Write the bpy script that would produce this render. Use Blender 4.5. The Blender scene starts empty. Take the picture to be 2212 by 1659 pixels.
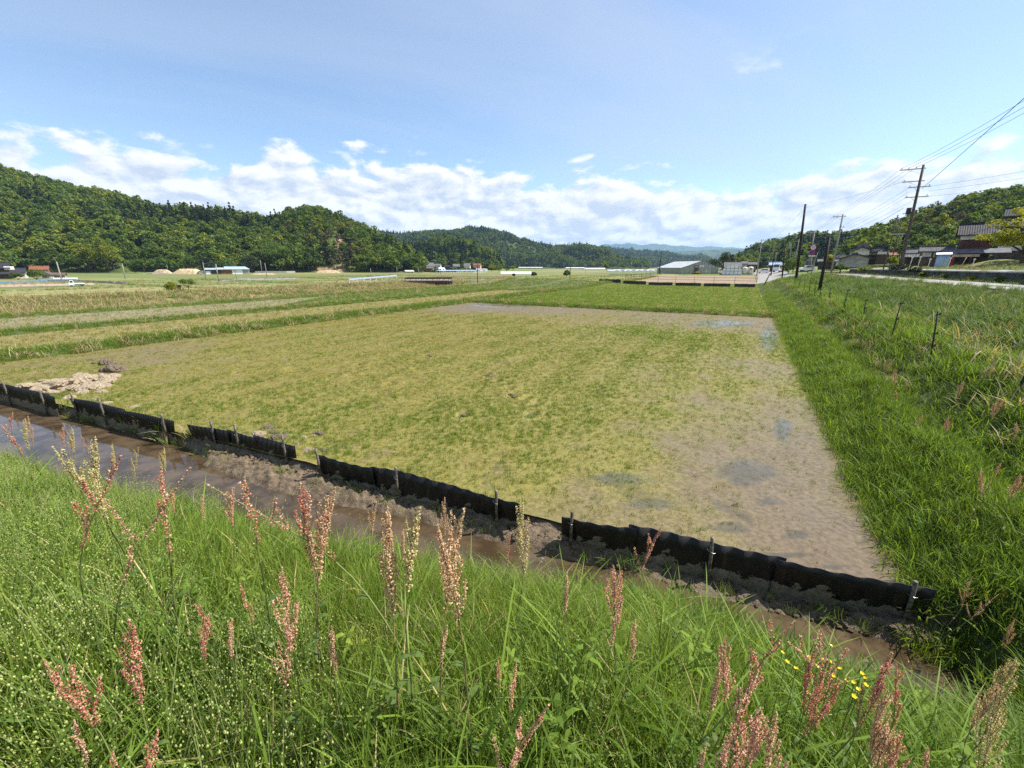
import bpy, bmesh, math, random
import numpy as np
from mathutils import Vector, Matrix, Quaternion

SC = bpy.context.scene
COL = SC.collection
rng = np.random.default_rng(7)
random.seed(7)
R = math.radians

# ------------------------------------------------------------------ camera
EYE = 3.6                       # height of the lens above the paddy mud (z = 0)
PITCH = math.atan(0.29244)
cam_d = bpy.data.cameras.new('camera')
cam_d.sensor_width = 36.0
cam_d.lens = 36.0 * 864.1 / 2212.0
cam_d.clip_start = 0.05
cam_d.clip_end = 60000
cam = bpy.data.objects.new('camera', cam_d)
cam.location = (0, 0, EYE)
cam.rotation_euler = (math.pi / 2 - PITCH, 0, 0)
COL.objects.link(cam)
SC.camera = cam

# ------------------------------------------------------------------ light
SUN_AZ, SUN_EL = R(80), R(54)    # azimuth clockwise from +Y
sun_dir = Vector((math.sin(SUN_AZ) * math.cos(SUN_EL), math.cos(SUN_AZ) * math.cos(SUN_EL), math.sin(SUN_EL)))
sl = bpy.data.lights.new('sun', 'SUN')
sl.energy = 5.0
sl.angle = R(0.53)
sl.color = (1.0, 0.93, 0.83)
so = bpy.data.objects.new('sun', sl)
so.rotation_euler = sun_dir.to_track_quat('Z', 'Y').to_euler()
so.location = (0, 0, 60)
COL.objects.link(so)

SC.view_settings.view_transform = 'Standard'
SC.view_settings.look = 'None'
SC.view_settings.gamma = 1.0
SC.view_settings.use_curve_mapping = False
SC.view_settings.exposure = 0.9
SC.render.engine = 'CYCLES'
SC.cycles.max_bounces = 8
SC.cycles.diffuse_bounces = 3
SC.cycles.glossy_bounces = 3
SC.cycles.transmission_bounces = 4
SC.cycles.transparent_max_bounces = 8
SC.cycles.volume_bounces = 1
SC.cycles.use_denoising = False
SC.cycles.sample_clamp_indirect = 6.0


class NT:
    """small helper to write node trees as expressions"""
    def __init__(self, tree):
        self.t = tree
        self.n = tree.nodes
        self.l = tree.links

    def new(self, typ, **kw):
        nd = self.n.new(typ)
        for k, v in kw.items():
            setattr(nd, k, v)
        return nd

    def put(self, sock, val):
        if val is None:
            return
        if isinstance(val, bpy.types.NodeSocket):
            self.l.new(val, sock)
        else:
            if sock.type == 'RGBA' and len(val) == 3:
                val = (*val, 1)
            sock.default_value = val

    def m(self, op, a, b=None, c=None, clamp=False):
        nd = self.new('ShaderNodeMath', operation=op, use_clamp=clamp)
        self.put(nd.inputs[0], a)
        if b is not None: self.put(nd.inputs[1], b)
        if c is not None: self.put(nd.inputs[2], c)
        return nd.outputs[0]

    def vm(self, op, a, b=None, s=None):
        nd = self.new('ShaderNodeVectorMath', operation=op)
        self.put(nd.inputs[0], a)
        if b is not None: self.put(nd.inputs[1], b)
        if s is not None: self.put(nd.inputs['Scale'], s)
        return nd.outputs['Value'] if op in ('LENGTH', 'DISTANCE', 'DOT_PRODUCT') else nd.outputs[0]

    def xyz(self, x, y, z=0.0):
        nd = self.new('ShaderNodeCombineXYZ')
        for i, v in enumerate((x, y, z)): self.put(nd.inputs[i], v)
        return nd.outputs[0]

    def sep(self, v):
        nd = self.new('ShaderNodeSeparateXYZ')
        self.put(nd.inputs[0], v)
        return nd.outputs

    def noise(self, vec, scale, detail=4, rough=0.5, dist=0.0, lac=2.0):
        nd = self.new('ShaderNodeTexNoise')
        self.put(nd.inputs['Vector'], vec)
        self.put(nd.inputs['Scale'], scale)
        nd.inputs['Detail'].default_value = detail
        nd.inputs['Roughness'].default_value = rough
        nd.inputs['Distortion'].default_value = dist
        nd.inputs['Lacunarity'].default_value = lac
        return nd.outputs['Fac']

    def mix(self, f, a, b, blend='MIX'):
        nd = self.new('ShaderNodeMix', data_type='RGBA', blend_type=blend)
        self.put(nd.inputs[0], f)
        self.put(nd.inputs[6], a)
        self.put(nd.inputs[7], b)
        return nd.outputs[2]

    def ss(self, x, lo, hi):
        nd = self.new('ShaderNodeMapRange', interpolation_type='SMOOTHSTEP')
        self.put(nd.inputs[0], x)
        self.put(nd.inputs[1], lo)
        self.put(nd.inputs[2], hi)
        return nd.outputs[0]

    def lin(self, x, lo, hi, a=0.0, b=1.0):
        nd = self.new('ShaderNodeMapRange')
        self.put(nd.inputs[0], x)
        nd.inputs[1].default_value = lo
        nd.inputs[2].default_value = hi
        nd.inputs[3].default_value = a
        nd.inputs[4].default_value = b
        return nd.outputs[0]

    def ramp(self, f, stops):
        nd = self.new('ShaderNodeValToRGB')
        self.put(nd.inputs[0], f)
        e = nd.color_ramp.elements
        while len(e) < len(stops): e.new(0.5)
        for i, (p, c) in enumerate(stops):
            e[i].position = p
            e[i].color = (*c, 1)
        return nd.outputs[0]

    def curve(self, x, pts):
        nd = self.new('ShaderNodeFloatCurve')
        self.put(nd.inputs['Value'], x)
        cv = nd.mapping.curves[0]
        cv.points[0].location = pts[0]
        cv.points[1].location = pts[-1]
        for p in pts[1:-1]: cv.points.new(*p)
        nd.mapping.update()
        return nd.outputs[0]


# ------------------------------------------------------------------ picture geometry (surveying helpers)
F_PX, CX, CY = 864.1, 1106.0, 829.5
CP, SP = math.cos(PITCH), math.sin(PITCH)

def ray(x, y):
    a = (x - CX) / F_PX
    b = (CY - y) / F_PX
    return a, CP + b * SP, -SP + b * CP

def at(x, y, z=0.0):
    a, b, c = ray(x, y)
    t = (z - EYE) / c
    return Vector((a * t, b * t, z))

def atd(x, y, t):
    a, b, c = ray(x, y)
    return Vector((a * t, b * t, EYE + c * t))

# field frame: u runs along the near barrier, v away along the field
UA = R(-29.5)
UX, UY = math.cos(UA), math.sin(UA)
def to_uv(X, Y): return X * UX + Y * UY, -X * UY + Y * UX
def to_xy(u, v): return u * UX - v * UY, u * UY + v * UX

# ------------------------------------------------------------------ sky
world = bpy.data.worlds.new('World')
SC.world = world
world.use_nodes = True
wt = world.node_tree
wt.nodes.clear()
W = NT(wt)
sky = W.new('ShaderNodeTexSky', sky_type='NISHITA')
sky.sun_disc = False
sky.sun_elevation = SUN_EL
sky.sun_rotation = SUN_AZ
sky.altitude = 100
sky.air_density = 1.0
sky.dust_density = 0.25
sky.ozone_density = 2.0
tc = W.new('ShaderNodeTexCoord')
D = W.vm('NORMALIZE', tc.outputs['Generated'])
dx, dy, dz = W.sep(D)
az = W.m('ARCTAN2', dx, dy)
el = W.m('ARCSINE', dz)
tops = [(-400, 300), (0, 322), (60, 335), (150, 316), (330, 326), (420, 352), (470, 356), (545, 372), (600, 330), (700, 348), (830, 356),
        (940, 366), (1040, 378), (1075, 388), (1150, 408), (1230, 398), (1320, 382), (1400, 386), (1500, 400), (1600, 412),
        (1700, 404), (1760, 386), (1860, 380), (1950, 362), (2050, 340), (2130, 318), (2212, 312), (2500, 300)]
pts = []
for x, y in tops:
    a, b, c = ray(x, y)
    pts.append(((math.atan2(a, b) + 1.4) / 2.8, math.atan2(c, math.hypot(a, b)) / 0.5))
pts = [(0.0, 0.4)] + pts + [(1.0, 0.45)]
azn = W.m('DIVIDE', W.m('ADD', az, 1.4), 2.8)
top = W.m('MULTIPLY', W.curve(azn, pts), 0.5)
base_c = W.xyz(az, W.m('MULTIPLY', el, 1.9), 0.37)
warp = W.noise(base_c, 5.0, 3, 0.5)
wv = W.vm('ADD', base_c, W.xyz(W.m('MULTIPLY', W.m('SUBTRACT', warp, 0.5), 0.10), W.m('MULTIPLY', W.m('SUBTRACT', warp, 0.5), 0.07)))
n1 = W.noise(wv, 12.5, 10, 0.55)
n2 = W.noise(W.vm('ADD', wv, (0.012, 0.022, 0.0)), 12.5, 6, 0.55)
env = W.m('DIVIDE', W.m('SUBTRACT', top, el), 0.075)
envc = W.m('MINIMUM', W.m('MAXIMUM', env, -2.0), 0.9)
dens = W.m('ADD', W.m('MULTIPLY', W.m('SUBTRACT', n1, 0.5), 2.7), W.m('MULTIPLY', W.m('SUBTRACT', envc, -0.22), 0.95))
alpha = W.ss(dens, 0.02, 0.44)
# brightness of the cloud: lit towards the sun, grey under-sides in thick parts
lit = W.m('MULTIPLY', W.m('SUBTRACT', n1, n2), 5.0)
thick = W.ss(dens, 0.25, 1.25)
big = W.noise(W.xyz(az, W.m('MULTIPLY', el, 3.2), 4.1), 7.0, 3, 0.5)
shade = W.m('ADD', W.m('ADD', lit, 0.74), W.m('MULTIPLY', thick, W.lin(big, 0.35, 0.65, -0.62, 0.05)), clamp=True)
ccol = W.mix(shade, (3.3, 3.7, 4.35), (5.6, 5.6, 5.6))
# thin high cloud: stretched streaks, denser to the sun side
hp = W.vm('DIVIDE', D, W.xyz(W.m('ADD', dz, 0.12), W.m('ADD', dz, 0.12), 1.0))
hx, hy, hz = W.sep(hp)
rx = W.m('ADD', W.m('MULTIPLY', hx, 0.82), W.m('MULTIPLY', hy, 0.57))
ry = W.m('ADD', W.m('MULTIPLY', hx, -0.57), W.m('MULTIPLY', hy, 0.82))
ci = W.noise(W.xyz(W.m('MULTIPLY', rx, 0.35), ry, 1.0), 0.9, 6, 0.55, 0.6)
sunf = W.vm('DOT_PRODUCT', D, tuple(sun_dir))
veil = W.m('MULTIPLY', W.ss(ci, 0.42, 0.66), W.lin(sunf, -0.1, 0.9, 0.34, 0.58))
veil = W.m('ADD', veil, W.m('MULTIPLY', W.ss(sunf, 0.1, 1.0), 0.30), clamp=True)
# few stray puffs above the bank
pf = W.noise(W.xyz(az, W.m('MULTIPLY', el, 2.2), 9.3), 11.0, 9, 0.6)
pz = W.noise(W.xyz(az, el, 2.2), 3.2, 1, 0.5)
pa = W.m('MULTIPLY', W.ss(W.m('ADD', W.m('MULTIPLY', pf, 1.0), W.m('MULTIPLY', pz, 0.8)), 1.09, 1.25), W.ss(el, 0.40, 0.28))
pa = W.m('MULTIPLY', pa, 0.75)
c0 = W.mix(W.m('MULTIPLY', veil, 0.75), sky.outputs[0], (3.3, 3.75, 4.45))
c1 = W.mix(pa, c0, (5.6, 5.8, 6.1))
hor = W.m('MULTIPLY', W.ss(el, 0.16, 0.0), 0.35)
c1 = W.mix(hor, c1, (3.7, 4.1, 4.7))
below = W.ss(el, -0.03, 0.02)
c2 = W.mix(W.m('MULTIPLY', alpha, below), c1, ccol)
bg = W.new('ShaderNodeBackground')
W.put(bg.inputs[0], c2)
bg.inputs[1].default_value = 0.108
wo = W.new('ShaderNodeOutputWorld')
W.l.new(bg.outputs[0], wo.inputs[0])

# ------------------------------------------------------------------ object helpers
def tag(o, label=None, cat=None, group=None, kind=None):
    if label: o['label'] = label
    if cat: o['category'] = cat
    if group: o['group'] = group
    if kind: o['kind'] = kind
    return o

def empty(name, loc=(0, 0, 0), rz=0.0):
    o = bpy.data.objects.new(name, None)
    o.empty_display_size = 0.3
    o.location = loc
    o.rotation_euler = (0, 0, rz)
    COL.objects.link(o)
    return o

def link(name, me, mat=None, parent=None):
    o = bpy.data.objects.new(name, me)
    if mat is not None and len(me.materials) == 0: me.materials.append(mat)
    if parent is not None: o.parent = parent
    COL.objects.link(o)
    return o

def copy_tree(o, parent=None):
    c = o.copy()
    COL.objects.link(c)
    c.parent = parent
    for ch in list(o.children):
        copy_tree(ch, c)
    return c

def mesh(name, v, f, mat=None, smooth=False):
    me = bpy.data.meshes.new(name)
    me.from_pydata([tuple(p) for p in v], [], f)
    if mat is not None: me.materials.append(mat)
    if smooth: me.polygons.foreach_set('use_smooth', [True] * len(me.polygons))
    me.update()
    return me

class MB:
    """collects boxes, bars, tubes and sheets and links them as one mesh object"""
    def __init__(self):
        self.v, self.f = [], []

    def add(self, v, f):
        n = len(self.v)
        self.v += [Vector(p) for p in v]
        self.f += [tuple(i + n for i in q) for q in f]
        return self

    def box(self, x0, x1, y0, y1, z0, z1, M=None):
        v = [Vector(p) for p in ((x0, y0, z0), (x1, y0, z0), (x1, y1, z0), (x0, y1, z0), (x0, y0, z1), (x1, y0, z1), (x1, y1, z1), (x0, y1, z1))]
        if M is not None: v = [M @ p for p in v]
        return self.add(v, [(3, 2, 1, 0), (4, 5, 6, 7), (0, 1, 5, 4), (1, 2, 6, 5), (2, 3, 7, 6), (3, 0, 4, 7)])

    def tube(self, pts, r, seg=8, cap=True):
        pts = [Vector(p) for p in pts]
        rr = r if hasattr(r, '__len__') else [r] * len(pts)
        v, f = [], []
        for i, p in enumerate(pts):
            d = (pts[min(i + 1, len(pts) - 1)] - pts[max(i - 1, 0)])
            d = d.normalized() if d.length > 1e-9 else Vector((0, 0, 1))
            a = d.orthogonal().normalized() if abs(d.z) > 0.99 else d.cross(Vector((0, 0, 1))).normalized()
            b = d.cross(a)
            for k in range(seg):
                t = 2 * math.pi * k / seg
                v.append(p + (a * math.cos(t) + b * math.sin(t)) * rr[i])
        for i in range(len(pts) - 1):
            for k in range(seg):
                k2 = (k + 1) % seg
                f.append((i * seg + k, i * seg + k2, (i + 1) * seg + k2, (i + 1) * seg + k))
        if cap:
            f.append(tuple(range(seg))[::-1])
            f.append(tuple((len(pts) - 1) * seg + k for k in range(seg)))
        return self.add(v, f)

    def lathe(self, prof, seg=12, M=None, cap=True):
        v, f = [], []
        for (r, z) in prof:
            for k in range(seg):
                t = 2 * math.pi * k / seg
                p = Vector((r * math.cos(t), r * math.sin(t), z))
                v.append(M @ p if M is not None else p)
        for i in range(len(prof) - 1):
            for k in range(seg):
                k2 = (k + 1) % seg
                f.append((i * seg + k, i * seg + k2, (i + 1) * seg + k2, (i + 1) * seg + k))
        if cap:
            f.append(tuple(range(seg))[::-1])
            f.append(tuple((len(prof) - 1) * seg + k for k in range(seg)))
        return self.add(v, f)

    def prism(self, poly, y0, y1, M=None):
        """poly in the x-z plane, extruded along y"""
        n = len(poly)
        v = [Vector((x, y0, z)) for x, z in poly] + [Vector((x, y1, z)) for x, z in poly]
        if M is not None: v = [M @ p for p in v]
        f = [tuple(range(n)), tuple(range(2 * n - 1, n - 1, -1))]
        for i in range(n):
            j = (i + 1) % n
            f.append((i, i + n, j + n, j))
        return self.add(v, f)

    def build(self, name, mat, parent=None, smooth=False):
        me = mesh(name, self.v, self.f, mat, smooth)
        bm = bmesh.new(); bm.from_mesh(me)
        bmesh.ops.recalc_face_normals(bm, faces=bm.faces)
        bm.to_mesh(me); bm.free()
        return link(name, me, None, parent)

# ------------------------------------------------------------------ numpy noise
def _hash(ix, iy, seed):
    h = (ix.astype(np.int64) * 374761393 + iy.astype(np.int64) * 668265263 + seed * 974711) & 0xFFFFFFFF
    h = ((h ^ (h >> 13)) * 1274126177) & 0xFFFFFFFF
    return ((h ^ (h >> 16)) & 0xFFFFFF) / float(0xFFFFFF)

def vnoise(x, y, seed=0):
    x = np.asarray(x, float); y = np.asarray(y, float)
    ix, iy = np.floor(x), np.floor(y)
    fx, fy = x - ix, y - iy
    fx = fx * fx * (3 - 2 * fx); fy = fy * fy * (3 - 2 * fy)
    a, b = _hash(ix, iy, seed), _hash(ix + 1, iy, seed)
    c, d = _hash(ix, iy + 1, seed), _hash(ix + 1, iy + 1, seed)
    return (a * (1 - fx) + b * fx) * (1 - fy) + (c * (1 - fx) + d * fx) * fy

def fbm(x, y, seed=0, oct=4, gain=0.5):
    s, a, t = 0.0, 1.0, 0.0
    x = np.asarray(x, float); y = np.asarray(y, float)
    for i in range(oct):
        s = s + a * vnoise(x * 2 ** i + 17.3 * i, y * 2 ** i - 9.1 * i, seed + i)
        t += a
        a *= gain
    return s / t

def sstep(x, a, b):
    t = np.clip((np.asarray(x, float) - a) / (b - a), 0, 1)
    return t * t * (3 - 2 * t)

# ------------------------------------------------------------------ materials
def new_mat(name):
    m = bpy.data.materials.new(name)
    m.use_nodes = True
    t = m.node_tree
    t.nodes.clear()
    n = NT(t)
    out = n.new('ShaderNodeOutputMaterial')
    return m, n, out

def principled(n, col, rough=0.6, metal=0.0, spec=0.5, normal=None, alpha=None):
    p = n.new('ShaderNodeBsdfPrincipled')
    n.put(p.inputs['Base Color'], col)
    n.put(p.inputs['Roughness'], rough)
    p.inputs['Metallic'].default_value = metal
    p.inputs['Specular IOR Level'].default_value = spec
    if normal is not None: n.put(p.inputs['Normal'], normal)
    return p

def bump(n, h, strength=0.5, dist=0.02):
    b = n.new('ShaderNodeBump')
    b.inputs['Strength'].default_value = strength
    b.inputs['Distance'].default_value = dist
    n.put(b.inputs['Height'], h)
    return b.outputs[0]

def M_simple(name, col, rough=0.6, metal=0.0, var=0.15, scale=6.0, spec=0.4, bmp=0.0, col2=None):
    m, n, out = new_mat(name)
    tcn = n.new('ShaderNodeTexCoord')
    nz = n.noise(tcn.outputs['Object'], scale, 5, 0.6)
    oi = n.new('ShaderNodeObjectInfo')
    c2 = col2 if col2 else tuple(c * (1 - var * 2.2) for c in col)
    c = n.mix(n.ss(nz, 0.3, 0.72), c2, tuple(min(1, x * (1 + var)) for x in col))
    nrm = bump(n, nz, 0.6, bmp) if bmp else None
    p = principled(n, c, rough, metal, spec, nrm)
    n.l.new(p.outputs[0], out.inputs[0])
    return m

def M_leaf(name, cols, trans=0.4, rough=0.5, spec=0.35, patch=0.0, patch_scale=0.08, root=None, tcol=None, hue=0.06):
    """foliage: colour picked per instance from cols, light shining through"""
    m, n, out = new_mat(name)
    oi = n.new('ShaderNodeObjectInfo')
    k = len(cols)
    stops = [(i / max(1, k - 1), c) for i, c in enumerate(cols)]
    f = oi.outputs['Random']
    if patch:
        pz = n.noise(oi.outputs['Location'], patch_scale, 3, 0.5)
        f = n.m('ADD', n.m('MULTIPLY', f, 1 - patch), n.m('MULTIPLY', n.lin(pz, 0.3, 0.7), patch), clamp=True)
    c = n.ramp(f, stops)
    a = n.new('ShaderNodeAttribute', attribute_name='tone')
    c = n.mix(1.0, c, n.ramp(a.outputs['Fac'], [(0.0, (0.55, 0.55, 0.55)), (0.5, (1, 1, 1)), (1.0, (1.3, 1.25, 1.05))]), 'MULTIPLY')
    if root is not None:
        tp = n.new('ShaderNodeAttribute', attribute_name='tip')
        c = n.mix(n.ss(tp.outputs['Fac'], 0.45, 0.0), c, root)
    p = principled(n, c, rough, 0, spec)
    tr = n.new('ShaderNodeBsdfTranslucent')
    n.put(tr.inputs[0], n.mix(1.0, c, tcol or (1.35, 1.25, 0.6), 'MULTIPLY'))
    mx = n.new('ShaderNodeMixShader')
    mx.inputs[0].default_value = trans
    n.l.new(p.outputs[0], mx.inputs[1])
    n.l.new(tr.outputs[0], mx.inputs[2])
    n.l.new(mx.outputs[0], out.inputs[0])
    return m

# ------------------------------------------------------------------ scattering with geometry nodes
PROTO_N = [0]
def proto_collection(meshes):
    c = bpy.data.collections.new('prototypes')
    for i, me in enumerate(meshes):
        PROTO_N[0] += 1
        o = bpy.data.objects.new('%05d_%s' % (PROTO_N[0], me.name), me)
        c.objects.link(o)
    return c

def scatter(name, pts, rot, scl, idx, coll, label=None, cat=None, kind='stuff', parent=None):
    N = len(pts)
    me = bpy.data.meshes.new(name)
    me.vertices.add(N)
    me.vertices.foreach_set('co', np.asarray(pts, np.float32).ravel())
    a = me.attributes.new('rot', 'FLOAT_VECTOR', 'POINT'); a.data.foreach_set('vector', np.asarray(rot, np.float32).ravel())
    a = me.attributes.new('scl', 'FLOAT_VECTOR', 'POINT')
    s = np.asarray(scl, np.float32)
    if s.ndim == 1: s = np.stack([s, s, s], 1)
    a.data.foreach_set('vector', s.ravel())
    a = me.attributes.new('pid', 'INT', 'POINT'); a.data.foreach_set('value', np.asarray(idx, np.int32))
    ng = bpy.data.node_groups.new(name + '_scatter', 'GeometryNodeTree')
    ng.interface.new_socket('Geometry', in_out='INPUT', socket_type='NodeSocketGeometry')
    ng.interface.new_socket('Geometry', in_out='OUTPUT', socket_type='NodeSocketGeometry')
    gi = ng.nodes.new('NodeGroupInput'); go = ng.nodes.new('NodeGroupOutput')
    ip = ng.nodes.new('GeometryNodeInstanceOnPoints')
    ci = ng.nodes.new('GeometryNodeCollectionInfo')
    ci.inputs['Collection'].default_value = coll
    ci.inputs['Separate Children'].default_value = True
    ci.inputs['Reset Children'].default_value = True
    ip.inputs['Pick Instance'].default_value = True
    def attr(nm, dt):
        nd = ng.nodes.new('GeometryNodeInputNamedAttribute')
        nd.data_type = dt
        nd.inputs['Name'].default_value = nm
        return nd.outputs['Attribute']
    ng.links.new(gi.outputs[0], ip.inputs['Points'])
    ng.links.new(ci.outputs[0], ip.inputs['Instance'])
    ng.links.new(attr('pid', 'INT'), ip.inputs['Instance Index'])
    ng.links.new(attr('rot', 'FLOAT_VECTOR'), ip.inputs['Rotation'])
    ng.links.new(attr('scl', 'FLOAT_VECTOR'), ip.inputs['Scale'])
    ng.links.new(ip.outputs[0], go.inputs[0])
    o = link(name, me, None, parent)
    md = o.modifiers.new('scatter', 'NODES')
    md.node_group = ng
    return tag(o, label, cat, None, kind)

def rand_rot(N, tilt, g):
    r = np.zeros((N, 3))
    r[:, 0] = g.normal(0, tilt, N); r[:, 1] = g.normal(0, tilt, N); r[:, 2] = g.uniform(0, 2 * math.pi, N)
    return r

# ------------------------------------------------------------------ plant geometry
def set_attr(me, nm, vals):
    a = me.attributes.new(nm, 'FLOAT', 'POINT')
    a.data.foreach_set('value', np.asarray(vals, np.float32))

def grass_clump(name, n, h, w, spread, lean, mat, g, lv=(0.0, 0.4, 0.75), fold=0.0):
    V, Fc, tip, tone = [], [], [], []
    for i in range(n):
        a = g.uniform(0, 2 * math.pi); rr = spread * math.sqrt(g.uniform())
        bx, by = rr * math.cos(a), rr * math.sin(a)
        d = g.uniform(0, 2 * math.pi)
        dirx, diry = math.cos(d), math.sin(d)
        hh = g.uniform(h[0], h[1]); ww = g.uniform(w[0], w[1]) / 2
        le = g.uniform(lean[0], lean[1])
        f = d + math.pi / 2 + g.normal(0, 0.4)
        sx, sy = math.cos(f), math.sin(f)
        n0 = len(V); tn = g.uniform()
        for s in lv:
            ww_s = ww * (1 - s * 0.55) * (0.7 + 0.6 * min(1, s * 3))
            k = le * s * s
            px, py, pz = bx + dirx * k * hh, by + diry * k * hh, hh * (s - 0.42 * le * s * s)
            V.append((px - sx * ww_s, py - sy * ww_s, pz)); V.append((px + sx * ww_s, py + sy * ww_s, pz))
            tip += [s, s]; tone += [tn, tn]
        k = le
        V.append((bx + dirx * k * hh, by + diry * k * hh, hh * (1 - 0.42 * le))); tip.append(1); tone.append(tn)
        m = len(lv)
        for j in range(m - 1):
            q = n0 + 2 * j
            Fc.append((q, q + 1, q + 3, q + 2))
        q = n0 + 2 * (m - 1)
        Fc.append((q, q + 1, q + 2))
    me = mesh(name, V, Fc, mat, True)
    set_attr(me, 'tip', tip); set_attr(me, 'tone', tone)
    return me

def leaf_cloud(centers, radii, per, size, g, flat=0.75, mats=None):
    """leaf-sized faces on the skins of many small clumps; returns verts, faces, tone"""
    V, Fc, T = [], [], []
    for c, r in zip(centers, radii):
        tn0 = g.uniform(0.1, 0.9)
        for i in range(per):
            d = g.normal(0, 1, 3); d /= np.linalg.norm(d) + 1e-9
            rad = r * (0.55 + 0.5 * g.uniform() ** 0.5)
            p = np.array(c) + d * rad * np.array([1, 1, flat])
            nrm = d * 0.7 + g.normal(0, 0.55, 3) + np.array([0, 0, 0.35])
            nrm /= np.linalg.norm(nrm) + 1e-9
            a = np.cross(nrm, g.normal(0, 1, 3)); a /= np.linalg.norm(a) + 1e-9
            b = np.cross(nrm, a)
            s = size * g.uniform(0.6, 1.3)
            n0 = len(V)
            V += [p - a * s * 0.5, p + b * s * 0.34 + nrm * s * 0.06, p + a * s * 0.6, p - b * s * 0.34 + nrm * s * 0.06]
            Fc.append((n0, n0 + 1, n0 + 2, n0 + 3))
            tn = min(1, max(0, tn0 + g.normal(0, 0.2)))
            T += [tn] * 4
    return V, Fc, T

def crown_mesh(name, rx, rz, cz, nclump, per, leaf, mat, g, lumps=0.34, bottom=-0.5, shape='round'):
    cs, rs = [], []
    for i in range(nclump):
        for _ in range(60):
            d = g.normal(0, 1, 3); d /= np.linalg.norm(d)
            if d[2] > bottom: break
        q = g.uniform(0.45, 0.92)
        wob = 0.8 + 0.4 * g.uniform()
        if shape == 'cone':
            h = g.uniform() ** 1.3
            a = g.uniform(0, 2 * math.pi)
            rad = rx * (1 - h) * (0.55 + 0.5 * g.uniform())
            cs.append((rad * math.cos(a), rad * math.sin(a), cz - rz + 2 * rz * h))
            rs.append(rx * (0.42 * (1 - h) + 0.10))
        else:
            cs.append((d[0] * rx * q * wob, d[1] * rx * q * wob, cz + d[2] * rz * q * wob))
            rs.append(rx * lumps * g.uniform(0.7, 1.25))
    V, Fc, T = leaf_cloud(cs, rs, per, leaf, g)
    me = mesh(name, V, Fc, mat)
    set_attr(me, 'tone', T)
    return me

# ------------------------------------------------------------------ ground shape
BU = np.array([-80, -60, -25, -17.5, 2.6, 20.0])
def v_bar(u):                       # line of the near barrier
    return 4.93 + 0.133 * np.asarray(u, float)

PROF_U = [-400, -140, -110, -84, -76, -68, -63, -58, -52, -49.5, -47.5, -46.5, 2.15, 2.6, 3.2, 3.65, 4.1, 4.8, 5.5, 6.2, 7.2, 8.5, 10.2, 10.9, 14.3, 15.0, 16.3, 16.55, 20.0, 24, 40, 80, 200, 500]
PROF_Z = [0.6, -0.1, -0.4, -0.25, -0.2, -0.9, -1.5, -1.6, -1.2, -0.15, 0.12, 0.0, 0.0, 0.28, 0.62, 0.5, 0.74, 1.3, 1.42, 1.3, 1.55, 1.95, 2.35, 2.52, 2.50, 2.28, 2.28, 3.2, 3.32, 3.65, 4.3, 6.0, 9, 12]

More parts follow.
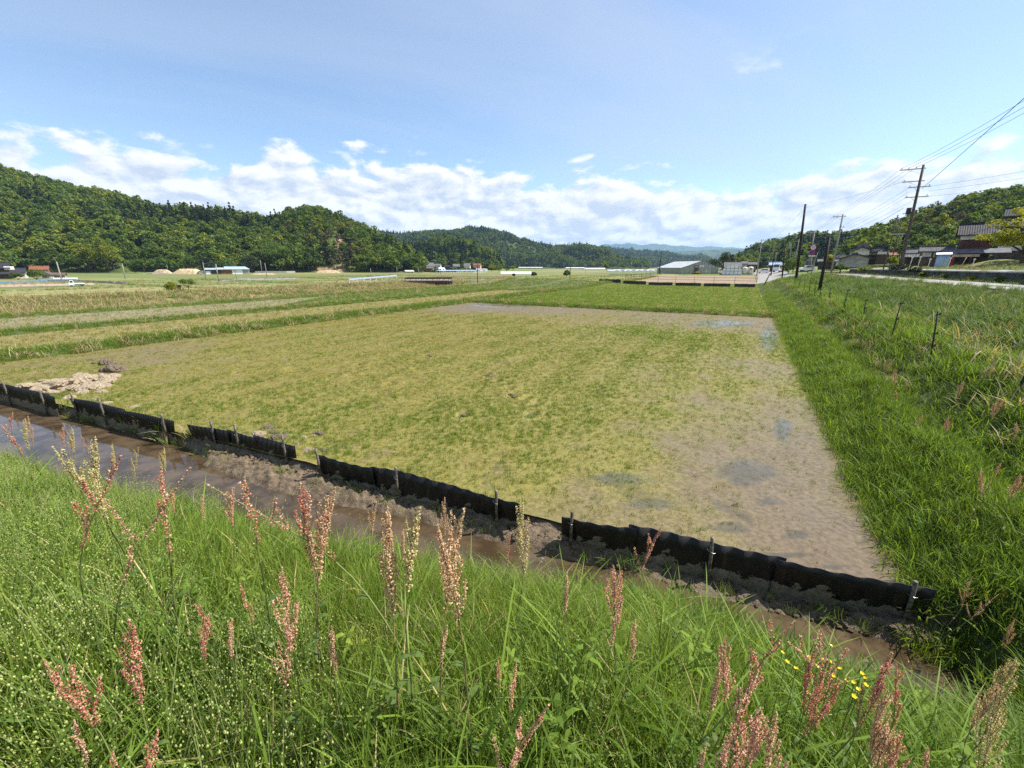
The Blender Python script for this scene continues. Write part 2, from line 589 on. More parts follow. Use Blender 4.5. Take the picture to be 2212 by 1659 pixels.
def terrain(u, v):
    u = np.asarray(u, float); v = np.asarray(v, float)
    z = np.interp(u, PROF_U, PROF_Z)
    # the river corridor ends behind the bridge
    riv = np.interp(u, [-90, -80, -47, -46], [0, 1, 1, 0]) * sstep(v, 92, 78)
    zf = np.interp(u, [-110, -47], [-0.4, 0.0])
    left = (u < -46)
    z = np.where(left, zf + (z - zf) * np.where(u > -76, sstep(v, 96, 80), 1.0), z)
    # road embankment beside the bridge
    bx, by = u + 52, v - 92
    z = z + 0.95 * np.exp(-((v - 88 + 0.12 * (u + 52)) / 7.0) ** 2) * sstep(u, -66, -58) * sstep(u, -14, -40)
    # the rough bank swells a little farther along the field edge
    w = sstep(u, 3.0, 6.0) * sstep(u, 11.0, 8.0) * (v > 0)
    z = z + w * np.clip(v - 22, 0, 40) * 0.006
    # beyond v ~ 95 the right-hand bank flattens into terraces
    flat = sstep(v, 84, 100)
    zr = 0.15 + 0.95 * sstep(v, 100, 172) + np.interp(u, [2, 10, 16, 60, 200], [0.0, 1.6, 2.1, 3.5, 7])
    zr2 = 0.12 * flat + 0.9 * sstep(v, 104, 172) * sstep(u, -48, -26)
    z = np.where(u > 2.2, z * (1 - flat) + np.maximum(zr, 0) * flat, z + np.where(u > -46, zr2, 0))
    # levee strips between the fields
    def strip(c, wdt, h): return h * np.exp(-((u - c) / wdt) ** 4)
    fl = (v > -3)
    z = z + fl * (strip(-25.7, 0.9, 0.22) + strip(-35.3, 0.7, 0.16)) * sstep(v, 150, 120)
    z = z + 0.18 * np.exp(-((v - 35.6) / 0.75) ** 4) * sstep(u, -24.6, -23.6) * sstep(u, 3.0, 2.4)
    # ditch along the near barrier
    s = v_bar(u) - v
    berm = np.interp(u, [-12, -10.2, -9, -6, -4, 3], [0.0, 0.0, 0.38, 0.36, 0.30, 0.28])
    foot = np.interp(u, [-14, -8, -4, -1.6, -0.6, 0.6, 1.6, 2.2], [1.88, 1.72, 1.42, 1.10, 0.92, 0.90, 1.02, 1.05]) + 0.07 * np.sin(u * 1.3)
    prof = np.where(s < berm, -0.22 * sstep(s, 0.0, 0.06), -0.22 - 0.26 * sstep(s, berm, berm + 0.34))
    inside = sstep(u, 2.9, 2.35)
    zd = np.where(s > -0.05, prof, 0.0)
    # embankment the photographer stands on
    k = np.clip((s - foot) / 3.5, 0, 1)
    emb = -0.42 + 2.42 * (1 - (1 - k) ** 1.55)
    emb = np.where(s > foot + 3.5, 2.0 + 0.02 * np.clip(s - foot - 3.5, 0, 6), emb)
    emb = emb - 1.6 * sstep(s, 11, 17)
    base_near = np.where(s > -0.05, np.where(s > foot, emb, z * (1 - inside) + zd * inside), z)
    z = np.where(s > foot, np.maximum(emb, np.where(u > 2.3, z * sstep(s, 6, 2), -5)), base_near)
    # unevenness
    rough = sstep(u, 2.3, 3.5) + (s > foot)
    z = z + np.clip(rough, 0, 1) * (fbm(u * 0.9, v * 0.9, 3, 3) - 0.5) * 0.28 * sstep(np.hypot(u, v), 200, 60)
    return z

def hz(X, Y):
    u, v = to_uv(X, Y)
    return float(terrain(np.array([u]), np.array([v]))[0])

def hit(x, y, tmin=1.0, tmax=900.0, lift=0.0):
    """where the line of sight through a picture point meets the ground (or a height above it)"""
    a, b, c = ray(x, y)
    ts = np.geomspace(tmin, tmax, 1500)
    u, v = to_uv(a * ts, b * ts)
    d = EYE + c * ts - terrain(u, v) - lift
    k = np.argmax(d < 0)
    if d[k] >= 0: return atd(x, y, tmax), tmax
    k = max(k, 1)
    f = d[k - 1] / (d[k - 1] - d[k])
    t = ts[k - 1] + f * (ts[k] - ts[k - 1])
    return Vector((a * t, b * t, EYE + c * t - lift)), t

def axis(segs):
    out = []
    for a, b, n in segs: out += list(np.linspace(a, b, n, endpoint=False))
    return np.array(out + [segs[-1][1]])

gu = axis([(-12000, -3000, 6), (-3000, -400, 14), (-400, -100, 24), (-100, -50, 56), (-50, -20, 60), (-20, 1.5, 110), (1.5, 8, 80), (8, 22, 60), (22, 60, 22), (60, 400, 22), (400, 3000, 12), (3000, 12000, 6)])
gv = axis([(-2000, -60, 8), (-60, -6, 18), (-6, 8, 130), (8, 34, 40), (34, 37, 14), (37, 80, 40), (80, 110, 40), (110, 250, 30), (250, 1000, 18), (1000, 12000, 14)])
GU, GV = np.meshgrid(gu, gv)
GX, GY = to_xy(GU, GV)
GZ = terrain(GU, GV)
nv_, nu_ = GU.shape
verts = np.stack([GX, GY, GZ], -1).reshape(-1, 3)
ii = np.arange((nv_ - 1) * (nu_ - 1)); r_, c_ = ii // (nu_ - 1), ii % (nu_ - 1)
q0 = r_ * nu_ + c_
faces = np.stack([q0, q0 + 1, q0 + nu_ + 1, q0 + nu_], 1)

# ground material: soil and low green near by, a patchwork of plots far away
mg, n, out = new_mat('ground_soil_and_turf')
geo = n.new('ShaderNodeNewGeometry')
P = geo.outputs['Position']
px_, py_, pz_ = n.sep(P)
pu = n.m('ADD', n.m('MULTIPLY', px_, UX), n.m('MULTIPLY', py_, UY))
pv = n.m('ADD', n.m('MULTIPLY', px_, -UY), n.m('MULTIPLY', py_, UX))
fine = n.noise(P, 9.0, 6, 0.65)
mid = n.noise(P, 0.55, 5, 0.6)
grassy = n.mix(n.ss(fine, 0.3, 0.7), (0.045, 0.062, 0.016), (0.10, 0.125, 0.035))
dry = n.mix(n.ss(fine, 0.35, 0.7), (0.10, 0.085, 0.04), (0.30, 0.25, 0.13))
near = n.mix(n.ss(mid, 0.45, 0.72), grassy, n.mix(0.5, grassy, dry))
brick = n.new('ShaderNodeTexBrick')
brick.offset = 0.37
n.put(brick.inputs['Vector'], n.xyz(n.m('ADD', pu, n.m('MULTIPLY', n.noise(P, 0.02, 2), 12.0)), pv))
brick.inputs['Scale'].default_value = 1.0
brick.inputs['Brick Width'].default_value = 34.0
brick.inputs['Row Height'].default_value = 62.0
brick.inputs['Mortar Size'].default_value = 1.9
brick.inputs['Mortar Smooth'].default_value = 0.3
brick.inputs['Bias'].default_value = 0.0
brick.inputs['Color1'].default_value = (0, 0, 0, 1)
brick.inputs['Color2'].default_value = (1, 1, 1, 1)
brick.inputs['Mortar'].default_value = (0.5, 0.5, 0.5, 1)
plot = n.ramp(brick.outputs['Color'], [(0.0, (0.13, 0.145, 0.045)), (0.25, (0.19, 0.19, 0.06)), (0.4, (0.085, 0.13, 0.028)), (0.55, (0.24, 0.205, 0.085)), (0.7, (0.10, 0.15, 0.03)), (0.85, (0.16, 0.17, 0.06)), (1.0, (0.24, 0.19, 0.12))])
levee = n.mix(n.ss(fine, 0.3, 0.7), (0.05, 0.10, 0.018), (0.10, 0.165, 0.035))
plot = n.mix(brick.outputs['Fac'], plot, levee)
plot = n.mix(n.m('MULTIPLY', n.ss(mid, 0.35, 0.7), 0.35), plot, n.mix(0.5, plot, (0.22, 0.2, 0.1)))
farf = n.m('MAXIMUM', n.ss(pv, 95.0, 104.0), n.ss(pu, -76.0, -80.0))
c = n.mix(farf, near, plot)
# dry reeds on the river banks
riv = n.m('MULTIPLY', n.m('MULTIPLY', n.ss(pu, -77.5, -76.0), n.ss(pu, -47.5, -50.0)), n.ss(pv, 92.0, 84.0))
c = n.mix(n.m('MULTIPLY', riv, n.ss(n.noise(P, 0.9, 5, 0.7), 0.38, 0.55)), c, dry)
# wet brown mud in and beside the ditch
sv = n.m('SUBTRACT', n.m('ADD', 4.93, n.m('MULTIPLY', pu, 0.133)), pv)
mudm = n.m('MULTIPLY', n.m('MULTIPLY', n.ss(sv, -0.6, -0.1), n.ss(sv, 2.1, 1.5)), n.ss(pu, 2.7, 2.3))
mudc = n.mix(n.ss(fine, 0.3, 0.7), (0.075, 0.055, 0.034), (0.16, 0.125, 0.085))
c = n.mix(mudm, c, mudc)
rgh = n.m('SUBTRACT', 0.95, n.m('MULTIPLY', mudm, 0.5))
p = principled(n, c, rgh, 0, 0.3, bump(n, fine, 0.7, 0.05))
n.l.new(p.outputs[0], out.inputs[0])

me = bpy.data.meshes.new('ground')
me.vertices.add(len(verts)); me.vertices.foreach_set('co', verts.astype(np.float32).ravel())
me.loops.add(faces.size); me.loops.foreach_set('vertex_index', faces.astype(np.int32).ravel())
me.polygons.add(len(faces)); me.polygons.foreach_set('loop_start', np.arange(0, faces.size, 4, dtype=np.int32))
me.polygons.foreach_set('use_smooth', np.ones(len(faces), bool))
me.update(); me.validate()
ground = link('ground', me, mg)
tag(ground, 'rolling valley ground with rough turf, levees and plots', None, None, 'structure')

# ------------------------------------------------------------------ wooded hills
gh = np.random.default_rng(21)
MAT_DECID = M_leaf('broadleaf_canopy', [(0.048, 0.088, 0.020), (0.072, 0.122, 0.026), (0.105, 0.165, 0.032), (0.150, 0.205, 0.040), (0.055, 0.10, 0.024)], 0.36, 0.65, 0.12, 0.25, 0.03)
MAT_LIGHT = M_leaf('fresh_green_canopy', [(0.15, 0.20, 0.028), (0.20, 0.24, 0.034), (0.125, 0.185, 0.028)], 0.38, 0.65, 0.12, 0.3, 0.05)
MAT_CONIF = M_leaf('conifer_canopy', [(0.024, 0.045, 0.017), (0.036, 0.062, 0.022), (0.050, 0.075, 0.026)], 0.15, 0.7, 0.15, 0.4, 0.03)
MAT_DULL = M_leaf('thin_brownish_pine', [(0.085, 0.085, 0.042), (0.115, 0.10, 0.052), (0.07, 0.085, 0.034)], 0.2, 0.7, 0.15)
MAT_BARK = M_simple('grey_brown_bark', (0.13, 0.10, 0.075), 0.9, 0, 0.3, 12, 0.2)

def with_trunk(me, h, r, mat=MAT_BARK):
    """adds a tapered trunk to a crown mesh (second material)"""
    mb = MB(); mb.tube([(0, 0, -0.6), (0.1, 0.05, h * 0.5), (0, 0, h)], [r, r * 0.8, r * 0.45], 5, False)
    n0 = len(me.vertices)
    tone = np.zeros(n0); me.attributes['tone'].data.foreach_get('value', tone)
    V = [tuple(v.co) for v in me.vertices] + [tuple(v) for v in mb.v]
    Fc = [tuple(p.vertices) for p in me.polygons] + [tuple(i + n0 for i in q) for q in mb.f]
    m2 = mesh(me.name + '_tree', V, Fc)
    m2.materials.append(me.materials[0]); m2.materials.append(mat)
    mi = [0] * len(me.polygons) + [1] * len(mb.f)
    m2.polygons.foreach_set('material_index', mi)
    set_attr(m2, 'tone', list(tone) + [0.5] * len(mb.v))
    return m2

forest_meshes = []
for i in range(4):
    forest_meshes.append(with_trunk(crown_mesh('forest_broadleaf', 4.0, 3.6, 5.2, 15, 34, 1.0, MAT_DECID, gh, 0.36, -0.4), 5, 0.22))
for i in range(2):
    forest_meshes.append(with_trunk(crown_mesh('forest_fresh', 3.8, 3.6, 5.0, 14, 34, 1.0, MAT_LIGHT, gh, 0.36, -0.4), 5, 0.22))
for i in range(2):
    forest_meshes.append(with_trunk(crown_mesh('forest_conifer', 2.6, 5.2, 6.6, 26, 22, 0.9, MAT_CONIF, gh, 0.4, -0.5, 'cone'), 9, 0.2))
for i in range(2):
    forest_meshes.append(with_trunk(crown_mesh('forest_thin_pine', 2.4, 3.0, 5.2, 9, 18, 0.8, MAT_DULL, gh, 0.4, -0.3), 6, 0.16))
FOREST = proto_collection(forest_meshes)

mh, n, out = new_mat('hill_floor')
geo = n.new('ShaderNodeNewGeometry'); P = geo.outputs['Position']
nz = n.noise(P, 0.12, 6, 0.65)
c = n.mix(n.ss(nz, 0.35, 0.7), (0.040, 0.060, 0.018), (0.095, 0.125, 0.032))
at_ = n.new('ShaderNodeAttribute', attribute_name='bare')
sand = n.mix(n.ss(n.noise(P, 0.25, 6, 0.7), 0.35, 0.65), (0.20, 0.13, 0.075), (0.46, 0.34, 0.21))
c = n.mix(at_.outputs['Fac'], c, sand)
p = principled(n, c, 0.95, 0, 0.1, bump(n, nz, 0.8, 2.0))
n.l.new(p.outputs[0], out.inputs[0])

mfh, n, out = new_mat('distant_wooded_slope')
geo = n.new('ShaderNodeNewGeometry'); P = geo.outputs['Position']
vo = n.new('ShaderNodeTexVoronoi'); n.put(vo.inputs['Vector'], P); vo.inputs['Scale'].default_value = 0.11
nz = n.noise(P, 0.012, 5, 0.6)
c = n.mix(n.ss(nz, 0.35, 0.65), (0.03, 0.05, 0.02), (0.085, 0.12, 0.036))
c = n.mix(1.0, c, n.ramp(vo.outputs['Distance'], [(0.0, (1.25, 1.25, 1.1)), (1.0, (0.45, 0.5, 0.5))]), 'MULTIPLY')
p = principled(n, c, 0.95, 0, 0.1, bump(n, vo.outputs['Distance'], 1.0, -6.0))
n.l.new(p.outputs[0], out.inputs[0])

def hill(name, label, sky, t_ridge, t_base, tree_h=6.5, step=6.0, spacing=5.2, conif=0.3, z0=-0.4, bare=None, gully=0.10, seed=1, back=1.0, mat=None, trees=True, bulge=0.85, forest_label=None, fresh=0.14, size=1.0, light_edge=0.0):
    """a hill whose crest follows the surveyed skyline; real depth t_base..t_ridge and a back slope"""
    xs = np.array([p[0] for p in sky], float); ys = np.array([p[1] for p in sky], float)
    X = np.arange(xs[0], xs[-1] + 0.1, step)
    Yp = np.interp(X, xs, ys)
    tr = np.interp(X, xs, t_ridge) if hasattr(t_ridge, '__len__') else np.full(len(X), float(t_ridge))
    tb = np.interp(X, xs, t_base) if hasattr(t_base, '__len__') else np.full(len(X), float(t_base))
    a = (X - CX) / F_PX; b = (CY - Yp) / F_PX
    ry = CP + b * SP; rz = -SP + b * CP
    zr = np.maximum(EYE + rz * tr - 8.2 * size * tree_h / 6.5, z0 + 0.3)
    rx_, ry_ = a * tr, ry * tr
    by = CP + (CY - 585.0) / F_PX * SP
    bx_, by_ = a * tb, np.full(len(X), by) * tb
    S = np.concatenate([np.linspace(0, 1, 22), 1 + np.linspace(0.08, 1, 9) * back])
    pos = np.zeros((len(S), len(X), 3))
    for k, s in enumerate(S):
        gx, gy = bx_ + (rx_ - bx_) * s, by_ + (ry_ - by_) * s
        nse = fbm(gx * 0.012, gy * 0.012, seed, 4) - 0.5
        if s <= 1:
            pr = bulge * math.sin(s * math.pi / 2) + (1 - bulge) * s
            env = s * (1 - s) * 4
        else:
            q = (s - 1) / back
            pr = math.cos(q * math.pi / 2) ** 1.0
            env = 0
        z = z0 + (zr - z0) * pr + (zr - z0) * nse * 2 * gully * env
        pos[k, :, 0], pos[k, :, 1], pos[k, :, 2] = gx, gy, z
    K, L = len(S), len(X)
    idx = np.arange((K - 1) * (L - 1)); r_, c_ = idx // (L - 1), idx % (L - 1)
    q0 = r_ * L + c_
    fcs = np.stack([q0, q0 + 1, q0 + L + 1, q0 + L], 1)
    me = mesh(name, pos.reshape(-1, 3), [tuple(q) for q in fcs], mat or mh, True)
    bz = np.zeros(K * L)
    # picture position of every point, used to place the bare earth where it was surveyed
    fx = pos[..., 0]; fy = pos[..., 1]; fz = pos[..., 2] - EYE
    dep = fy * CP - fz * SP
    ppx = CX + F_PX * fx / dep; ppy = CY - F_PX * (fy * SP + fz * CP) / dep
    def bare_at(x, y):
        b_ = np.zeros_like(x)
        for (ex, ey, erx, ery, st) in (bare or []):
            dd = np.hypot((x - ex) / erx, (y - ey) / ery) + (fbm(x * 0.08, y * 0.08, 5, 3) - 0.5) * 1.1
            b_ = np.maximum(b_, st * sstep(dd, 1.15, 0.75))
        return b_
    bmap = bare_at(ppx, ppy)
    set_attr(me, 'bare', bmap.ravel())
    o = link(name, me)
    tag(o, label, None, None, 'structure')
    if not trees: return o
    # trees all over the near side and a band behind the crest
    pts = []; rows = []
    for k in range(24):
        if k >= K - 1: break
        A, B, Cc, Dd = pos[k, :-1], pos[k, 1:], pos[k + 1, 1:], pos[k + 1, :-1]
        ar = np.linalg.norm(np.cross(B - A, Dd - A), axis=1)
        cnt = gh.poisson(ar / spacing ** 2)
        tot = cnt.sum()
        if tot == 0: continue
        rep = np.repeat(np.arange(L - 1), cnt)
        f1, f2 = gh.uniform(size=tot)[:, None], gh.uniform(size=tot)[:, None]
        p = (A[rep] * (1 - f1) + B[rep] * f1) * (1 - f2) + (Dd[rep] * (1 - f1) + Cc[rep] * f1) * f2
        pts.append(p); rows.append(np.full(len(p), k))
    pts = np.concatenate(pts); rows = np.concatenate(rows)
    fy, fz = pts[:, 1], pts[:, 2] - EYE
    dep = fy * CP - fz * SP
    qx, qy = CX + F_PX * pts[:, 0] / dep, CY - F_PX * (fy * SP + fz * CP) / dep
    bb = bare_at(qx, qy)
    keep = gh.uniform(size=len(pts)) > bb * 0.93
    pts, bb, qx, qy, rows = pts[keep], bb[keep], qx[keep], qy[keep], rows[keep]
    Np = len(pts)
    cn = fbm(pts[:, 0] * 0.014, pts[:, 1] * 0.014 + pts[:, 2] * 0.03, seed + 40, 3)
    kind = gh.integers(0, 4, Np)
    u_ = gh.uniform(size=Np)
    kind = np.where(u_ < fresh, gh.integers(4, 6, Np), kind)
    kind = np.where((cn > np.quantile(cn, 1 - conif)) & (gh.uniform(size=Np) < 0.8) & ((rows < 17) | ((t_base[0] if hasattr(t_base, '__len__') else t_base) > 700)), gh.integers(6, 8, Np), kind)
    if bare:
        halo = np.zeros(Np)
        for (ex, ey, erx, ery, st) in bare:
            halo = np.maximum(halo, sstep(np.hypot((qx - ex) / (erx * 1.7 + 12), (qy - ey) / (ery * 1.7 + 10)), 1.1, 0.8))
        kind = np.where((halo > gh.uniform(size=Np) * 1.1) & (u_ > 0.3), gh.integers(8, 10, Np), kind)
    scl = (0.55 + 0.75 * gh.beta(2.0, 2.2, Np)) * size * tree_h / 6.5
    rot = rand_rot(Np, 0.05, gh)
    fo = scatter('forest', pts - np.array([0, 0, 0.4]), rot, np.stack([scl, scl, scl * gh.uniform(0.85, 1.2, Np)], 1), kind, FOREST, forest_label or ('woodland covering the ' + label), 'forest')
    return o

hill('hill', 'long wooded hill behind the farmhouses and blue net',
     [(-520, 300), (-300, 330), (-120, 350), (0, 368), (25, 378), (52, 383), (75, 389), (97, 399), (130, 401), (150, 411), (180, 416), (212, 416), (237, 424), (262, 431), (287, 435), (312, 441), (330, 446), (350, 455), (400, 456), (430, 459), (446, 459), (462, 453), (487, 460), (520, 468), (560, 474), (600, 474), (640, 486), (690, 520)],
     [430] * 4 + [425] * 10 + [410] * 14, [225] * 4 + [235] * 10 + [255] * 14, 7.0, 6.0, 5.3, 0.16, 0.0, None, 0.16, 3, 1.0,
     forest_label='dense mixed woodland on the long hill behind the farmhouses', fresh=0.18, size=1.18)
hill('hill', 'round wooded hill with a sandy landslip',
     [(556, 580), (566, 540), (580, 505), (600, 478), (612, 468), (618, 462), (634, 455), (665, 449), (686, 450), (706, 455), (727, 464), (751, 476), (774, 484), (794, 493), (813, 502), (833, 511), (852, 522), (872, 534), (891, 544), (907, 556), (914, 575)],
     [300, 310, 320, 335, 340, 345, 350, 355, 355, 355, 355, 355, 355, 355, 350, 345, 340, 335, 330, 320, 300], [262] * 21, 6.6, 3.0, 4.7, 0.10, 0.0,
     [(637, 555, 20, 30, 1.0), (733, 523, 7, 12, 1.0), (722, 545, 12, 10, 0.45), (690, 552, 34, 16, 0.32), (660, 535, 30, 14, 0.2), (745, 560, 22, 16, 0.25), (700, 584, 46, 9, 0.8), (640, 582, 20, 7, 0.6)], 0.12, 8, 1.0,
     forest_label='mixed woodland on the round hill around the landslip', fresh=0.10, size=1.12)
hill('hill', 'small far hilltop peeping above the long wooded crest',
     [(380, 470), (390, 458), (398, 452), (408, 448), (416, 447), (424, 450), (434, 456), (450, 470)], 1250, 1150, 7, 3.0, 7.0, 0.2, 0.0, None, 0.05, 5, forest_label='woodland on the small far hilltop above the crest')
hill('hill', 'dark wooded spur behind the village',
     [(850, 560), (868, 540), (878, 530), (888, 525), (917, 525), (927, 517), (947, 513), (964, 509), (976, 511), (995, 515), (1015, 519), (1035, 526), (1050, 535), (1064, 543), (1078, 554), (1084, 572)],
     [560] * 16, [440] * 16, 7.5, 3.0, 5.2, 0.5, 0.0, None, 0.15, 11, forest_label='dark mixed woodland on the spur behind the village', fresh=0.08)
hill('hill', 'broad blue-green mountain across the valley',
     [(760, 520), (800, 500), (829, 499), (859, 504), (888, 501), (908, 500), (937, 498), (976, 498), (995, 494), (1015, 489), (1031, 492), (1044, 489), (1064, 494), (1083, 499), (1097, 500), (1113, 509), (1122, 515), (1132, 513), (1152, 522), (1171, 526), (1191, 532), (1210, 531), (1230, 534), (1260, 548), (1290, 572)],
     1250, [800] * 25, 7.5, 3.0, 7.6, 0.42, 0.0, None, 0.26, 17, forest_label='woodland on the broad mountain across the valley', fresh=0.08, bulge=0.4)
hill('hill', 'low wooded hill at the far end of the plain',
     [(1160, 560), (1175, 545), (1188, 536), (1210, 531), (1228, 532), (1243, 527), (1265, 528), (1287, 531), (1309, 539), (1331, 550), (1353, 556), (1375, 560), (1392, 561), (1403, 572)],
     1000, 820, 7.5, 3.0, 7.0, 0.25, 0.0, None, 0.15, 23, forest_label='woodland on the low hill at the end of the plain', fresh=0.08)
hill('hill', 'hazy ridge with dark summits behind the low hill',
     [(1270, 545), (1298, 533), (1331, 538), (1355, 541), (1362, 539), (1375, 543), (1395, 541), (1408, 544), (1425, 543), (1441, 544), (1463, 550), (1478, 553), (1500, 553), (1518, 551), (1531, 556), (1550, 566), (1580, 573)],
     2300, 1500, 7.5, 3.0, 12, 0.45, 0.0, None, 0.2, 29, forest_label='woodland on the hazy ridge behind the low hill', fresh=0.08, size=1.35)
hill('hill', 'pale blue range in front of the farthest mountains',
     [(1380, 560), (1430, 549), (1456, 545), (1474, 543), (1500, 542), (1530, 541), (1562, 539), (1583, 538), (1619, 541), (1680, 550), (1760, 565)],
     4600, 3600, 0, 3.0, 12, 0.3, 0.0, None, 0.2, 31, mat=mfh, trees=False)
hill('hill', 'farthest pale blue mountain range on the horizon',
     [(1180, 548), (1240, 538), (1289, 532), (1309, 527), (1320, 529), (1331, 527.5), (1345, 527.5), (1359, 525), (1375, 528), (1390, 530), (1412, 526.5), (1425, 529), (1436, 528), (1450, 531), (1463, 532), (1474, 530.5), (1490, 533), (1511, 535), (1529, 532), (1544, 533), (1562, 535), (1584, 534.5), (1619, 539), (1680, 547), (1800, 560)],
     9000, 7200, 0, 3.0, 12, 0.3, 0.0, None, 0.15, 37, mat=mfh, trees=False)
hill('hill', 'dark backlit hill beyond the roadside poles',
     [(1560, 570), (1592, 555), (1615, 541), (1631, 533), (1647, 529), (1664, 524), (1680, 520), (1696, 519), (1704, 514), (1716, 512), (1729, 510), (1745, 508), (1761, 506), (1778, 507), (1794, 510), (1802, 507), (1835, 503), (1867, 502), (1900, 500), (1960, 505), (2040, 520)],
     [420] * 8 + [400] * 13, [300] * 8 + [250] * 13, 6.6, 4.0, 4.6, 0.3, 2.0, None, 0.2, 41, forest_label='mixed woodland on the dark hill beyond the roadside poles', fresh=0.10)
hill('hill', 'steep dark hill rising behind the tiled houses',
     [(1815, 560), (1850, 520), (1881, 503), (1908, 495), (1925, 486), (1952, 475), (1970, 466), (1988, 457), (2006, 455), (2024, 448), (2051, 445), (2065, 435), (2078, 428), (2096, 430), (2115, 428), (2131, 423), (2164, 424), (2212, 422), (2350, 400), (2600, 380), (2900, 400)],
     [190] * 21, [112] * 21, 6.0, 5.0, 3.6, 0.05, 4.0, [(2020, 492, 44, 14, 0.95)], 0.1, 43, forest_label='mixed woodland on the steep hill behind the tiled houses', fresh=0.08, size=0.8)

# ------------------------------------------------------------------ air
mz, n, out = new_mat('valley_haze')
pv_ = n.new('ShaderNodeVolumePrincipled')
pv_.inputs['Color'].default_value = (0.40, 0.63, 1.0, 1)
pv_.inputs['Density'].default_value = 7.5e-5
pv_.inputs['Anisotropy'].default_value = 0.1
n.l.new(pv_.outputs[0], out.inputs['Volume'])
mb = MB(); mb.box(-14000, 14000, -2600, 14000, -3.2, 560)
tag(mb.build('haze', mz), 'thin pale summer haze filling the valley', None, None, 'stuff')

# ------------------------------------------------------------------ paddy fields, plots, water
def sheet(name, u0, u1, nu, v0, v1, nv, zfun, mat, label):
    U = np.linspace(u0, u1, nu); T = np.linspace(0, 1, nv)
    UU, TT = np.meshgrid(U, T)
    a = v0(UU) if callable(v0) else np.full_like(UU, v0)
    b = v1(UU) if callable(v1) else np.full_like(UU, v1)
    VV = a + (b - a) * TT
    XX, YY = to_xy(UU, VV)
    ZZ = zfun(UU, VV)
    vs = np.stack([XX, YY, ZZ], -1).reshape(-1, 3)
    i = np.arange((nv - 1) * (nu - 1)); r, c = i // (nu - 1), i % (nu - 1); q = r * nu + c
    me = mesh(name, vs, [tuple(k) for k in np.stack([q, q + 1, q + nu + 1, q + nu], 1)], mat, True)
    o = link(name, me)
    tag(o, label, None, None, 'structure')
    return o, UU, VV

# how the crop stands in the flooded plot: picture position, density, greenness, wetness
CROP = [(300, 770, .18, .2, .2), (450, 800, .5, .2, .1), (250, 860, .6, .6, .2), (350, 900, .8, .8, .2), (600, 905, .75, .75, .1), (800, 960, 1, 1.2, .1),
        (1000, 950, 1, 1.2, .1), (1200, 930, .9, .9, .1), (1400, 900, .5, .8, .3), (1350, 960, .5, .7, .4), (1500, 880, .26, .5, .5), (900, 850, .7, .3, .0),
        (700, 800, .6, .12, .0), (1000, 750, .7, .12, .0), (1200, 800, .75, .3, .0), (1400, 780, .75, .6, .1), (1500, 740, .8, .7, .1), (1560, 820, .5, .6, .3),
        (1640, 700, .04, .3, .3), (1560, 700, .25, .3, .2), (1300, 690, .3, .2, .1), (1050, 665, .05, .1, .4), (1200, 672, .1, .1, .4), (1450, 685, .12, .2, .3),
        (1100, 700, .6, .15, .0), (800, 700, .6, .2, .0), (600, 740, .55, .25, .0), (400, 760, .3, .2, .2), (1300, 1000, .3, .5, .4), (1100, 1020, .55, .7, .3),
        (1200, 1080, .14, .5, .5), (1000, 1010, .7, .8, .2), (700, 950, .8, .8, .1), (1450, 1000, .04, .4, .8), (1600, 1000, .03, .4, .9), (1650, 900, .2, .5, .6),
        (1500, 950, .06, .4, .8), (1700, 1100, .01, .4, 1.), (1900, 1200, .0, .4, 1.), (1350, 1080, .14, .5, .6), (1600, 760, .5, .6, .3), (1660, 800, .22, .5, .5),
        (550, 860, .7, .6, .0), (1120, 860, .8, .5, .0), (1250, 860, .9, .7, .0), (1550, 1080, .02, .4, .9), (1800, 1180, .0, .4, 1.), (1700, 960, .04, .4, .8), (120, 800, .5, .6, .1), (200, 790, .3, .4, .2)]
_c = np.array([[*to_uv(*at(x, y)[:2]), d, gr, w] for x, y, d, gr, w in CROP])
def crop(u, v):
    """density, greenness, wetness at a place of the flooded plot"""
    sh = np.shape(u); u = np.ravel(u); v = np.ravel(v)
    wu = u + (fbm(u * 0.35, v * 0.35, 61, 3) - 0.5) * 4.0
    wv = v + (fbm(u * 0.35, v * 0.35, 67, 3) - 0.5) * 4.0
    out = np.zeros((3, len(u)))
    for s0 in range(0, len(u), 20000):
        a, b = wu[s0:s0 + 20000], wv[s0:s0 + 20000]
        d2 = (a[:, None] - _c[None, :, 0]) ** 2 + (b[:, None] - _c[None, :, 1]) ** 2
        wgt = 1.0 / (d2 + 0.4) ** 1.7
        for k in range(3):
            out[k, s0:s0 + 20000] = (wgt * _c[None, :, 2 + k]).sum(1) / wgt.sum(1)
    st = 0.5 + 0.5 * np.sin(u * 2 * math.pi / 1.7 + 2.5 * fbm(u * 0.2, v * 0.12, 71, 2))
    pat = fbm(u * 1.6, v * 1.1, 73, 4)
    out[0] = np.clip(out[0] * (0.52 + 0.25 * st + 0.8 * (pat - 0.25)), 0, 1)
    out[1] = np.clip(out[1] + (st - 0.5) * 0.32 + (pat - 0.5) * 0.75 + (fbm(u * 0.22, v * 0.22, 99, 2) - 0.5) * 0.8, 0, 1)
    return out[0].reshape(sh), out[1].reshape(sh), out[2].reshape(sh)

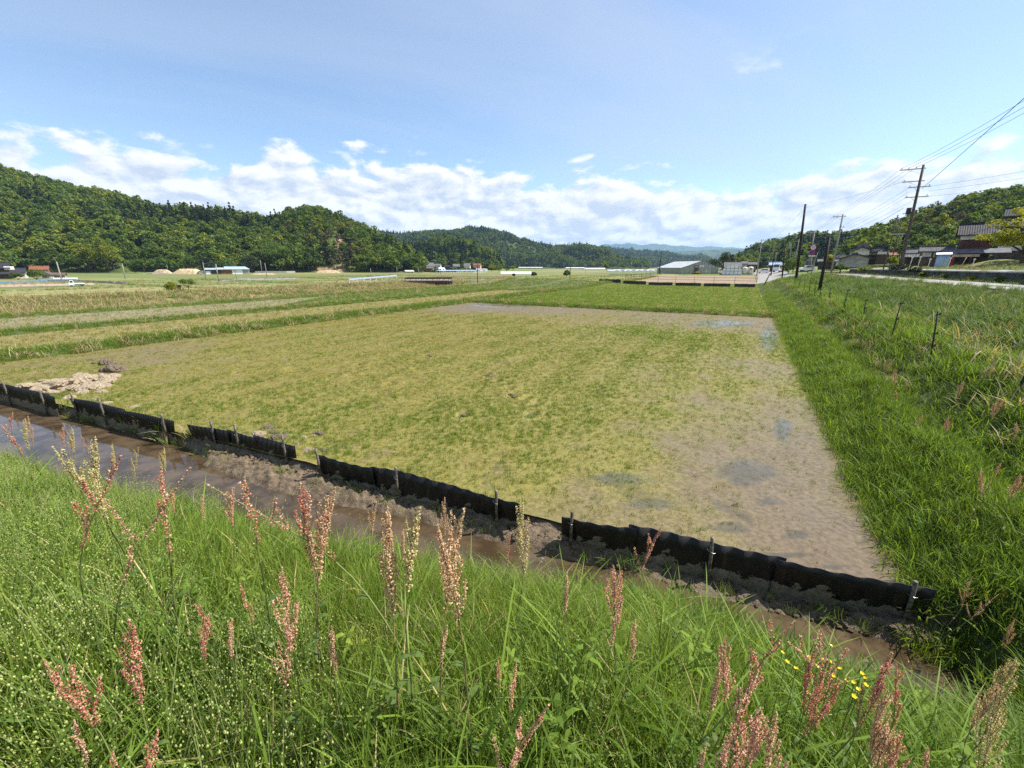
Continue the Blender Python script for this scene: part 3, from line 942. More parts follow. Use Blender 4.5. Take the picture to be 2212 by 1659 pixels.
mm, n, out = new_mat('paddy_mud')
geo = n.new('ShaderNodeNewGeometry'); P = geo.outputs['Position']
aw = n.new('ShaderNodeAttribute', attribute_name='wet').outputs['Fac']
aa = n.new('ShaderNodeAttribute', attribute_name='algae').outputs['Fac']
f1 = n.noise(P, 14.0, 6, 0.65)
f2 = n.noise(P, 1.3, 5, 0.6)
f3 = n.noise(P, 60.0, 3, 0.6)
c = n.mix(n.ss(f1, 0.32, 0.68), (0.098, 0.072, 0.042), (0.178, 0.136, 0.084))
c = n.mix(n.m('MULTIPLY', n.ss(f2, 0.45, 0.75), 0.5), c, (0.125, 0.088, 0.057))
alg = n.mix(n.ss(f1, 0.3, 0.7), (0.125, 0.115, 0.024), (0.215, 0.188, 0.048))
c = n.mix(n.m('MULTIPLY', aa, n.ss(n.m('ADD', f2, n.m('MULTIPLY', f1, 0.3)), 0.30, 0.62)), c, alg)
ap = n.new('ShaderNodeAttribute', attribute_name='pool').outputs['Fac']
film = n.m('MAXIMUM', n.m('MULTIPLY', n.ss(n.noise(P, 0.55, 4, 0.55, 0.8), 0.62, 0.70), aw), n.ss(n.m('ADD', ap, n.m('MULTIPLY', n.m('SUBTRACT', n.noise(P, 2.5, 5, 0.65), 0.5), 0.9)), 0.40, 0.72))          # shallow puddles
c = n.mix(n.m('MULTIPLY', film, 0.55), c, (0.06, 0.065, 0.055))
rg = n.m('ADD', n.m('MULTIPLY', n.m('SUBTRACT', 1.0, aw), 0.50), 0.25)
rg = n.mix(film, n.xyz(rg, rg, rg), (0.10, 0.10, 0.10))
h = n.m('ADD', n.m('MULTIPLY', f1, 0.6), n.m('MULTIPLY', f3, 0.4))
fk = n.m('MULTIPLY', film, 0.9)
h = n.m('ADD', n.m('MULTIPLY', h, n.m('SUBTRACT', 1.0, fk)), n.m('MULTIPLY', fk, 0.5))
p = principled(n, c, rg, 0, 0.3, bump(n, h, 1.0, 0.008))
n.l.new(p.outputs[0], out.inputs[0])

gf = np.random.default_rng(5)
holes = [(1055, 815), (1040, 812), (1100, 850), (1110, 858), (1140, 868), (1148, 900), (905, 800), (760, 815), (845, 835), (1000, 905), (690, 795), (520, 808), (1155, 880), (1095, 846), (1062, 826), (930, 770), (620, 800), (780, 790), (870, 760), (1180, 760), (1010, 800)]
HOLE = np.array([to_uv(*at(x + gf.normal(0, 5), y + gf.normal(0, 3))[:2]) for x, y in holes for _ in range(2)])
def mud_z(u, v):
    z = 0.05 + (fbm(u * 2.2, v * 2.2, 31, 4) - 0.5) * 0.05 + (fbm(u * 9, v * 9, 33, 2) - 0.5) * 0.012
    for hu, hv in HOLE:
        d = ((u - hu) / 0.13) ** 2 + ((v - hv) / 0.2) ** 2
        z = z - 0.085 * np.exp(-d) + 0.035 * np.exp(-(np.sqrt(d) - 1.7) ** 2 * 4)
    return z
mud, MU, MV = sheet('paddy_field', -24.65, 2.35, 300, lambda u: v_bar(u) + 0.02, 34.95, 330, mud_z, mm, 'muddy flooded paddy with thin young rice')
d_, g_, w_ = crop(MU, MV)
set_attr(mud.data, 'wet', w_.ravel())
POOL = [(1610, 1025, 60, 26), (1575, 1147, 48, 12), (1725, 1163, 34, 10), (1690, 1206, 60, 7), (1800, 1232, 40, 6), (1400, 1095, 60, 14), (1330, 1040, 60, 16), (1660, 1090, 30, 10), (1480, 1180, 40, 8), (1560, 700, 70, 7), (1660, 730, 22, 22), (1080, 662, 70, 4), (1690, 930, 20, 24)]
pl_ = np.zeros_like(MU)
for x, y, rx, ry in POOL:
    c0 = np.array(to_uv(*at(x, y)[:2])); c1 = np.array(to_uv(*at(x + rx, y)[:2])); c2 = np.array(to_uv(*at(x, y - ry)[:2]))
    A_ = np.linalg.inv(np.stack([c1 - c0, c2 - c0], 1))
    du, dv = MU - c0[0], MV - c0[1]
    pl_ = np.maximum(pl_, 1 - 0.5 * np.hypot(A_[0, 0] * du + A_[0, 1] * dv, A_[1, 0] * du + A_[1, 1] * dv))
set_attr(mud.data, 'pool', np.clip(pl_, 0, 1).ravel())
set_attr(mud.data, 'algae', np.clip(d_ * 2.4, 0, 1).ravel())

def M_plot(name, ca, cb, cc, scale=3.0, rows=None):
    m, n, out = new_mat(name)
    geo = n.new('ShaderNodeNewGeometry'); P = geo.outputs['Position']
    x, y, z = n.sep(P)
    pu = n.m('ADD', n.m('MULTIPLY', x, UX), n.m('MULTIPLY', y, UY))
    a = n.noise(P, scale, 6, 0.68); b = n.noise(P, scale * 0.12, 4, 0.55)
    c = n.mix(n.ss(a, 0.32, 0.68), ca, cb)
    c = n.mix(n.m('MULTIPLY', n.ss(b, 0.42, 0.68), 0.7), c, cc)
    if rows:
        s = n.m('SINE', n.m('ADD', n.m('MULTIPLY', pu, 2 * math.pi / rows), n.m('MULTIPLY', b, 3.0)))
        c = n.mix(n.m('MULTIPLY', n.ss(s, -0.2, 0.9), 0.5), c, cc)
    p = principled(n, c, 0.95, 0, 0.2, bump(n, a, 0.9, 0.06))
    n.l.new(p.outputs[0], out.inputs[0])
    return m

flat_z = lambda dz: (lambda u, v: terrain(u, v) + dz)
M_P2 = M_plot('young_rice_soil', (0.075, 0.115, 0.022), (0.16, 0.18, 0.045), (0.21, 0.20, 0.06), 6.0, 2.1)
sheet('rice_field', -24.6, 2.1, 40, 36.35, lambda u: 91.2 - 0.16 * (u - 2), 80, flat_z(0.012), M_P2, 'second paddy, greener, between the grass bank and far black boards')
M_P3 = M_plot('olive_fallow_soil', (0.15, 0.135, 0.05), (0.25, 0.21, 0.095), (0.17, 0.17, 0.05), 5.0)
sheet('fallow_field', -34.4, -26.75, 16, -30, 57, 70, flat_z(0.012), M_P3, 'narrow olive-brown fallow strip between two grass banks')
M_P4 = M_plot('grey_stubble_soil', (0.12, 0.115, 0.06), (0.27, 0.24, 0.155), (0.18, 0.175, 0.08), 7.0)
sheet('stubble_field', -46.2, -36.2, 18, -30, lambda u: 33 - 1.4 * (u + 46.2), 60, flat_z(0.012), M_P4, 'pale grey stubble field before the river bank')
M_P5 = M_plot('pale_meadow_soil', (0.13, 0.14, 0.05), (0.23, 0.22, 0.085), (0.29, 0.26, 0.12), 2.5, 9.0)
sheet('meadow_field', -112, -77.5, 24, -60, 52, 50, flat_z(0.02), M_P5, 'mown olive meadow beyond the river')
# brown ploughed plot behind the far boards
M_P6 = M_plot('ploughed_soil', (0.16, 0.11, 0.075), (0.32, 0.24, 0.17), (0.25, 0.20, 0.12), 3.0, 1.6)
sheet('ploughed_field', -27, 4.0, 30, lambda u: 97 - 0.16 * (u - 2), 150, 30, flat_z(0.02), M_P6, 'brown ploughed plot fenced off behind the far boards')

# ditch water
mw, n, out = new_mat('murky_ditch_water')
geo = n.new('ShaderNodeNewGeometry'); P = geo.outputs['Position']
a = n.noise(P, 2.2, 4, 0.6)
c = n.mix(n.ss(a, 0.35, 0.65), (0.042, 0.029, 0.016), (0.095, 0.068, 0.042))
wv_ = n.noise(P, 7.0, 3, 0.55)
p = principled(n, c, 0.035, 0, 0.5, bump(n, wv_, 0.08, 0.010))
p.inputs['IOR'].default_value = 1.33
n.l.new(p.outputs[0], out.inputs[0])
sheet('ditch_water', -40, 2.45, 60, lambda u: v_bar(u) - 2.0, lambda u: v_bar(u) - 0.02, 8, lambda u, v: np.full_like(u, -0.225), mw, 'murky brown water standing in the ditch')
mrv, n, out = new_mat('river_water')
p = principled(n, (0.05, 0.06, 0.05), 0.08, 0, 0.5)
n.l.new(p.outputs[0], out.inputs[0])
sheet('river_water', -61.5, -55, 4, -60, 88, 12, lambda u, v: np.full_like(u, -1.42), mrv, 'shallow river between reedy banks')

# lower lane and upper road on the bank
mr, n, out = new_mat('pale_worn_asphalt')
geo = n.new('ShaderNodeNewGeometry'); P = geo.outputs['Position']
a = n.noise(P, 30, 5, 0.7); b = n.noise(P, 0.7, 5, 0.6)
c = n.mix(n.ss(a, 0.3, 0.7), (0.22, 0.215, 0.20), (0.34, 0.33, 0.31))
c = n.mix(n.m('MULTIPLY', n.ss(b, 0.45, 0.7), 0.5), c, (0.27, 0.26, 0.24))
vo = n.new('ShaderNodeTexVoronoi', feature='DISTANCE_TO_EDGE'); n.put(vo.inputs['Vector'], n.vm('ADD', P, n.xyz(n.m('MULTIPLY', b, 1.5), a, 0.0))); vo.inputs['Scale'].default_value = 0.35
c = n.mix(n.m('MULTIPLY', n.ss(vo.outputs['Distance'], 0.02, 0.0), 0.6), c, (0.08, 0.08, 0.07))
p = principled(n, c, 0.9, 0, 0.3, bump(n, a, 0.4, 0.01))
n.l.new(p.outputs[0], out.inputs[0])
sheet('lane', 11.0, 14.2, 6, -6, 84, 120, lambda u, v: terrain(np.full_like(u, 12.6), v) * 0 + 2.56 + 0.02 * np.sin(v * 0.2), mr, 'pale narrow lane along the grassy bank')
sheet('road', 16.62, 19.9, 6, -6, 98, 120, lambda u, v: 3.235 + (u - 16.6) * 0.03, mr, 'upper road on top of the low retaining wall')
sheet('road', 2.0, 9.5, 6, 100, 235, 40, flat_z(0.05), mr, 'road running on past the greenhouse')
# worn white edge lines on the upper road
M_LINE = M_simple('worn_white_line', (0.62, 0.62, 0.6), 0.8, 0, 0.3, 4)
for uu in (16.95, 19.6):
    sheet('road_line', uu, uu + 0.13, 2, -6, 98, 100, lambda u, v: 3.241 + (u - 16.6) * 0.03, M_LINE, 'worn white edge line on the upper road')

def quad_sheet(name, pix, mat, label, z=None, n_=24):
    """a plot whose four corners were surveyed in the picture (near-left, near-right, far-right, far-left)"""
    C4 = [hit(x, y)[0] for x, y in pix]
    V = []
    for j in range(n_ + 1):
        for i in range(n_ + 1):
            a, b = i / n_, j / n_
            p = (C4[0] * (1 - a) + C4[1] * a) * (1 - b) + (C4[3] * (1 - a) + C4[2] * a) * b
            V.append((p.x, p.y, hz(p.x, p.y) + 0.06))
    q = [(j * (n_ + 1) + i, j * (n_ + 1) + i + 1, (j + 1) * (n_ + 1) + i + 1, (j + 1) * (n_ + 1) + i) for j in range(n_) for i in range(n_)]
    o = link(name, mesh(name, V, q, mat, True)); tag(o, label, None, None, 'structure'); return o
M_P7 = M_plot('dark_tilled_soil', (0.12, 0.080, 0.055), (0.22, 0.155, 0.11), (0.17, 0.13, 0.08), 1.5, 2.5)
M_P8 = M_plot('pale_tilled_soil', (0.26, 0.20, 0.14), (0.40, 0.32, 0.23), (0.32, 0.25, 0.17), 1.5, 1.5)
M_P9 = M_plot('flooded_grey_plot', (0.17, 0.175, 0.165), (0.26, 0.26, 0.24), (0.21, 0.22, 0.17), 1.0)
quad_sheet('tilled_field', [(930, 602.0), (1090, 601.0), (1100, 595.5), (962, 596.0)], M_P7, 'dark tilled plot behind the bridge')
quad_sheet('tilled_field', [(-60, 622.5), (205, 616.5), (200, 611.5), (-60, 616.5)], M_P8, 'pale tilled vegetable plot inside the blue net')
quad_sheet('flooded_field', [(478, 607.5), (640, 604.0), (640, 599.5), (482, 602.0)], M_P9, 'grey flooded plot before the blue-roofed sheds')
quad_sheet('rice_field', [(130, 611.0), (470, 611.5), (440, 604.5), (260, 605.0)], M_plot('green_far_plot', (0.09, 0.125, 0.03), (0.15, 0.18, 0.05), (0.17, 0.18, 0.06), 0.8, 6.0), 'green plot between blue net and sheds')
quad_sheet('meadow_field', [(-40, 641), (330, 634), (300, 626), (-40, 628)], M_P5, 'mown olive plot before the river bank')

# ------------------------------------------------------------------ grass, crop and reeds (uncountable cover)
gg = np.random.default_rng(11)
LEAF_FINE = M_leaf('fine_meadow_grass', [(0.095, 0.165, 0.026), (0.145, 0.230, 0.034), (0.195, 0.280, 0.046), (0.265, 0.300, 0.075)], 0.42, 0.6, 0.18, 0.35, 0.7, (0.13, 0.125, 0.045))
LEAF_BROAD = M_leaf('broad_bank_grass', [(0.092, 0.168, 0.026), (0.135, 0.225, 0.034), (0.185, 0.268, 0.042)], 0.42, 0.55, 0.2, 0.4, 0.5, (0.11, 0.115, 0.04))
LEAF_REED = M_leaf('dark_reed_grass', [(0.068, 0.130, 0.036), (0.10, 0.168, 0.044), (0.135, 0.20, 0.055)], 0.38, 0.6, 0.16, 0.3, 0.4, (0.09, 0.10, 0.04))
LEAF_DRY = M_leaf('dry_straw', [(0.32, 0.26, 0.14), (0.46, 0.39, 0.23), (0.24, 0.20, 0.10)], 0.25, 0.7, 0.2)
LEAF_RICE = M_leaf('green_seedlings', [(0.095, 0.18, 0.022), (0.145, 0.24, 0.028), (0.185, 0.265, 0.04)], 0.45, 0.6, 0.18, 0.3, 0.8)
LEAF_OLIVE = M_leaf('yellow_seedlings', [(0.160, 0.155, 0.030), (0.220, 0.200, 0.042), (0.275, 0.235, 0.066)], 0.4, 0.7, 0.15, 0.3, 0.8)
M_SPIKE = M_leaf('pale_spikelets', [(0.33, 0.42, 0.14), (0.46, 0.53, 0.22)], 0.4, 0.6, 0.3)

def spikelet_clump(name, nst, h, g):
    """thin stems hung with small pale oval seed heads"""
    V, Fc, tone = [], [], []
    for i in range(nst):
        a = g.uniform(0, 6.283); r = 0.09 * math.sqrt(g.uniform())
        b = np.array([r * math.cos(a), r * math.sin(a), 0.0])
        hh = g.uniform(*h); d = g.uniform(0, 6.283); le = g.uniform(0.05, 0.3)
        tipp = b + np.array([math.cos(d) * le * hh, math.sin(d) * le * hh, hh])
        n0 = len(V); s = 0.0011
        V += [b + (s, 0, 0), b + (-s, 0, 0), tipp + (-s * .6, 0, 0), tipp + (s * .6, 0, 0)]
        Fc.append((n0, n0 + 1, n0 + 2, n0 + 3)); tone += [0.2] * 4
        for j in range(g.integers(4, 9)):
            c = b + (tipp - b) * g.uniform(0.7, 1.02) + g.normal(0, 0.028, 3)
            w, l = g.uniform(0.0018, 0.0032), g.uniform(0.004, 0.0065)
            n0 = len(V)
            V += [c + (w, 0, 0), c + (0, w, 0), c + (-w, 0, 0), c + (0, -w, 0), c + (0, 0, l), c + (0, 0, -l)]
            for q in range(4):
                Fc.append((n0 + q, n0 + (q + 1) % 4, n0 + 4)); Fc.append((n0 + (q + 1) % 4, n0 + q, n0 + 5))
            tone += [g.uniform(0.3, 1)] * 6
    me = mesh(name, V, Fc, M_SPIKE)
    set_attr(me, 'tone', tone)
    return me

FINE = [grass_clump('fine_grass', 30, (0.14, 0.40), (0.0022, 0.0048), 0.11, (0.05, 0.55), LEAF_FINE, gg) for _ in range(5)]
BROAD = [grass_clump('broad_grass', 12, (0.22, 0.50), (0.005, 0.011), 0.10, (0.25, 1.0), LEAF_BROAD, gg, (0, 0.25, 0.45, 0.65, 0.85)) for _ in range(4)]
SPIK = [spikelet_clump('quaking_grass', 7, (0.26, 0.46), gg) for _ in range(3)]
REED = [grass_clump('reed_grass', 16, (0.32, 0.66), (0.010, 0.018), 0.18, (0.3, 1.0), LEAF_REED, gg, (0, 0.3, 0.55, 0.8)) for _ in range(4)]
TUFT = [grass_clump('bank_tuft', 22, (0.14, 0.42), (0.008, 0.016), 0.18, (0.15, 0.8), LEAF_BROAD, gg) for _ in range(4)]
DRYT = [grass_clump('dry_tuft', 18, (0.25, 0.7), (0.012, 0.024), 0.25, (0.2, 1.0), LEAF_DRY, gg) for _ in range(3)]
DRYS = [grass_clump('dry_blades', 7, (0.15, 0.4), (0.003, 0.006), 0.10, (0.3, 1.1), LEAF_DRY, gg) for _ in range(2)]

def leafy_weed(name, g, h, mat):
    """upright weed: stem with whorls of lance-shaped leaves"""
    V, Fc, tip, tone = [], [], [], []
    def leaf(b, d, up, L, w):
        n0 = len(V); d = np.array([math.cos(d), math.sin(d), 0.0]); s = np.array([-d[1], d[0], 0.0])
        for t, ww in ((0, 0.15), (0.35, 1.0), (0.7, 0.7)):
            c = b + d * L * t + np.array([0, 0, up * L * t * (1.15 - t)])
            V.append(c - s * w * ww); V.append(c + s * w * ww)
        V.append(b + d * L + np.array([0, 0, up * L * 0.12]))
        Fc.extend([(n0, n0 + 1, n0 + 3, n0 + 2), (n0 + 2, n0 + 3, n0 + 5, n0 + 4), (n0 + 4, n0 + 5, n0 + 6)])
        tn = g.uniform(0.4, 1); tip.extend([1] * 7); tone.extend([tn] * 7)
    k = 0
    for z in np.arange(0.06, h, 0.022):
        leaf(np.array([0, 0, z]), k * 2.4 + g.normal(0, 0.2), 0.55 + 0.6 * z / h, (0.10 + 0.03 * g.normal()) * (1.1 - 0.6 * z / h), 0.010)
        k += 1
    n0 = len(V); s = 0.003
    V += [(s, 0, 0), (-s, 0, 0), (-s, 0, h), (s, 0, h)]; Fc.append((n0, n0 + 1, n0 + 2, n0 + 3)); tip += [1] * 4; tone += [0.2] * 4
    me = mesh(name, V, Fc, mat); set_attr(me, 'tip', tip); set_attr(me, 'tone', tone)
    return me
WEED = [leafy_weed('leafy_weed', gg, hh, LEAF_FINE) for hh in (0.3, 0.4)]

def area_points(u0, u1, v0, v1, dens_fun, dmax, g=gg):
    N = g.poisson((u1 - u0) * (v1 - v0) * dmax)
    u, v = g.uniform(u0, u1, N), g.uniform(v0, v1, N)
    k = g.uniform(size=N) * dmax < dens_fun(u, v)
    return u[k], v[k]

def place(u, v, dz=-0.02):
    X, Y = to_xy(u, v)
    return np.stack([X, Y, terrain(u, v) + dz], 1)

def in_view(P, margin=0.12, h=0.6):
    x, y, z = P[:, 0], P[:, 1], P[:, 2] - EYE
    ok = np.zeros(len(P), bool)
    for hh in (0, h):
        dep = y * CP - (z + hh) * SP
        sx = np.abs(x / np.maximum(dep, 0.05)) < 1.28 + margin + 0.6 / np.maximum(dep, 0.3)
        sy = np.abs((y * SP + (z + hh) * CP) / np.maximum(dep, 0.05)) < 0.96 + margin + 0.9 / np.maximum(dep, 0.3)
        ok |= (dep > -0.4) & sx & sy
    return ok

# --- embankment in front of the camera
def emb_dens(u, v):
    s = v_bar(u) - v
    foot = np.interp(u, [-14, -8, -4, -1.6, -0.6, 0.6, 1.6, 2.2], [1.88, 1.72, 1.42, 1.10, 0.92, 0.90, 1.02, 1.05]) + 0.07 * np.sin(u * 1.3)
    rr = np.hypot(u, v)
    edge = sstep(s, foot - 0.10 + 0.25 * (fbm(u * 2, v * 2, 9, 2) - 0.5), foot + 0.15)
    return edge * (1.0 / (1 + (rr / 7.0) ** 2)) * (0.65 + 0.7 * fbm(u * 1.2, v * 1.2, 12, 2))
EP = []
u, v = area_points(-19, 7, -6, 5.2, lambda u, v: 330 * emb_dens(u, v) * (v_bar(u) - v < 6.6), 330)
P_ = place(u, v); k = in_view(P_); P_, u, v = P_[k], u[k], v[k]
rr = np.linalg.norm(P_ - np.array([0, 0, EYE]), axis=1)
k = rr > 0.85; P_, u, v = P_[k], u[k], v[k]
N = len(P_)
rightish = sstep(u + v * 0.3, -1.0, 2.2)          # broad grass takes over near the ditch end
r1 = gg.uniform(size=N)
pid = gg.integers(0, 5, N)
pid = np.where(r1 < 0.11 + 0.27 * rightish, gg.integers(5, 9, N), pid)
pat = fbm(u * 0.8, v * 0.8, 15, 3)
pid = np.where((r1 > 0.69 + 0.40 * rightish) & (pat > 0.36), gg.integers(9, 12, N), pid)
pid = np.where(r1 > 0.993, gg.integers(12, 14, N), pid)
ss_ = v_bar(u) - v - np.interp(u, [-14, -8, -4, -1.6, -0.6, 0.6, 1.6, 2.2], [1.88, 1.72, 1.42, 1.10, 0.92, 0.90, 1.02, 1.05])
pid = np.where((r1 > 0.925) & (r1 < 0.985), gg.integers(14, 16, N), pid)
scl = gg.uniform(0.7, 1.2, N) * (0.75 + 0.5 * fbm(u * 0.6, v * 0.6, 16, 2)) * (1 - 0.45 * sstep(ss_, 0.7, 0.0) * sstep(u, -1, -5))
GRASS_NEAR = proto_collection(FINE + BROAD + SPIK + WEED + DRYS)
scatter('grass', P_, rand_rot(N, 0.16, gg), scl, pid, GRASS_NEAR, 'tall meadow grass and quaking grass on the near embankment', 'grass')
print('embankment clumps', N)

# --- bank along the field edge up to the lane
def bank_dens(u, v):
    rr = np.hypot(u, v)
    return 1.0 / (1 + (rr / 13.0) ** 1.7)
u, v = area_points(2.12, 11.1, 3.6, 98, lambda u, v: 95 * bank_dens(u, v) * ((v > v_bar(u) - 1.3)), 95)
P_ = place(u, v); k = in_view(P_, 0.1, 0.9); P_, u, v = P_[k], u[k], v[k]
N = len(P_); r1 = gg.uniform(size=N)
zone = fbm(u * 0.35, v * 0.2, 19, 3)
reedy = sstep(u, 5.7, 7.0) * (0.75 + 0.5 * (zone - 0.5))
pid = gg.integers(0, 4, N)
pid = np.where(r1 < 0.85 * reedy, gg.integers(4, 8, N), pid)
pid = np.where((r1 > 0.975) & (u > 3.6), gg.integers(8, 11, N), pid)
mixz = sstep(u, 3.6, 4.4) * sstep(u, 6.6, 5.6)
pid = np.where((r1 < 0.35 * mixz), gg.integers(11, 15, N), pid)
scl = gg.uniform(0.7, 1.2, N) * (0.8 + 0.45 * sstep(u, 3.4, 5.0)) * (0.7 + 0.6 * fbm(u * 0.8, v * 0.8, 20, 2)) * (1 - 0.45 * sstep(u, 7.2, 10.3))
BANK = proto_collection(TUFT + REED + DRYT + BROAD)
scatter('grass', P_, rand_rot(N, 0.18, gg), scl, pid, BANK, 'rough grass and reeds on the bank between paddy and lane', 'grass')
print('bank clumps', N)

# dense fine fringe at the paddy edge
u, v = area_points(2.0, 3.7, 3.9, 60, lambda u, v: 170 * bank_dens(u, v), 170)
P_ = place(u, v); k = in_view(P_, 0.1, 0.6); P_, u, v = P_[k], u[k], v[k]; N = len(P_)
scatter('grass', P_, rand_rot(N, 0.2, gg), gg.uniform(0.6, 1.05, N), gg.integers(0, 9, N), proto_collection(FINE + TUFT), 'bright fine grass hanging over the paddy edge', 'grass')

# strip between lane and retaining wall, and turf beyond the upper road
u, v = area_points(14.3, 16.45, 5, 98, lambda u, v: 9 + 0 * u, 9)
u2, v2 = area_points(20, 34, 10, 110, lambda u, v: 3 + 0 * u, 3)
u3, v3 = area_points(4, 17, 86, 104, lambda u, v: 6 + 0 * u, 6)
u, v = np.concatenate([u, u2, u3]), np.concatenate([v, v2, v3])
P_ = place(u, v); k = in_view(P_, 0.1, 0.6); P_, u, v = P_[k], u[k], v[k]; N = len(P_)
scatter('grass', P_, rand_rot(N, 0.2, gg), gg.uniform(0.4, 0.8, N), gg.integers(0, 11, N), BANK, 'weeds and turf along the lane and below the houses', 'grass')

# --- levees between the plots
lv = []
def strip_pts(u0, u1, v0, v1, d, cond=None):
    a, b = area_points(u0, u1, v0, v1, lambda u, v: d / (1 + (np.hypot(u, v) / 55.0) ** 1.5), d)
    if cond is not None:
        k = cond(a, b); a, b = a[k], b[k]
    lv.append((a, b))
strip_pts(-26.75, -24.45, -8, 140, 55)
strip_pts(-36.2, -34.3, -12, 60, 40)
strip_pts(-50.2, -46.2, -20, 84, 22)
strip_pts(-24.8, 2.4, 34.75, 36.5, 60)
strip_pts(-46, -36, 20, 90, 14, lambda a, b: b > 34 - 1.4 * (a + 46.2))
strip_pts(-34.4, -26.7, 57.5, 92, 14)
strip_pts(-24.6, -10, -3, 8, 30, lambda a, b: (b < v_bar(a) + 0.05) & (b > v_bar(a) - 0.05))
strip_pts(-25, 3, 91.5, 97.5, 16, lambda a, b: b > 92.4 - 0.16 * (a - 2))
u = np.concatenate([a for a, b in lv]); v = np.concatenate([b for a, b in lv])
P_ = place(u, v); k = in_view(P_, 0.08, 0.6); P_, u, v = P_[k], u[k], v[k]; N = len(P_)
scl = gg.uniform(0.6, 1.1, N) * (0.75 + 0.4 * fbm(u * 0.5, v * 0.5, 22, 2))
pid = np.where(gg.uniform(size=N) < 0.07, gg.integers(8, 11, N), gg.integers(0, 4, N))
scatter('grass', P_, rand_rot(N, 0.2, gg), scl, pid, BANK, 'tufted grass on the low banks between the plots', 'grass')
print('levee clumps', N)

# --- dry reeds along the river
u, v = area_points(-78, -48.5, -25, 92, lambda u, v: 9.0 * (sstep(u, -63, -66) + 0.6 * sstep(u, -54, -51)) * (0.25 + 1.3 * sstep(fbm(u * 0.25, v * 0.25, 25, 3), 0.35, 0.6)), 16)
P_ = place(u, v); k = in_view(P_, 0.08, 0.6); P_ = P_[k]; N = len(P_)
pid = np.where(gg.uniform(size=N) < 0.33, gg.integers(8, 11, N), gg.integers(0, 4, N))
scatter('reeds', P_, rand_rot(N, 0.25, gg), gg.uniform(0.8, 1.7, N), pid, BANK, 'dry straw-coloured reeds on the river banks', 'reeds')
# meadow and levee tufts farther off
def far_d(u, v):
    line = np.minimum(np.abs((v % 26.0) - 13.0), np.abs((u % 31.0) - 15.5) * 1.2)
    return np.where(line < 0.9, 3.0, 0.12) * (np.hypot(u, v) < 210)
u, v = area_points(-150, -77, -60, 150, far_d, 3.0)
u2, v2 = area_points(-76, -26, 94, 190, far_d, 3.0)
u, v = np.concatenate([u, u2]), np.concatenate([v, v2])
P_ = place(u, v); k = in_view(P_, 0.06, 0.6); P_ = P_[k]; N = len(P_)
pid = np.where(gg.uniform(size=N) < 0.2, gg.integers(8, 11, N), gg.integers(0, 4, N))
scatter('grass', P_, rand_rot(N, 0.2, gg), gg.uniform(0.9, 1.6, N), pid, BANK, 'grass lines dividing the far plots', 'grass')

# stubble and short regrowth on the two narrow strips
u, v = area_points(-34.3, -26.8, -15, 57, lambda u, v: 26 / (1 + (np.hypot(u, v) / 40) ** 1.4), 26)
u2, v2 = area_points(-46.1, -36.3, -15, 33, lambda u, v: 20 / (1 + (np.hypot(u, v) / 45) ** 1.4), 20)
k = v2 < 32.5 - 1.4 * (u2 + 46.2); u2, v2 = u2[k], v2[k]
strip1 = np.concatenate([np.ones(len(u)), np.zeros(len(u2))])
u, v = np.concatenate([u, u2]), np.concatenate([v, v2])
P_ = place(u, v, 0.0); k = in_view(P_, 0.06, 0.4); P_, strip1, u, v = P_[k], strip1[k], u[k], v[k]; N = len(P_)
SHORT = proto_collection([grass_clump('stubble', 12, (0.05, 0.16), (0.006, 0.012), 0.16, (0.2, 1.2), LEAF_DRY, gg, (0, 0.5)) for _ in range(2)] + [grass_clump('regrowth', 12, (0.05, 0.15), (0.006, 0.012), 0.16, (0.2, 1.1), LEAF_OLIVE, gg, (0, 0.5)) for _ in range(2)] + TUFT[:2])
pt = fbm(u * 0.5, v * 0.25, 83, 3)
r1 = gg.uniform(size=N)
pid = np.where(strip1 > 0.5, np.where(r1 < 0.12, 0, np.where(r1 < 0.78 + (pt - 0.5) * 0.4, 2, 4)), np.where(r1 < 0.42, 0, np.where(r1 < 0.74 + (pt - 0.5) * 0.5, 2, 4))) + gg.integers(0, 2, N)
scatter('stubble', P_, rand_rot(N, 0.2, gg), np.where(pid >= 4, gg.uniform(0.3, 0.6, N), gg.uniform(0.7, 1.5, N)), pid, SHORT, 'straw stubble and short regrowth on the narrow plots', 'stubble')

# --- young rice
SEED_G = [grass_clump('rice_tuft', 9, (0.03, 0.09), (0.004, 0.007), 0.06, (0.1, 0.8), LEAF_RICE, gg, (0, 0.5)) for _ in range(3)]
SEED_O = [grass_clump('yellow_tuft', 10, (0.02, 0.055), (0.004, 0.009), 0.09, (0.5, 1.5), LEAF_OLIVE, gg, (0, 0.5)) for _ in range(3)]
RICE = proto_collection(SEED_G + SEED_O)
N0 = 240000
u, v = gg.uniform(-24.5, 2.2, N0), gg.uniform(1, 34.8, N0)
k = v > v_bar(u) + 0.12; u, v = u[k], v[k]
d, gr, w = crop(u, v)
k = gg.uniform(size=len(u)) < d * 1.05; u, v, gr = u[k], v[k], gr[k]
P_ = place(u, v); P_[:, 2] = mud_z(u, v) - 0.006
k = in_view(P_, 0.05, 0.2); P_, gr = P_[k], gr[k]; N = len(P_)
pid = np.where(gg.uniform(size=N) < gr, gg.integers(0, 3, N), gg.integers(3, 6, N))
scatter('rice_seedlings', P_, rand_rot(N, 0.15, gg), gg.uniform(0.7, 1.35, N), pid, RICE, 'thin young rice seedlings standing in the muddy paddy', 'seedlings')
print('rice tufts', N)
N0 = 70000
u, v = gg.uniform(-24.4, 2.0, N0), 36.4 + (91 - 36.4) * gg.uniform(size=N0) ** 1.5
k = v < 91 - 0.16 * (u - 2); u, v = u[k], v[k]
st = 0.5 + 0.5 * np.sin(u * 2 * math.pi / 2.1 + 2.0 * fbm(u * 0.1, v * 0.1, 77, 2))
pt = fbm(u * 0.5, v * 0.3, 79, 3)
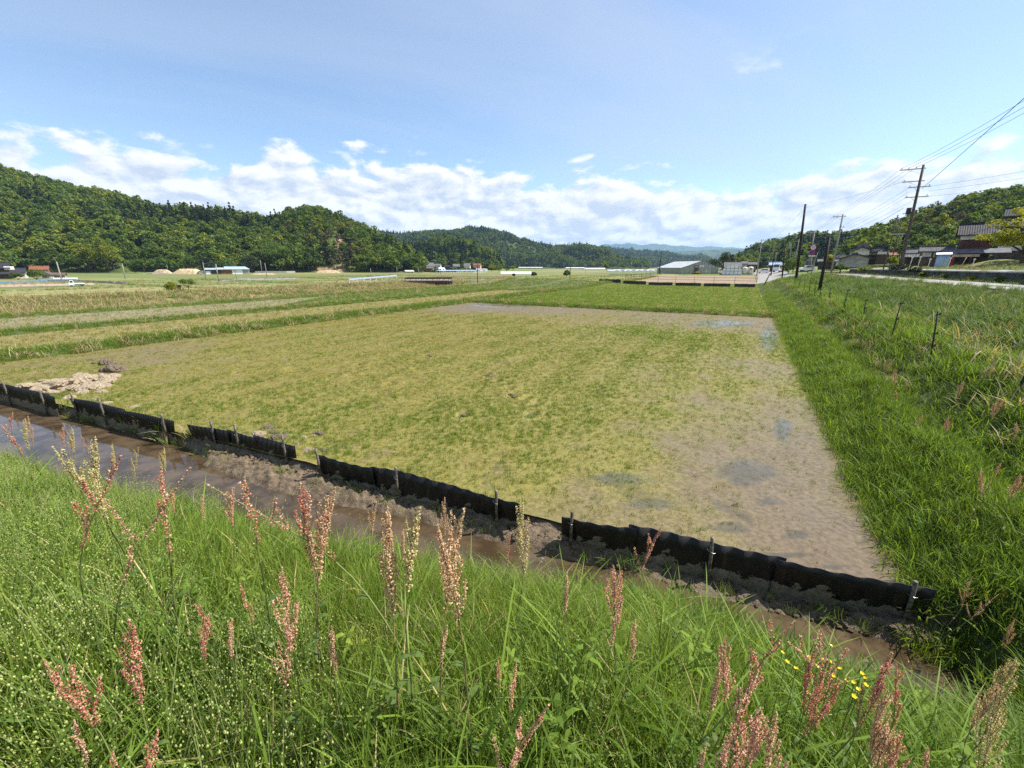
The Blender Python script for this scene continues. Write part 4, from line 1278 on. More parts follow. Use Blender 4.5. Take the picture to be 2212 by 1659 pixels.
P_ = place(u, v, 0.0); k = in_view(P_, 0.05, 0.2); P_, st, pt = P_[k], st[k], pt[k]; N = len(P_)
pid = np.where(gg.uniform(size=N) < 0.42 + 0.55 * st + (pt - 0.5) * 0.8, gg.integers(0, 3, N), gg.integers(3, 6, N))
scatter('rice_seedlings', P_, rand_rot(N, 0.12, gg), gg.uniform(1.2, 2.2, N), pid, RICE, 'denser green rice in the second paddy', 'seedlings')

# ------------------------------------------------------------------ black corrugated barriers with stakes
mk, n, out = new_mat('black_plastic_with_dried_mud')
tcn = n.new('ShaderNodeTexCoord'); O = tcn.outputs['Object']
x, y, z = n.sep(O)
a = n.noise(O, 3.2, 6, 0.65); b = n.noise(O, 14.0, 5, 0.7)
edge = n.m('ADD', n.m('MULTIPLY', n.m('SUBTRACT', a, 0.5), 0.75), n.m('MULTIPLY', n.m('SUBTRACT', b, 0.5), 0.16))
st_ = n.ss(n.m('SUBTRACT', n.m('ADD', -0.02, edge), z), -0.004, 0.012)
mud_c = n.mix(n.ss(b, 0.3, 0.7), (0.16, 0.14, 0.105), (0.30, 0.265, 0.205))
blk = n.mix(n.ss(b, 0.35, 0.75), (0.010, 0.010, 0.011), (0.022, 0.021, 0.020))
c = n.mix(n.m('MULTIPLY', st_, 0.8), blk, mud_c)
streak = n.noise(n.xyz(n.m('MULTIPLY', x, 10.0), n.m('MULTIPLY', y, 10.0), n.m('MULTIPLY', z, 1.2)), 1.6, 4, 0.6)
c = n.mix(n.m('MULTIPLY', n.ss(streak, 0.58, 0.72), 0.35), c, (0.10, 0.06, 0.035))
p = principled(n, c, n.lin(st_, 0, 1, 0.42, 0.9), 0, 0.35)
n.l.new(p.outputs[0], out.inputs[0])
M_BLACK = mk
M_STAKE = M_simple('weathered_grey_stake', (0.19, 0.165, 0.14), 0.85, 0, 0.35, 18, 0.3, 0.003)
M_WIRE = M_simple('thin_tie_wire', (0.35, 0.35, 0.34), 0.4, 0.8, 0.1)

def sheet_panel(L, h, amp, wl, mat, seed):
    """one corrugated sheet along +x, foot sunk into the soil; slightly bowed and uneven on top"""
    n = max(8, int(L / wl * 8))
    V, Fc = [], []
    g = np.random.default_rng(seed)
    ph = g.uniform(0, 6.28); sag = g.uniform(-0.015, 0.02)
    zs = (-0.34, -0.02, h * 0.5, h)
    th = 0.005
    for side in (0, 1):
        for k, zz in enumerate(zs):
            for i in range(n + 1):
                x = L * i / n
                w = amp * math.sin(2 * math.pi * x / wl + ph)
                bow = 0.02 * math.sin(math.pi * x / L + ph) * (zz / h)
                lean = 0.03 * math.sin(x * 0.9 + ph) * max(zz, 0) / h
                top = (0.012 * math.sin(x * 3.1 + ph) + sag * math.sin(math.pi * x / L)) if k == 3 else 0
                V.append((x, w + bow + lean + side * th, zz + top))
    m = n + 1; K = len(zs)
    for side in (0, 1):
        for k in range(K - 1):
            for i in range(n):
                a = side * K * m + k * m + i
                q = (a, a + 1, a + m + 1, a + m)
                Fc.append(q if side == 0 else q[::-1])
    for i in range(n):
        a = (K - 1) * m + i
        Fc.append((a, a + 1, a + 1 + K * m, a + K * m))
    for i in (0, n):
        for k in range(K - 1):
            a = k * m + i
            Fc.append((a, a + m, a + m + K * m, a + K * m))
    return mesh('sheet', V, Fc, mat, True)

def barrier(label, p0, p1, heights, joints, stakes, amp, wl, seed, group):
    """p0, p1: surveyed positions of the upper corners at both ends; joints: fractions where sheets overlap; stakes: (fraction, top picture point)"""
    A = at(*p0, heights[0]); B = at(*p1, heights[1])
    d = B - A; L = d.length
    root = empty('corrugated_barrier', (A.x, A.y, 0.0), math.atan2(d.y, d.x))
    tag(root, label, 'barrier', group)
    cuts = [0] + joints + [1]
    for i in range(len(cuts) - 1):
        a, b = cuts[i] * L, cuts[i + 1] * L
        over = 0.10 if i < len(cuts) - 2 else 0
        hh = heights[0] + (heights[1] - heights[0]) * (cuts[i] + cuts[i + 1]) / 2
        o = link('sheet', sheet_panel(b - a + over, hh, amp, wl, M_BLACK, seed + i), None, root)
        o.location = (a, 0.012 * (i % 2), 0.0)
    g = np.random.default_rng(seed)
    for fr, up, lean in stakes:
        hh = heights[0] + (heights[1] - heights[0]) * fr + up
        mb = MB()
        r = 0.021
        mb.tube([(0, 0, -0.4), (lean * 0.4, 0, hh * 0.5), (lean, 0, hh - 0.006), (lean, 0, hh)], [r, r, r, r * 0.8], 10)
        o = mb.build('stake', M_STAKE, root, True)
        o.location = (fr * L, -0.034 - amp, 0)
        tb = MB()
        tb.tube([(0.03, -0.012, hh * 0.55), (0.0, -0.03, hh * 0.56), (-0.05, -0.01, hh * 0.58), (-0.06, 0.03, hh * 0.58)], 0.003, 5)
        tb.build('tie_wire', M_WIRE, o)
    return root

GB = 'black corrugated barriers along the ditch'
barrier('black barrier at the picture edge, nearest the pale dried clods', (-95, 806), (112, 857), (0.33, 0.33), [0.45], [(0.0, 0.1, 0), (0.58, 0.16, -0.03), (0.93, 0.14, -0.02)], 0.012, 0.085, 3, GB)
barrier('short black barrier with fine ribs standing straight in the ditch water', (155, 859), (369, 910), (0.33, 0.33), [0.52], [(0.035, 0.17, 0.02), (0.36, 0.2, -0.03), (0.95, 0.16, 0.01)], 0.012, 0.085, 13, GB)
barrier('black barrier with a rusty patch behind heaped mud', (409, 914), (635, 962.6), (0.33, 0.33), [0.36, 0.62], [(0.26, 0.2, 0.02), (0.50, 0.22, 0.01), (0.93, 0.2, -0.01)], 0.008, 0.13, 23, GB)
barrier('long black barrier with three stakes and pale mud splashes', (681, 981.5), (1124, 1086.5), (0.33, 0.33), [0.31, 0.66], [(0.03, 0.15, -0.03), (0.46, 0.15, 0.0), (0.91, 0.15, 0.0)], 0.012, 0.26, 33, GB)
barrier('nearest and longest black barrier, ending at the grass bank', (1215, 1110), (2020, 1274), (0.33, 0.33), [0.22, 0.64], [(0.035, 0.10, 0.0), (0.47, 0.13, -0.03), (0.955, 0.09, -0.02)], 0.013, 0.24, 43, GB)

# six far boards beyond the second paddy
fb = [(1293.5, 1339.6, 613.0, 613.9), (1345.8, 1394.5, 614.4, 615.2), (1400.7, 1451.7, 615.6, 616.3), (1458.7, 1513, 616.6, 617.6), (1520, 1576.5, 618.0, 619.0), (1586, 1630, 619.3, 620.2)]
names = ['leftmost', 'second from the left', 'third from the left', 'third from the right', 'second from the right', 'rightmost']
for i, (x0, x1, y0, y1) in enumerate(fb):
    A, B = at(x0, y0 + 0.6, 0.02), at(x1, y1 + 0.6, 0.02)
    d = B - A; L = d.length
    root = empty('corrugated_barrier', (A.x, A.y, hz(A.x, A.y)), math.atan2(d.y, d.x))
    tag(root, 'low black board beyond the second paddy, %s of six' % names[i], 'barrier', 'low black boards beyond the second paddy')
    nsh = 3
    for k in range(nsh):
        o = link('sheet', sheet_panel(L / nsh + 0.05, 0.60, 0.02, 0.5, M_BLACK, 60 + i * 3 + k), None, root)
        o.location = (L * k / nsh, 0.01 * (k % 2), 0)

# ------------------------------------------------------------------ mud heaps and clods
mc, n, out = new_mat('heaped_mud')
geo = n.new('ShaderNodeNewGeometry'); P = geo.outputs['Position']
a = n.noise(P, 11, 7, 0.7); b = n.noise(P, 45, 4, 0.6)
c = n.mix(n.ss(a, 0.3, 0.7), (0.075, 0.054, 0.033), (0.215, 0.160, 0.105))
c = n.mix(n.m('MULTIPLY', n.ss(n.noise(P, 2.0, 4, 0.6), 0.55, 0.7), 0.4), c, (0.12, 0.12, 0.035))
p = principled(n, c, n.lin(a, 0.3, 0.7, 0.45, 0.9), 0, 0.4, bump(n, n.m('ADD', a, n.m('MULTIPLY', b, 0.5)), 1.0, 0.04))
n.l.new(p.outputs[0], out.inputs[0])
M_MUD = mc
M_CLOD = M_simple('pale_dried_clay', (0.36, 0.295, 0.21), 0.95, 0, 0.2, 7, 0.2, 0.06, (0.17, 0.135, 0.092))
M_CLODD = M_simple('dark_damp_clay', (0.16, 0.125, 0.09), 0.85, 0, 0.3, 9, 0.3, 0.03)

# berm of heaped mud at the foot of the barriers: one bumpy sheet
U = np.linspace(-9.6, 2.35, 300); S = np.linspace(-0.02, 0.85, 34)
UU, SS = np.meshgrid(U, S)
w = np.interp(UU, [-9.6, -9.0, -7, -5.5, -4.5, -2, -0.3, 0.2, 1.2, 2.0, 2.35], [0.02, 0.62, 0.84, 0.74, 0.56, 0.50, 0.48, 0.52, 0.46, 0.42, 0.40])
VV = v_bar(UU) - SS
lump = fbm(UU * 2.6, VV * 3.4, 91, 5, 0.6); fine_ = fbm(UU * 8, VV * 8, 93, 4, 0.6)
hgt = np.interp(UU, [-9.6, -8, -5, -3, 2.3], [0.03, 0.11, 0.11, 0.08, 0.05])
bz_ = np.interp(UU, [-9.7, -9.2, -7, -4, -2, -1.3, -0.4, 1.0, 2.0], [-0.22, -0.09, -0.09, -0.09, -0.07, -0.10, -0.16, -0.17, -0.10])
fall = sstep(SS / w, 1.15, 0.35)
ZZ = -0.36 + fall * (0.36 + bz_ + hgt * (lump * 2.2 - 0.95) * sstep(SS, 0.0, 0.18) + 0.12 * (fine_ - 0.5)) + 0.03 * (fine_ - 0.5)
XX, YY = to_xy(UU, VV)
nU, nS = len(U), len(S)
i_ = np.arange((nS - 1) * (nU - 1)); q = (i_ // (nU - 1)) * nU + i_ % (nU - 1)
mo = link('mud_berm', mesh('mud_berm', np.stack([XX, YY, ZZ], -1).reshape(-1, 3), [tuple(k) for k in np.stack([q, q + nU, q + nU + 1, q + 1], 1)], M_MUD, True))
tag(mo, 'bumpy berm of dug mud between ditch water and barriers', None, None, 'structure')

def clod_mesh(g, flat=0.6):
    bm = bmesh.new(); bmesh.ops.create_icosphere(bm, subdivisions=4, radius=1.0)
    o = g.uniform(0, 50, 3)
    for v in bm.verts:
        p = v.co
        f = 1 + 1.1 * (fbm(np.array([p.x * 1.7 + o[0] + p.z * 1.3]), np.array([p.y * 1.7 + o[1] - p.z * 1.1]), 3, 5, 0.6)[0] - 0.5)
        f += 0.22 * abs(fbm(np.array([p.x * 4.1 + o[1] + p.z * 3]), np.array([p.y * 4.1 + o[2] + p.z * 2]), 9, 3)[0] - 0.5)
        v.co = Vector((p.x * f * 1.25, p.y * f, p.z * f * flat))
    me = bpy.data.meshes.new('clod'); bm.to_mesh(me); bm.free()
    return me
gc = np.random.default_rng(17)
CL_P = [clod_mesh(gc) for _ in range(5)]
CL_D = [clod_mesh(gc, 0.7) for _ in range(4)]
for m_ in CL_P: m_.materials.append(M_CLOD)
for m_ in CL_D: m_.materials.append(M_CLODD)
def clod(px, py, wpx, pale, label, group):
    P0 = at(px, py, 0.02)
    t = P0.y * CP + (EYE - P0.z) * SP
    r = wpx * t / F_PX / 2
    me = (CL_P if pale else CL_D)[gc.integers(0, 5 if pale else 4)]
    o = link('clod', me)
    o.location = (P0.x, P0.y, 0.02 + r * 0.12)
    o.scale = (r, r * gc.uniform(0.7, 1.0), r * gc.uniform(0.55, 0.85))
    o.rotation_euler = (gc.normal(0, 0.15), gc.normal(0, 0.15), gc.uniform(-0.5, 0.5) - 0.5)
    tag(o, label, 'clod', group)
PC = [(60, 842, 46), (90, 846, 40), (112, 842, 52), (145, 832, 50), (190, 842, 40), (225, 830, 44), (250, 815, 30), (75, 838, 40), (105, 832, 34), (130, 838, 30), (155, 842, 36), (185, 824, 46), (215, 820, 40), (165, 828, 30), (205, 838, 48), (232, 836, 26), (120, 850, 26), (180, 850, 22), (95, 826, 24), (140, 826, 26), (238, 822, 22), (175, 815, 24), (60, 832, 22), (218, 848, 20), (198, 866, 18), (150, 862, 24), (185, 870, 16), (235, 872, 18), (290, 880, 18), (305, 905, 16), (340, 905, 14)]
for x, y, w in PC: clod(x, y, w, True, 'pale dried clay lump lying behind the leftmost barriers', 'pale dried clay lumps behind the barriers')
DC = [(230, 787, 34), (245, 803, 44), (262, 800, 26), (196, 778, 16), (205, 786, 12)]
for x, y, w in DC: clod(x, y, w, False, 'dark clay lump out in the mud beyond the pale heap', 'dark clay lumps beyond the pale heap')
DC2 = [(580, 925, 26), (592, 935, 22), (563, 940, 24), (600, 948, 30), (655, 946, 18), (690, 940, 24), (682, 944, 16), (640, 960, 20), (665, 975, 22), (700, 975, 18), (555, 950, 28), (525, 945, 24), (620, 940, 16)]
for x, y, w in DC2: clod(x, y, w, gc.uniform() < 0.3, 'muddy sod thrown up behind the rusty-patched barrier', 'muddy sods behind the rusty-patched barrier')
for x, y in holes:
    for q in range(int(gc.integers(1, 3))):
        clod(x + gc.normal(0, 7), y + gc.normal(0, 3), gc.uniform(6, 13), False, 'small dark mud lump beside the footprints across the paddy', 'dark mud lumps beside the paddy footprints')
# many small crumbs on the berm
NC = 2600
u = gc.uniform(-9.3, 2.2, NC); s = gc.uniform(0.03, 0.75, NC) * np.interp(u, [-9.6, -9.0, -7, -5.5, -4.5, -2, 2.3], [0.02, 0.5, 0.64, 0.58, 0.48, 0.46, 0.42])
v = v_bar(u) - s
lump = fbm(u * 2.6, v * 3.4, 91, 5, 0.6)
hg = np.interp(u, [-9.6, -8, -5, -3, 2.3], [0.03, 0.11, 0.11, 0.08, 0.05])
bzc = np.interp(u, [-9.7, -9.2, -7, -4, -2, -1.3, -0.4, 1.0, 2.0], [-0.22, -0.09, -0.09, -0.09, -0.07, -0.10, -0.16, -0.17, -0.10])
X, Y = to_xy(u, v)
z = -0.37 + (0.36 + bzc + hg * (lump * 2.2 - 0.95)) * sstep(s / 0.5, 1.15, 0.35)
scl = 0.006 + 0.030 * gc.uniform(size=NC) ** 4
crumb = proto_collection([m_ for m_ in CL_D])
M2 = [m_.copy() for m_ in CL_D[:2]]
for m_ in M2 : m_.materials.clear(); m_.materials.append(M_MUD)
crumb = proto_collection(M2 + M2[:1])
scatter('mud_crumbs', np.stack([X, Y, z], 1), rand_rot(NC, 0.6, gc), scl, gc.integers(0, 3, NC), crumb, 'crumbs of mud scattered over the berm', 'mud')

# sprouts on the berm and debris floating on the ditch
NS = 260
u = gc.uniform(-15.5, 2.2, NS); s = np.where(u < -9.6, gc.uniform(0.01, 0.06, NS), gc.uniform(0.0, 0.5, NS) ** 1.3)
v = v_bar(u) - s; X, Y = to_xy(u, v)
scatter('sprouts', np.stack([X, Y, np.where(u < -9.6, -0.24, -0.16)], 1), rand_rot(NS, 0.3, gc), gc.uniform(0.25, 0.7, NS), gc.integers(0, 9, NS), proto_collection(FINE + BROAD), 'small green sprouts growing on the mud berm', 'sprouts')
fl_m = []
for q in range(3):
    V = [(-0.02, 0, 0), (0, 0.005, 0.001), (0.022, 0.001 * q, 0), (0.002, -0.005, 0.001)]
    m_ = mesh('floating_leaf', V, [(0, 1, 2, 3)], (LEAF_OLIVE, LEAF_DRY, LEAF_FINE)[q]); set_attr(m_, 'tone', [0.6] * 4); fl_m.append(m_)
NS = 900
u = gc.uniform(-9.5, 2.0, NS); s = gc.uniform(0.45, 1.7, NS)
pt = fbm(u * 1.3, s * 3.0, 55, 3); k = pt > 0.47; u, s = u[k], s[k]; NS = len(u)
X, Y = to_xy(u, v_bar(u) - s)
rt = np.zeros((NS, 3)); rt[:, 2] = gc.uniform(0, 6.28, NS)
scatter('floating_leaves', np.stack([X, Y, np.full(NS, -0.221)], 1), rt, gc.uniform(0.5, 1.5, NS), gc.integers(0, 3, NS), proto_collection(fl_m), 'bits of leaf and straw floating on the ditch water', 'debris')

# ------------------------------------------------------------------ materials for built things
M_TILE = M_simple('dark_glazed_roof_tile', (0.045, 0.047, 0.056), 0.7, 0, 0.25, 5, 0.15)
M_TILE2 = M_simple('weathered_grey_roof_tile', (0.15, 0.15, 0.155), 0.75, 0, 0.25, 3, 0.25)
M_TILER = M_simple('red_brown_roof_tile', (0.24, 0.085, 0.045), 0.7, 0, 0.25, 3)
M_TILEB = M_simple('brown_sheet_roof', (0.13, 0.095, 0.075), 0.7, 0, 0.25, 3)
M_PLAST = M_simple('off_white_plaster', (0.62, 0.60, 0.55), 0.85, 0, 0.12, 1.5)
M_GREYP = M_simple('grey_mortar_wall', (0.33, 0.33, 0.32), 0.9, 0, 0.15, 1.5)
M_WOOD = M_simple('dark_weathered_boards', (0.075, 0.055, 0.042), 0.85, 0, 0.3, 3)
M_REDW = M_simple('red_brown_boards', (0.085, 0.034, 0.026), 0.8, 0, 0.25, 3)
M_BRNW = M_simple('brown_earth_wall', (0.17, 0.12, 0.085), 0.9, 0, 0.2, 2)
M_PINK = M_simple('pink_render', (0.52, 0.32, 0.26), 0.85, 0, 0.1, 2)
M_GLASS = M_simple('dark_window_glass', (0.03, 0.035, 0.04), 0.08, 0, 0.1, 2, 0.8)
M_WHITE = M_simple('white_paint', (0.78, 0.79, 0.80), 0.4, 0, 0.06, 3, 0.5)
M_FILM = M_simple('white_polythene_film', (0.80, 0.82, 0.84), 0.35, 0, 0.05, 2, 0.5)
M_BLUEM = M_simple('pale_blue_metal_sheet', (0.42, 0.55, 0.70), 0.35, 0.2, 0.1, 1.5)
M_GREYM = M_simple('grey_metal_sheet', (0.15, 0.15, 0.17), 0.85, 0, 0.15, 1.5, 0.15)
M_RUST = M_simple('rusty_red_sheet', (0.24, 0.085, 0.045), 0.8, 0, 0.3, 1.5)
M_CONC = M_simple('grey_concrete', (0.36, 0.35, 0.33), 0.9, 0, 0.18, 2.5, 0.3, 0.01)
M_CONCD = M_simple('dark_mossy_concrete', (0.085, 0.082, 0.072), 0.9, 0, 0.35, 1.2, 0.3, 0.02)
M_POLEC = M_simple('grey_concrete_pole', (0.30, 0.29, 0.275), 0.85, 0, 0.15, 3)
M_POLEW = M_simple('dark_creosoted_pole', (0.028, 0.023, 0.019), 0.8, 0, 0.3, 5)
M_POLEB = M_simple('brown_weathered_pole', (0.10, 0.080, 0.062), 0.8, 0, 0.25, 5)
M_STEEL = M_simple('galvanised_steel', (0.42, 0.43, 0.44), 0.45, 0.6, 0.12, 5)
M_DARK = M_simple('black_rubber', (0.02, 0.02, 0.02), 0.7, 0, 0.1, 5)
M_CABLE = M_simple('black_cable', (0.025, 0.025, 0.028), 0.6, 0, 0.1, 5)
M_PORC = M_simple('white_porcelain', (0.7, 0.7, 0.68), 0.25, 0, 0.05, 5)
M_YEL = M_simple('yellow_machine_paint', (0.62, 0.33, 0.03), 0.4, 0, 0.1, 3)
M_CREAM = M_simple('cream_plastic_tank', (0.60, 0.57, 0.46), 0.5, 0, 0.1, 2)
M_GHOUSE = M_simple('grey_green_greenhouse_film', (0.30, 0.32, 0.27), 0.45, 0, 0.15, 1.2)
M_GROOF = M_simple('weathered_roof_film', (0.46, 0.48, 0.48), 0.5, 0, 0.12, 0.8)
M_GFRAME = M_simple('greenhouse_pipe', (0.45, 0.46, 0.44), 0.5, 0.3, 0.1, 3)
M_SAND = M_simple('pale_orange_sand', (0.56, 0.42, 0.27), 0.95, 0, 0.2, 1.2, 0.2, 0.2)
M_STONE = M_simple('pale_granite', (0.48, 0.42, 0.34), 0.9, 0, 0.25, 1.0)
M_DRED = M_simple('dark_red_girder', (0.10, 0.025, 0.022), 0.6, 0, 0.2, 1.5)
M_RAILB = M_simple('brown_steel_rail', (0.10, 0.055, 0.045), 0.6, 0, 0.2, 2)
M_RED = M_simple('red_cloth', (0.45, 0.02, 0.025), 0.8, 0, 0.1, 2)
M_TAN = M_simple('faded_tan_board', (0.50, 0.37, 0.29), 0.8, 0, 0.12, 2)
M_SIGNR = M_simple('sign_red', (0.50, 0.03, 0.03), 0.5, 0, 0.05, 2)
M_SIGNB = M_simple('sign_blue', (0.03, 0.07, 0.35), 0.5, 0, 0.05, 2)
M_SIGNK = M_simple('sign_black', (0.012, 0.012, 0.014), 0.5, 0, 0.05, 2)
M_REFL = M_simple('pale_reflector', (0.62, 0.60, 0.48), 0.3, 0, 0.05, 2)
mn, n, out = new_mat('blue_net')
tcn = n.new('ShaderNodeTexCoord')
nz = n.noise(tcn.outputs['Object'], 1.4, 4, 0.6)
p = principled(n, n.mix(n.ss(nz, 0.35, 0.65), (0.03, 0.12, 0.36), (0.07, 0.24, 0.55)), 0.6, 0, 0.3)
tp = n.new('ShaderNodeBsdfTransparent'); mx = n.new('ShaderNodeMixShader')
n.put(mx.inputs[0], n.lin(nz, 0.3, 0.7, 0.45, 0.95))
n.l.new(tp.outputs[0], mx.inputs[1]); n.l.new(p.outputs[0], mx.inputs[2]); n.l.new(mx.outputs[0], out.inputs[0])
M_NET = mn

# ------------------------------------------------------------------ builders
def face_cam(P, off=0.0):
    """rotation about z that turns a thing's -y side to the lens, plus an offset"""
    return math.atan2(P.y, P.x) - math.pi / 2 + off

def tiled_slope(w, run, rise, cols, rows, mat, wav=0.035, step=0.03, th=0.10):
    """roof slope: ridge along x at (0, 0, rise), falling to y = -run; tile columns and overlapping rows are real relief"""
    V, Fc = [], []
    nx = cols * 4
    ys = []
    for r in range(rows):
        ys += [(r / rows, 0.0), ((r + 1) / rows - 1e-3, step)]
    for (t, d) in ys:
        for i in range(nx + 1):
            x = -w / 2 + w * i / nx
            c = wav * (0.5 + 0.5 * math.cos(2 * math.pi * i / 4))
            V.append((x, -run * t, rise * (1 - t) + c + d * 1.0))
    m = nx + 1
    for k in range(len(ys) - 1):
        for i in range(nx):
            a = k * m + i
            Fc.append((a, a + m, a + m + 1, a + 1))
    n0 = len(V)
    V += [(-w / 2, 0, rise - th), (w / 2, 0, rise - th), (w / 2, -run, -th), (-w / 2, -run, -th)]
    Fc.append((n0, n0 + 1, n0 + 2, n0 + 3))
    last = (len(ys) - 1) * m
    Fc.append((n0 + 3, n0 + 2, last + nx, last))
    Fc.append(tuple([n0, n0 + 3, last] + [k * m for k in range(len(ys) - 2, -1, -1)]))
    Fc.append(tuple([n0 + 2, n0 + 1, nx] + [k * m + nx for k in range(1, len(ys))]))
    return V, Fc

def gable_house(name, label, cat, P, rz, W, D, eave, rise, wall, roof, over=0.5, tiles=0, windows=(), band=None, group=None, z0=-0.6, door=None, lower=None):
    """ridge along local x. windows: (side, along, sill, width, height). band: (z0, z1, material) strip on all walls"""
    root = empty(name, (P.x, P.y, P.z), rz)
    tag(root, label, cat, group)
    mb = MB()
    prof = [(-D / 2, z0), (D / 2, z0), (D / 2, eave), (0, eave + rise * 0.985 * (D / 2) / (D / 2 + over)), (-D / 2, eave)]
    Mx = Matrix(((0, 1, 0, 0), (1, 0, 0, 0), (0, 0, 1, 0), (0, 0, 0, 1)))
    mb.prism(prof, -W / 2, W / 2, Mx)
    mb.build('wall', wall, root)
    if band:
        for (b0, b1, bm_) in band:
            bb = MB(); e = 0.03
            bb.box(-W / 2 - e, W / 2 + e, -D / 2 - e, D / 2 + e, b0, b1)
            bb.build('wall_band', bm_, root)
    run = D / 2 + over
    rise_t = rise + 0.0
    ez = eave - rise * over / (D / 2 + over)
    w = W + 2 * over * 0.9
    rf = MB()
    if tiles:
        V, Fc = tiled_slope(w, run, rise_t, tiles, max(4, int(run / 0.32)), roof)
    else:
        V, Fc = tiled_slope(w, run, rise_t, max(6, int(w / 0.6)), max(3, int(run / 0.8)), roof, 0.03, 0.03, 0.12)
    rf.add([(x, y, z + ez + 0.10) for x, y, z in V], Fc)
    rf.add([(-x, -y, z + ez + 0.10) for x, y, z in V], Fc)
    r = rf.build('roof', roof, root)
    rb = MB(); rb.box(-w / 2 - 0.05, w / 2 + 0.05, -0.16, 0.16, ez + rise_t + 0.06, ez + rise_t + 0.32)
    rb.build('ridge_cap', roof, r)
    for (side, x, z, ww, hh, *mt) in windows:
        fr, pn = MB(), MB()
        fr.box(x - ww / 2 - 0.06, x + ww / 2 + 0.06, -0.06, 0.02, z - 0.06, z + hh + 0.06)
        pn.box(x - ww / 2, x - 0.03, -0.085, -0.058, z, z + hh)
        pn.box(x + 0.03, x + ww / 2, -0.085, -0.058, z, z + hh)
        fo = fr.build('window', mt[0] if mt else M_GREYM, root)
        pn.build('pane', mt[1] if len(mt) > 1 else M_GLASS, fo)
        if side == 'f': fo.location = (0, -D / 2 - 0.04, 0)
        elif side == 'b': fo.location = (0, D / 2 + 0.04, 0); fo.rotation_euler = (0, 0, math.pi)
        elif side == 'l': fo.location = (-W / 2 - 0.04, 0, 0); fo.rotation_euler = (0, 0, -math.pi / 2)
        else: fo.location = (W / 2 + 0.04, 0, 0); fo.rotation_euler = (0, 0, math.pi / 2)
    if door:
        x, ww, hh = door
        db = MB(); db.box(x - ww / 2, x + ww / 2, -D / 2 - 0.08, -D / 2 + 0.02, 0, hh)
        db.build('door', M_WOOD, root)
    if lower:
        zl, dep = lower
        lb = MB()
        V, Fc = tiled_slope(W + 0.8, dep, 0.7, max(6, int(W / 0.5)), 3, roof, 0.03, 0.03, 0.1)
        lb.add([(x, y - D / 2, z + zl - 0.7) for x, y, z in V], Fc)
        lb.build('lower_roof', roof, root)
        pb = MB(); pb.box(-W / 2, W / 2, -D / 2 - dep + 0.5, -D / 2 + 0.02, z0, zl - 0.55)
        pb.build('porch_wall', M_WOOD, root)
    return root

def px_house(name, label, x0, x1, y_ridge, y_eave, y_base, t, wall, roof, D=None, off=0.0, gable=False, **kw):
    """a house surveyed from the picture: its frontage x0..x1, ridge, eaves and base height at distance t"""
    k = t / F_PX
    xm = (x0 + x1) / 2
    B = atd(xm, y_base, t)
    cosr = math.cos(math.atan2(B.x, B.y))
    Wd = (x1 - x0) * k * (cosr if abs(off) < 0.3 else cosr)
    Tz = atd(xm, y_ridge, t).z; Ez = atd(xm, y_eave, t).z
    over = kw.pop('over', 0.45)
    if gable:
        D_ = Wd - 2 * over; W_ = D or Wd
        rz = face_cam(B, off) + math.pi / 2
    else:
        W_ = Wd - 2 * over * 0.9; D_ = D or Wd * 0.7
        rz = face_cam(B, off)
    rise = max(0.6, Tz - Ez)
    eave = Ez - B.z + rise * over / (D_ / 2 + over)
    B2 = Vector((B.x, B.y, B.z)) + Vector((B.x, B.y, 0)).normalized() * ((W_ if gable else D_) / 2)
    return gable_house(name, label, 'house', B2, rz, W_, D_, max(1.2, eave), rise, wall, roof, over, **kw)

# ------------------------------------------------------------------ houses above the upper road
def two_window(s, z=1.0, w=1.6, h=1.1, d=1.6): return [(s, -d, z, w, h), (s, d, z, w, h)]
GR = 'houses above the upper road'
h1 = px_house('farmhouse', 'black tiled storehouse with red-brown boards and a grey lean-to awning', 2044, 2134, 485, 510.5, 575, 56, M_REDW, M_TILE, D=5.0, off=0.06, over=0.55, tiles=17, group=GR, z0=-1.0,
    band=[(3.55, 4.1, M_PLAST), (-0.9, 1.6, M_WOOD)], windows=[('l', 0.2, 3.0, 1.0, 1.0)])
aw = MB()
aw.box(-3.0, 3.3, -2.0, 0.1, 0, 0.05, Matrix.Translation((0, -2.5, 2.25)) @ Matrix.Rotation(R(17), 4, 'X'))
aw.build('awning', M_GREYM, h1)
aw = MB(); aw.box(-2.4, 0.6, -4.35, -4.3, 1.22, 1.55); aw.build('tan_board', M_TAN, h1)
for xx in (-2.8, -0.1, 2.9):
    pm = MB(); pm.box(xx - 0.06, xx + 0.06, -4.3, -4.18, -1.0, 1.66); pm.build('post', M_WOOD, h1)
st = MB()
for k in range(7): st.box(-2.3 + k * 0.7, -1.75 + k * 0.7, -3.3, -2.7, -0.6, 0.2 + 0.5 * ((k * 37) % 10) / 10)
st.build('stored_boxes', M_WOOD, h1)
px_house('farmhouse', 'tall two-storey black tiled house, highest behind the bright roadside tree', 2126, 2330, 447, 468, 572, 64, M_WOOD, M_TILE, D=7.5, off=0.05, over=0.6, tiles=34, group=GR, z0=-1.0,
    band=[(6.0, 6.75, M_PLAST), (2.2, 3.0, M_PLAST)], windows=[('l', 0.0, 3.8, 1.6, 1.2), ('l', -1.5, 0.8, 1.6, 1.2)])
px_house('outbuilding', 'low brown outbuilding with grey wave-tiled roof and shuttered window', 1976, 2052, 534, 545, 569, 60, M_BRNW, M_TILE2, D=4.0, off=0.05, over=0.4, tiles=22, group=GR, z0=-1.0,
    windows=[('f', 0.6, 1.0, 1.5, 0.75, M_WHITE), ('f', -0.95, 1.05, 0.8, 0.6, M_WHITE, M_PLAST), ('f', 2.0, 1.05, 0.8, 0.6, M_WHITE, M_PLAST)])
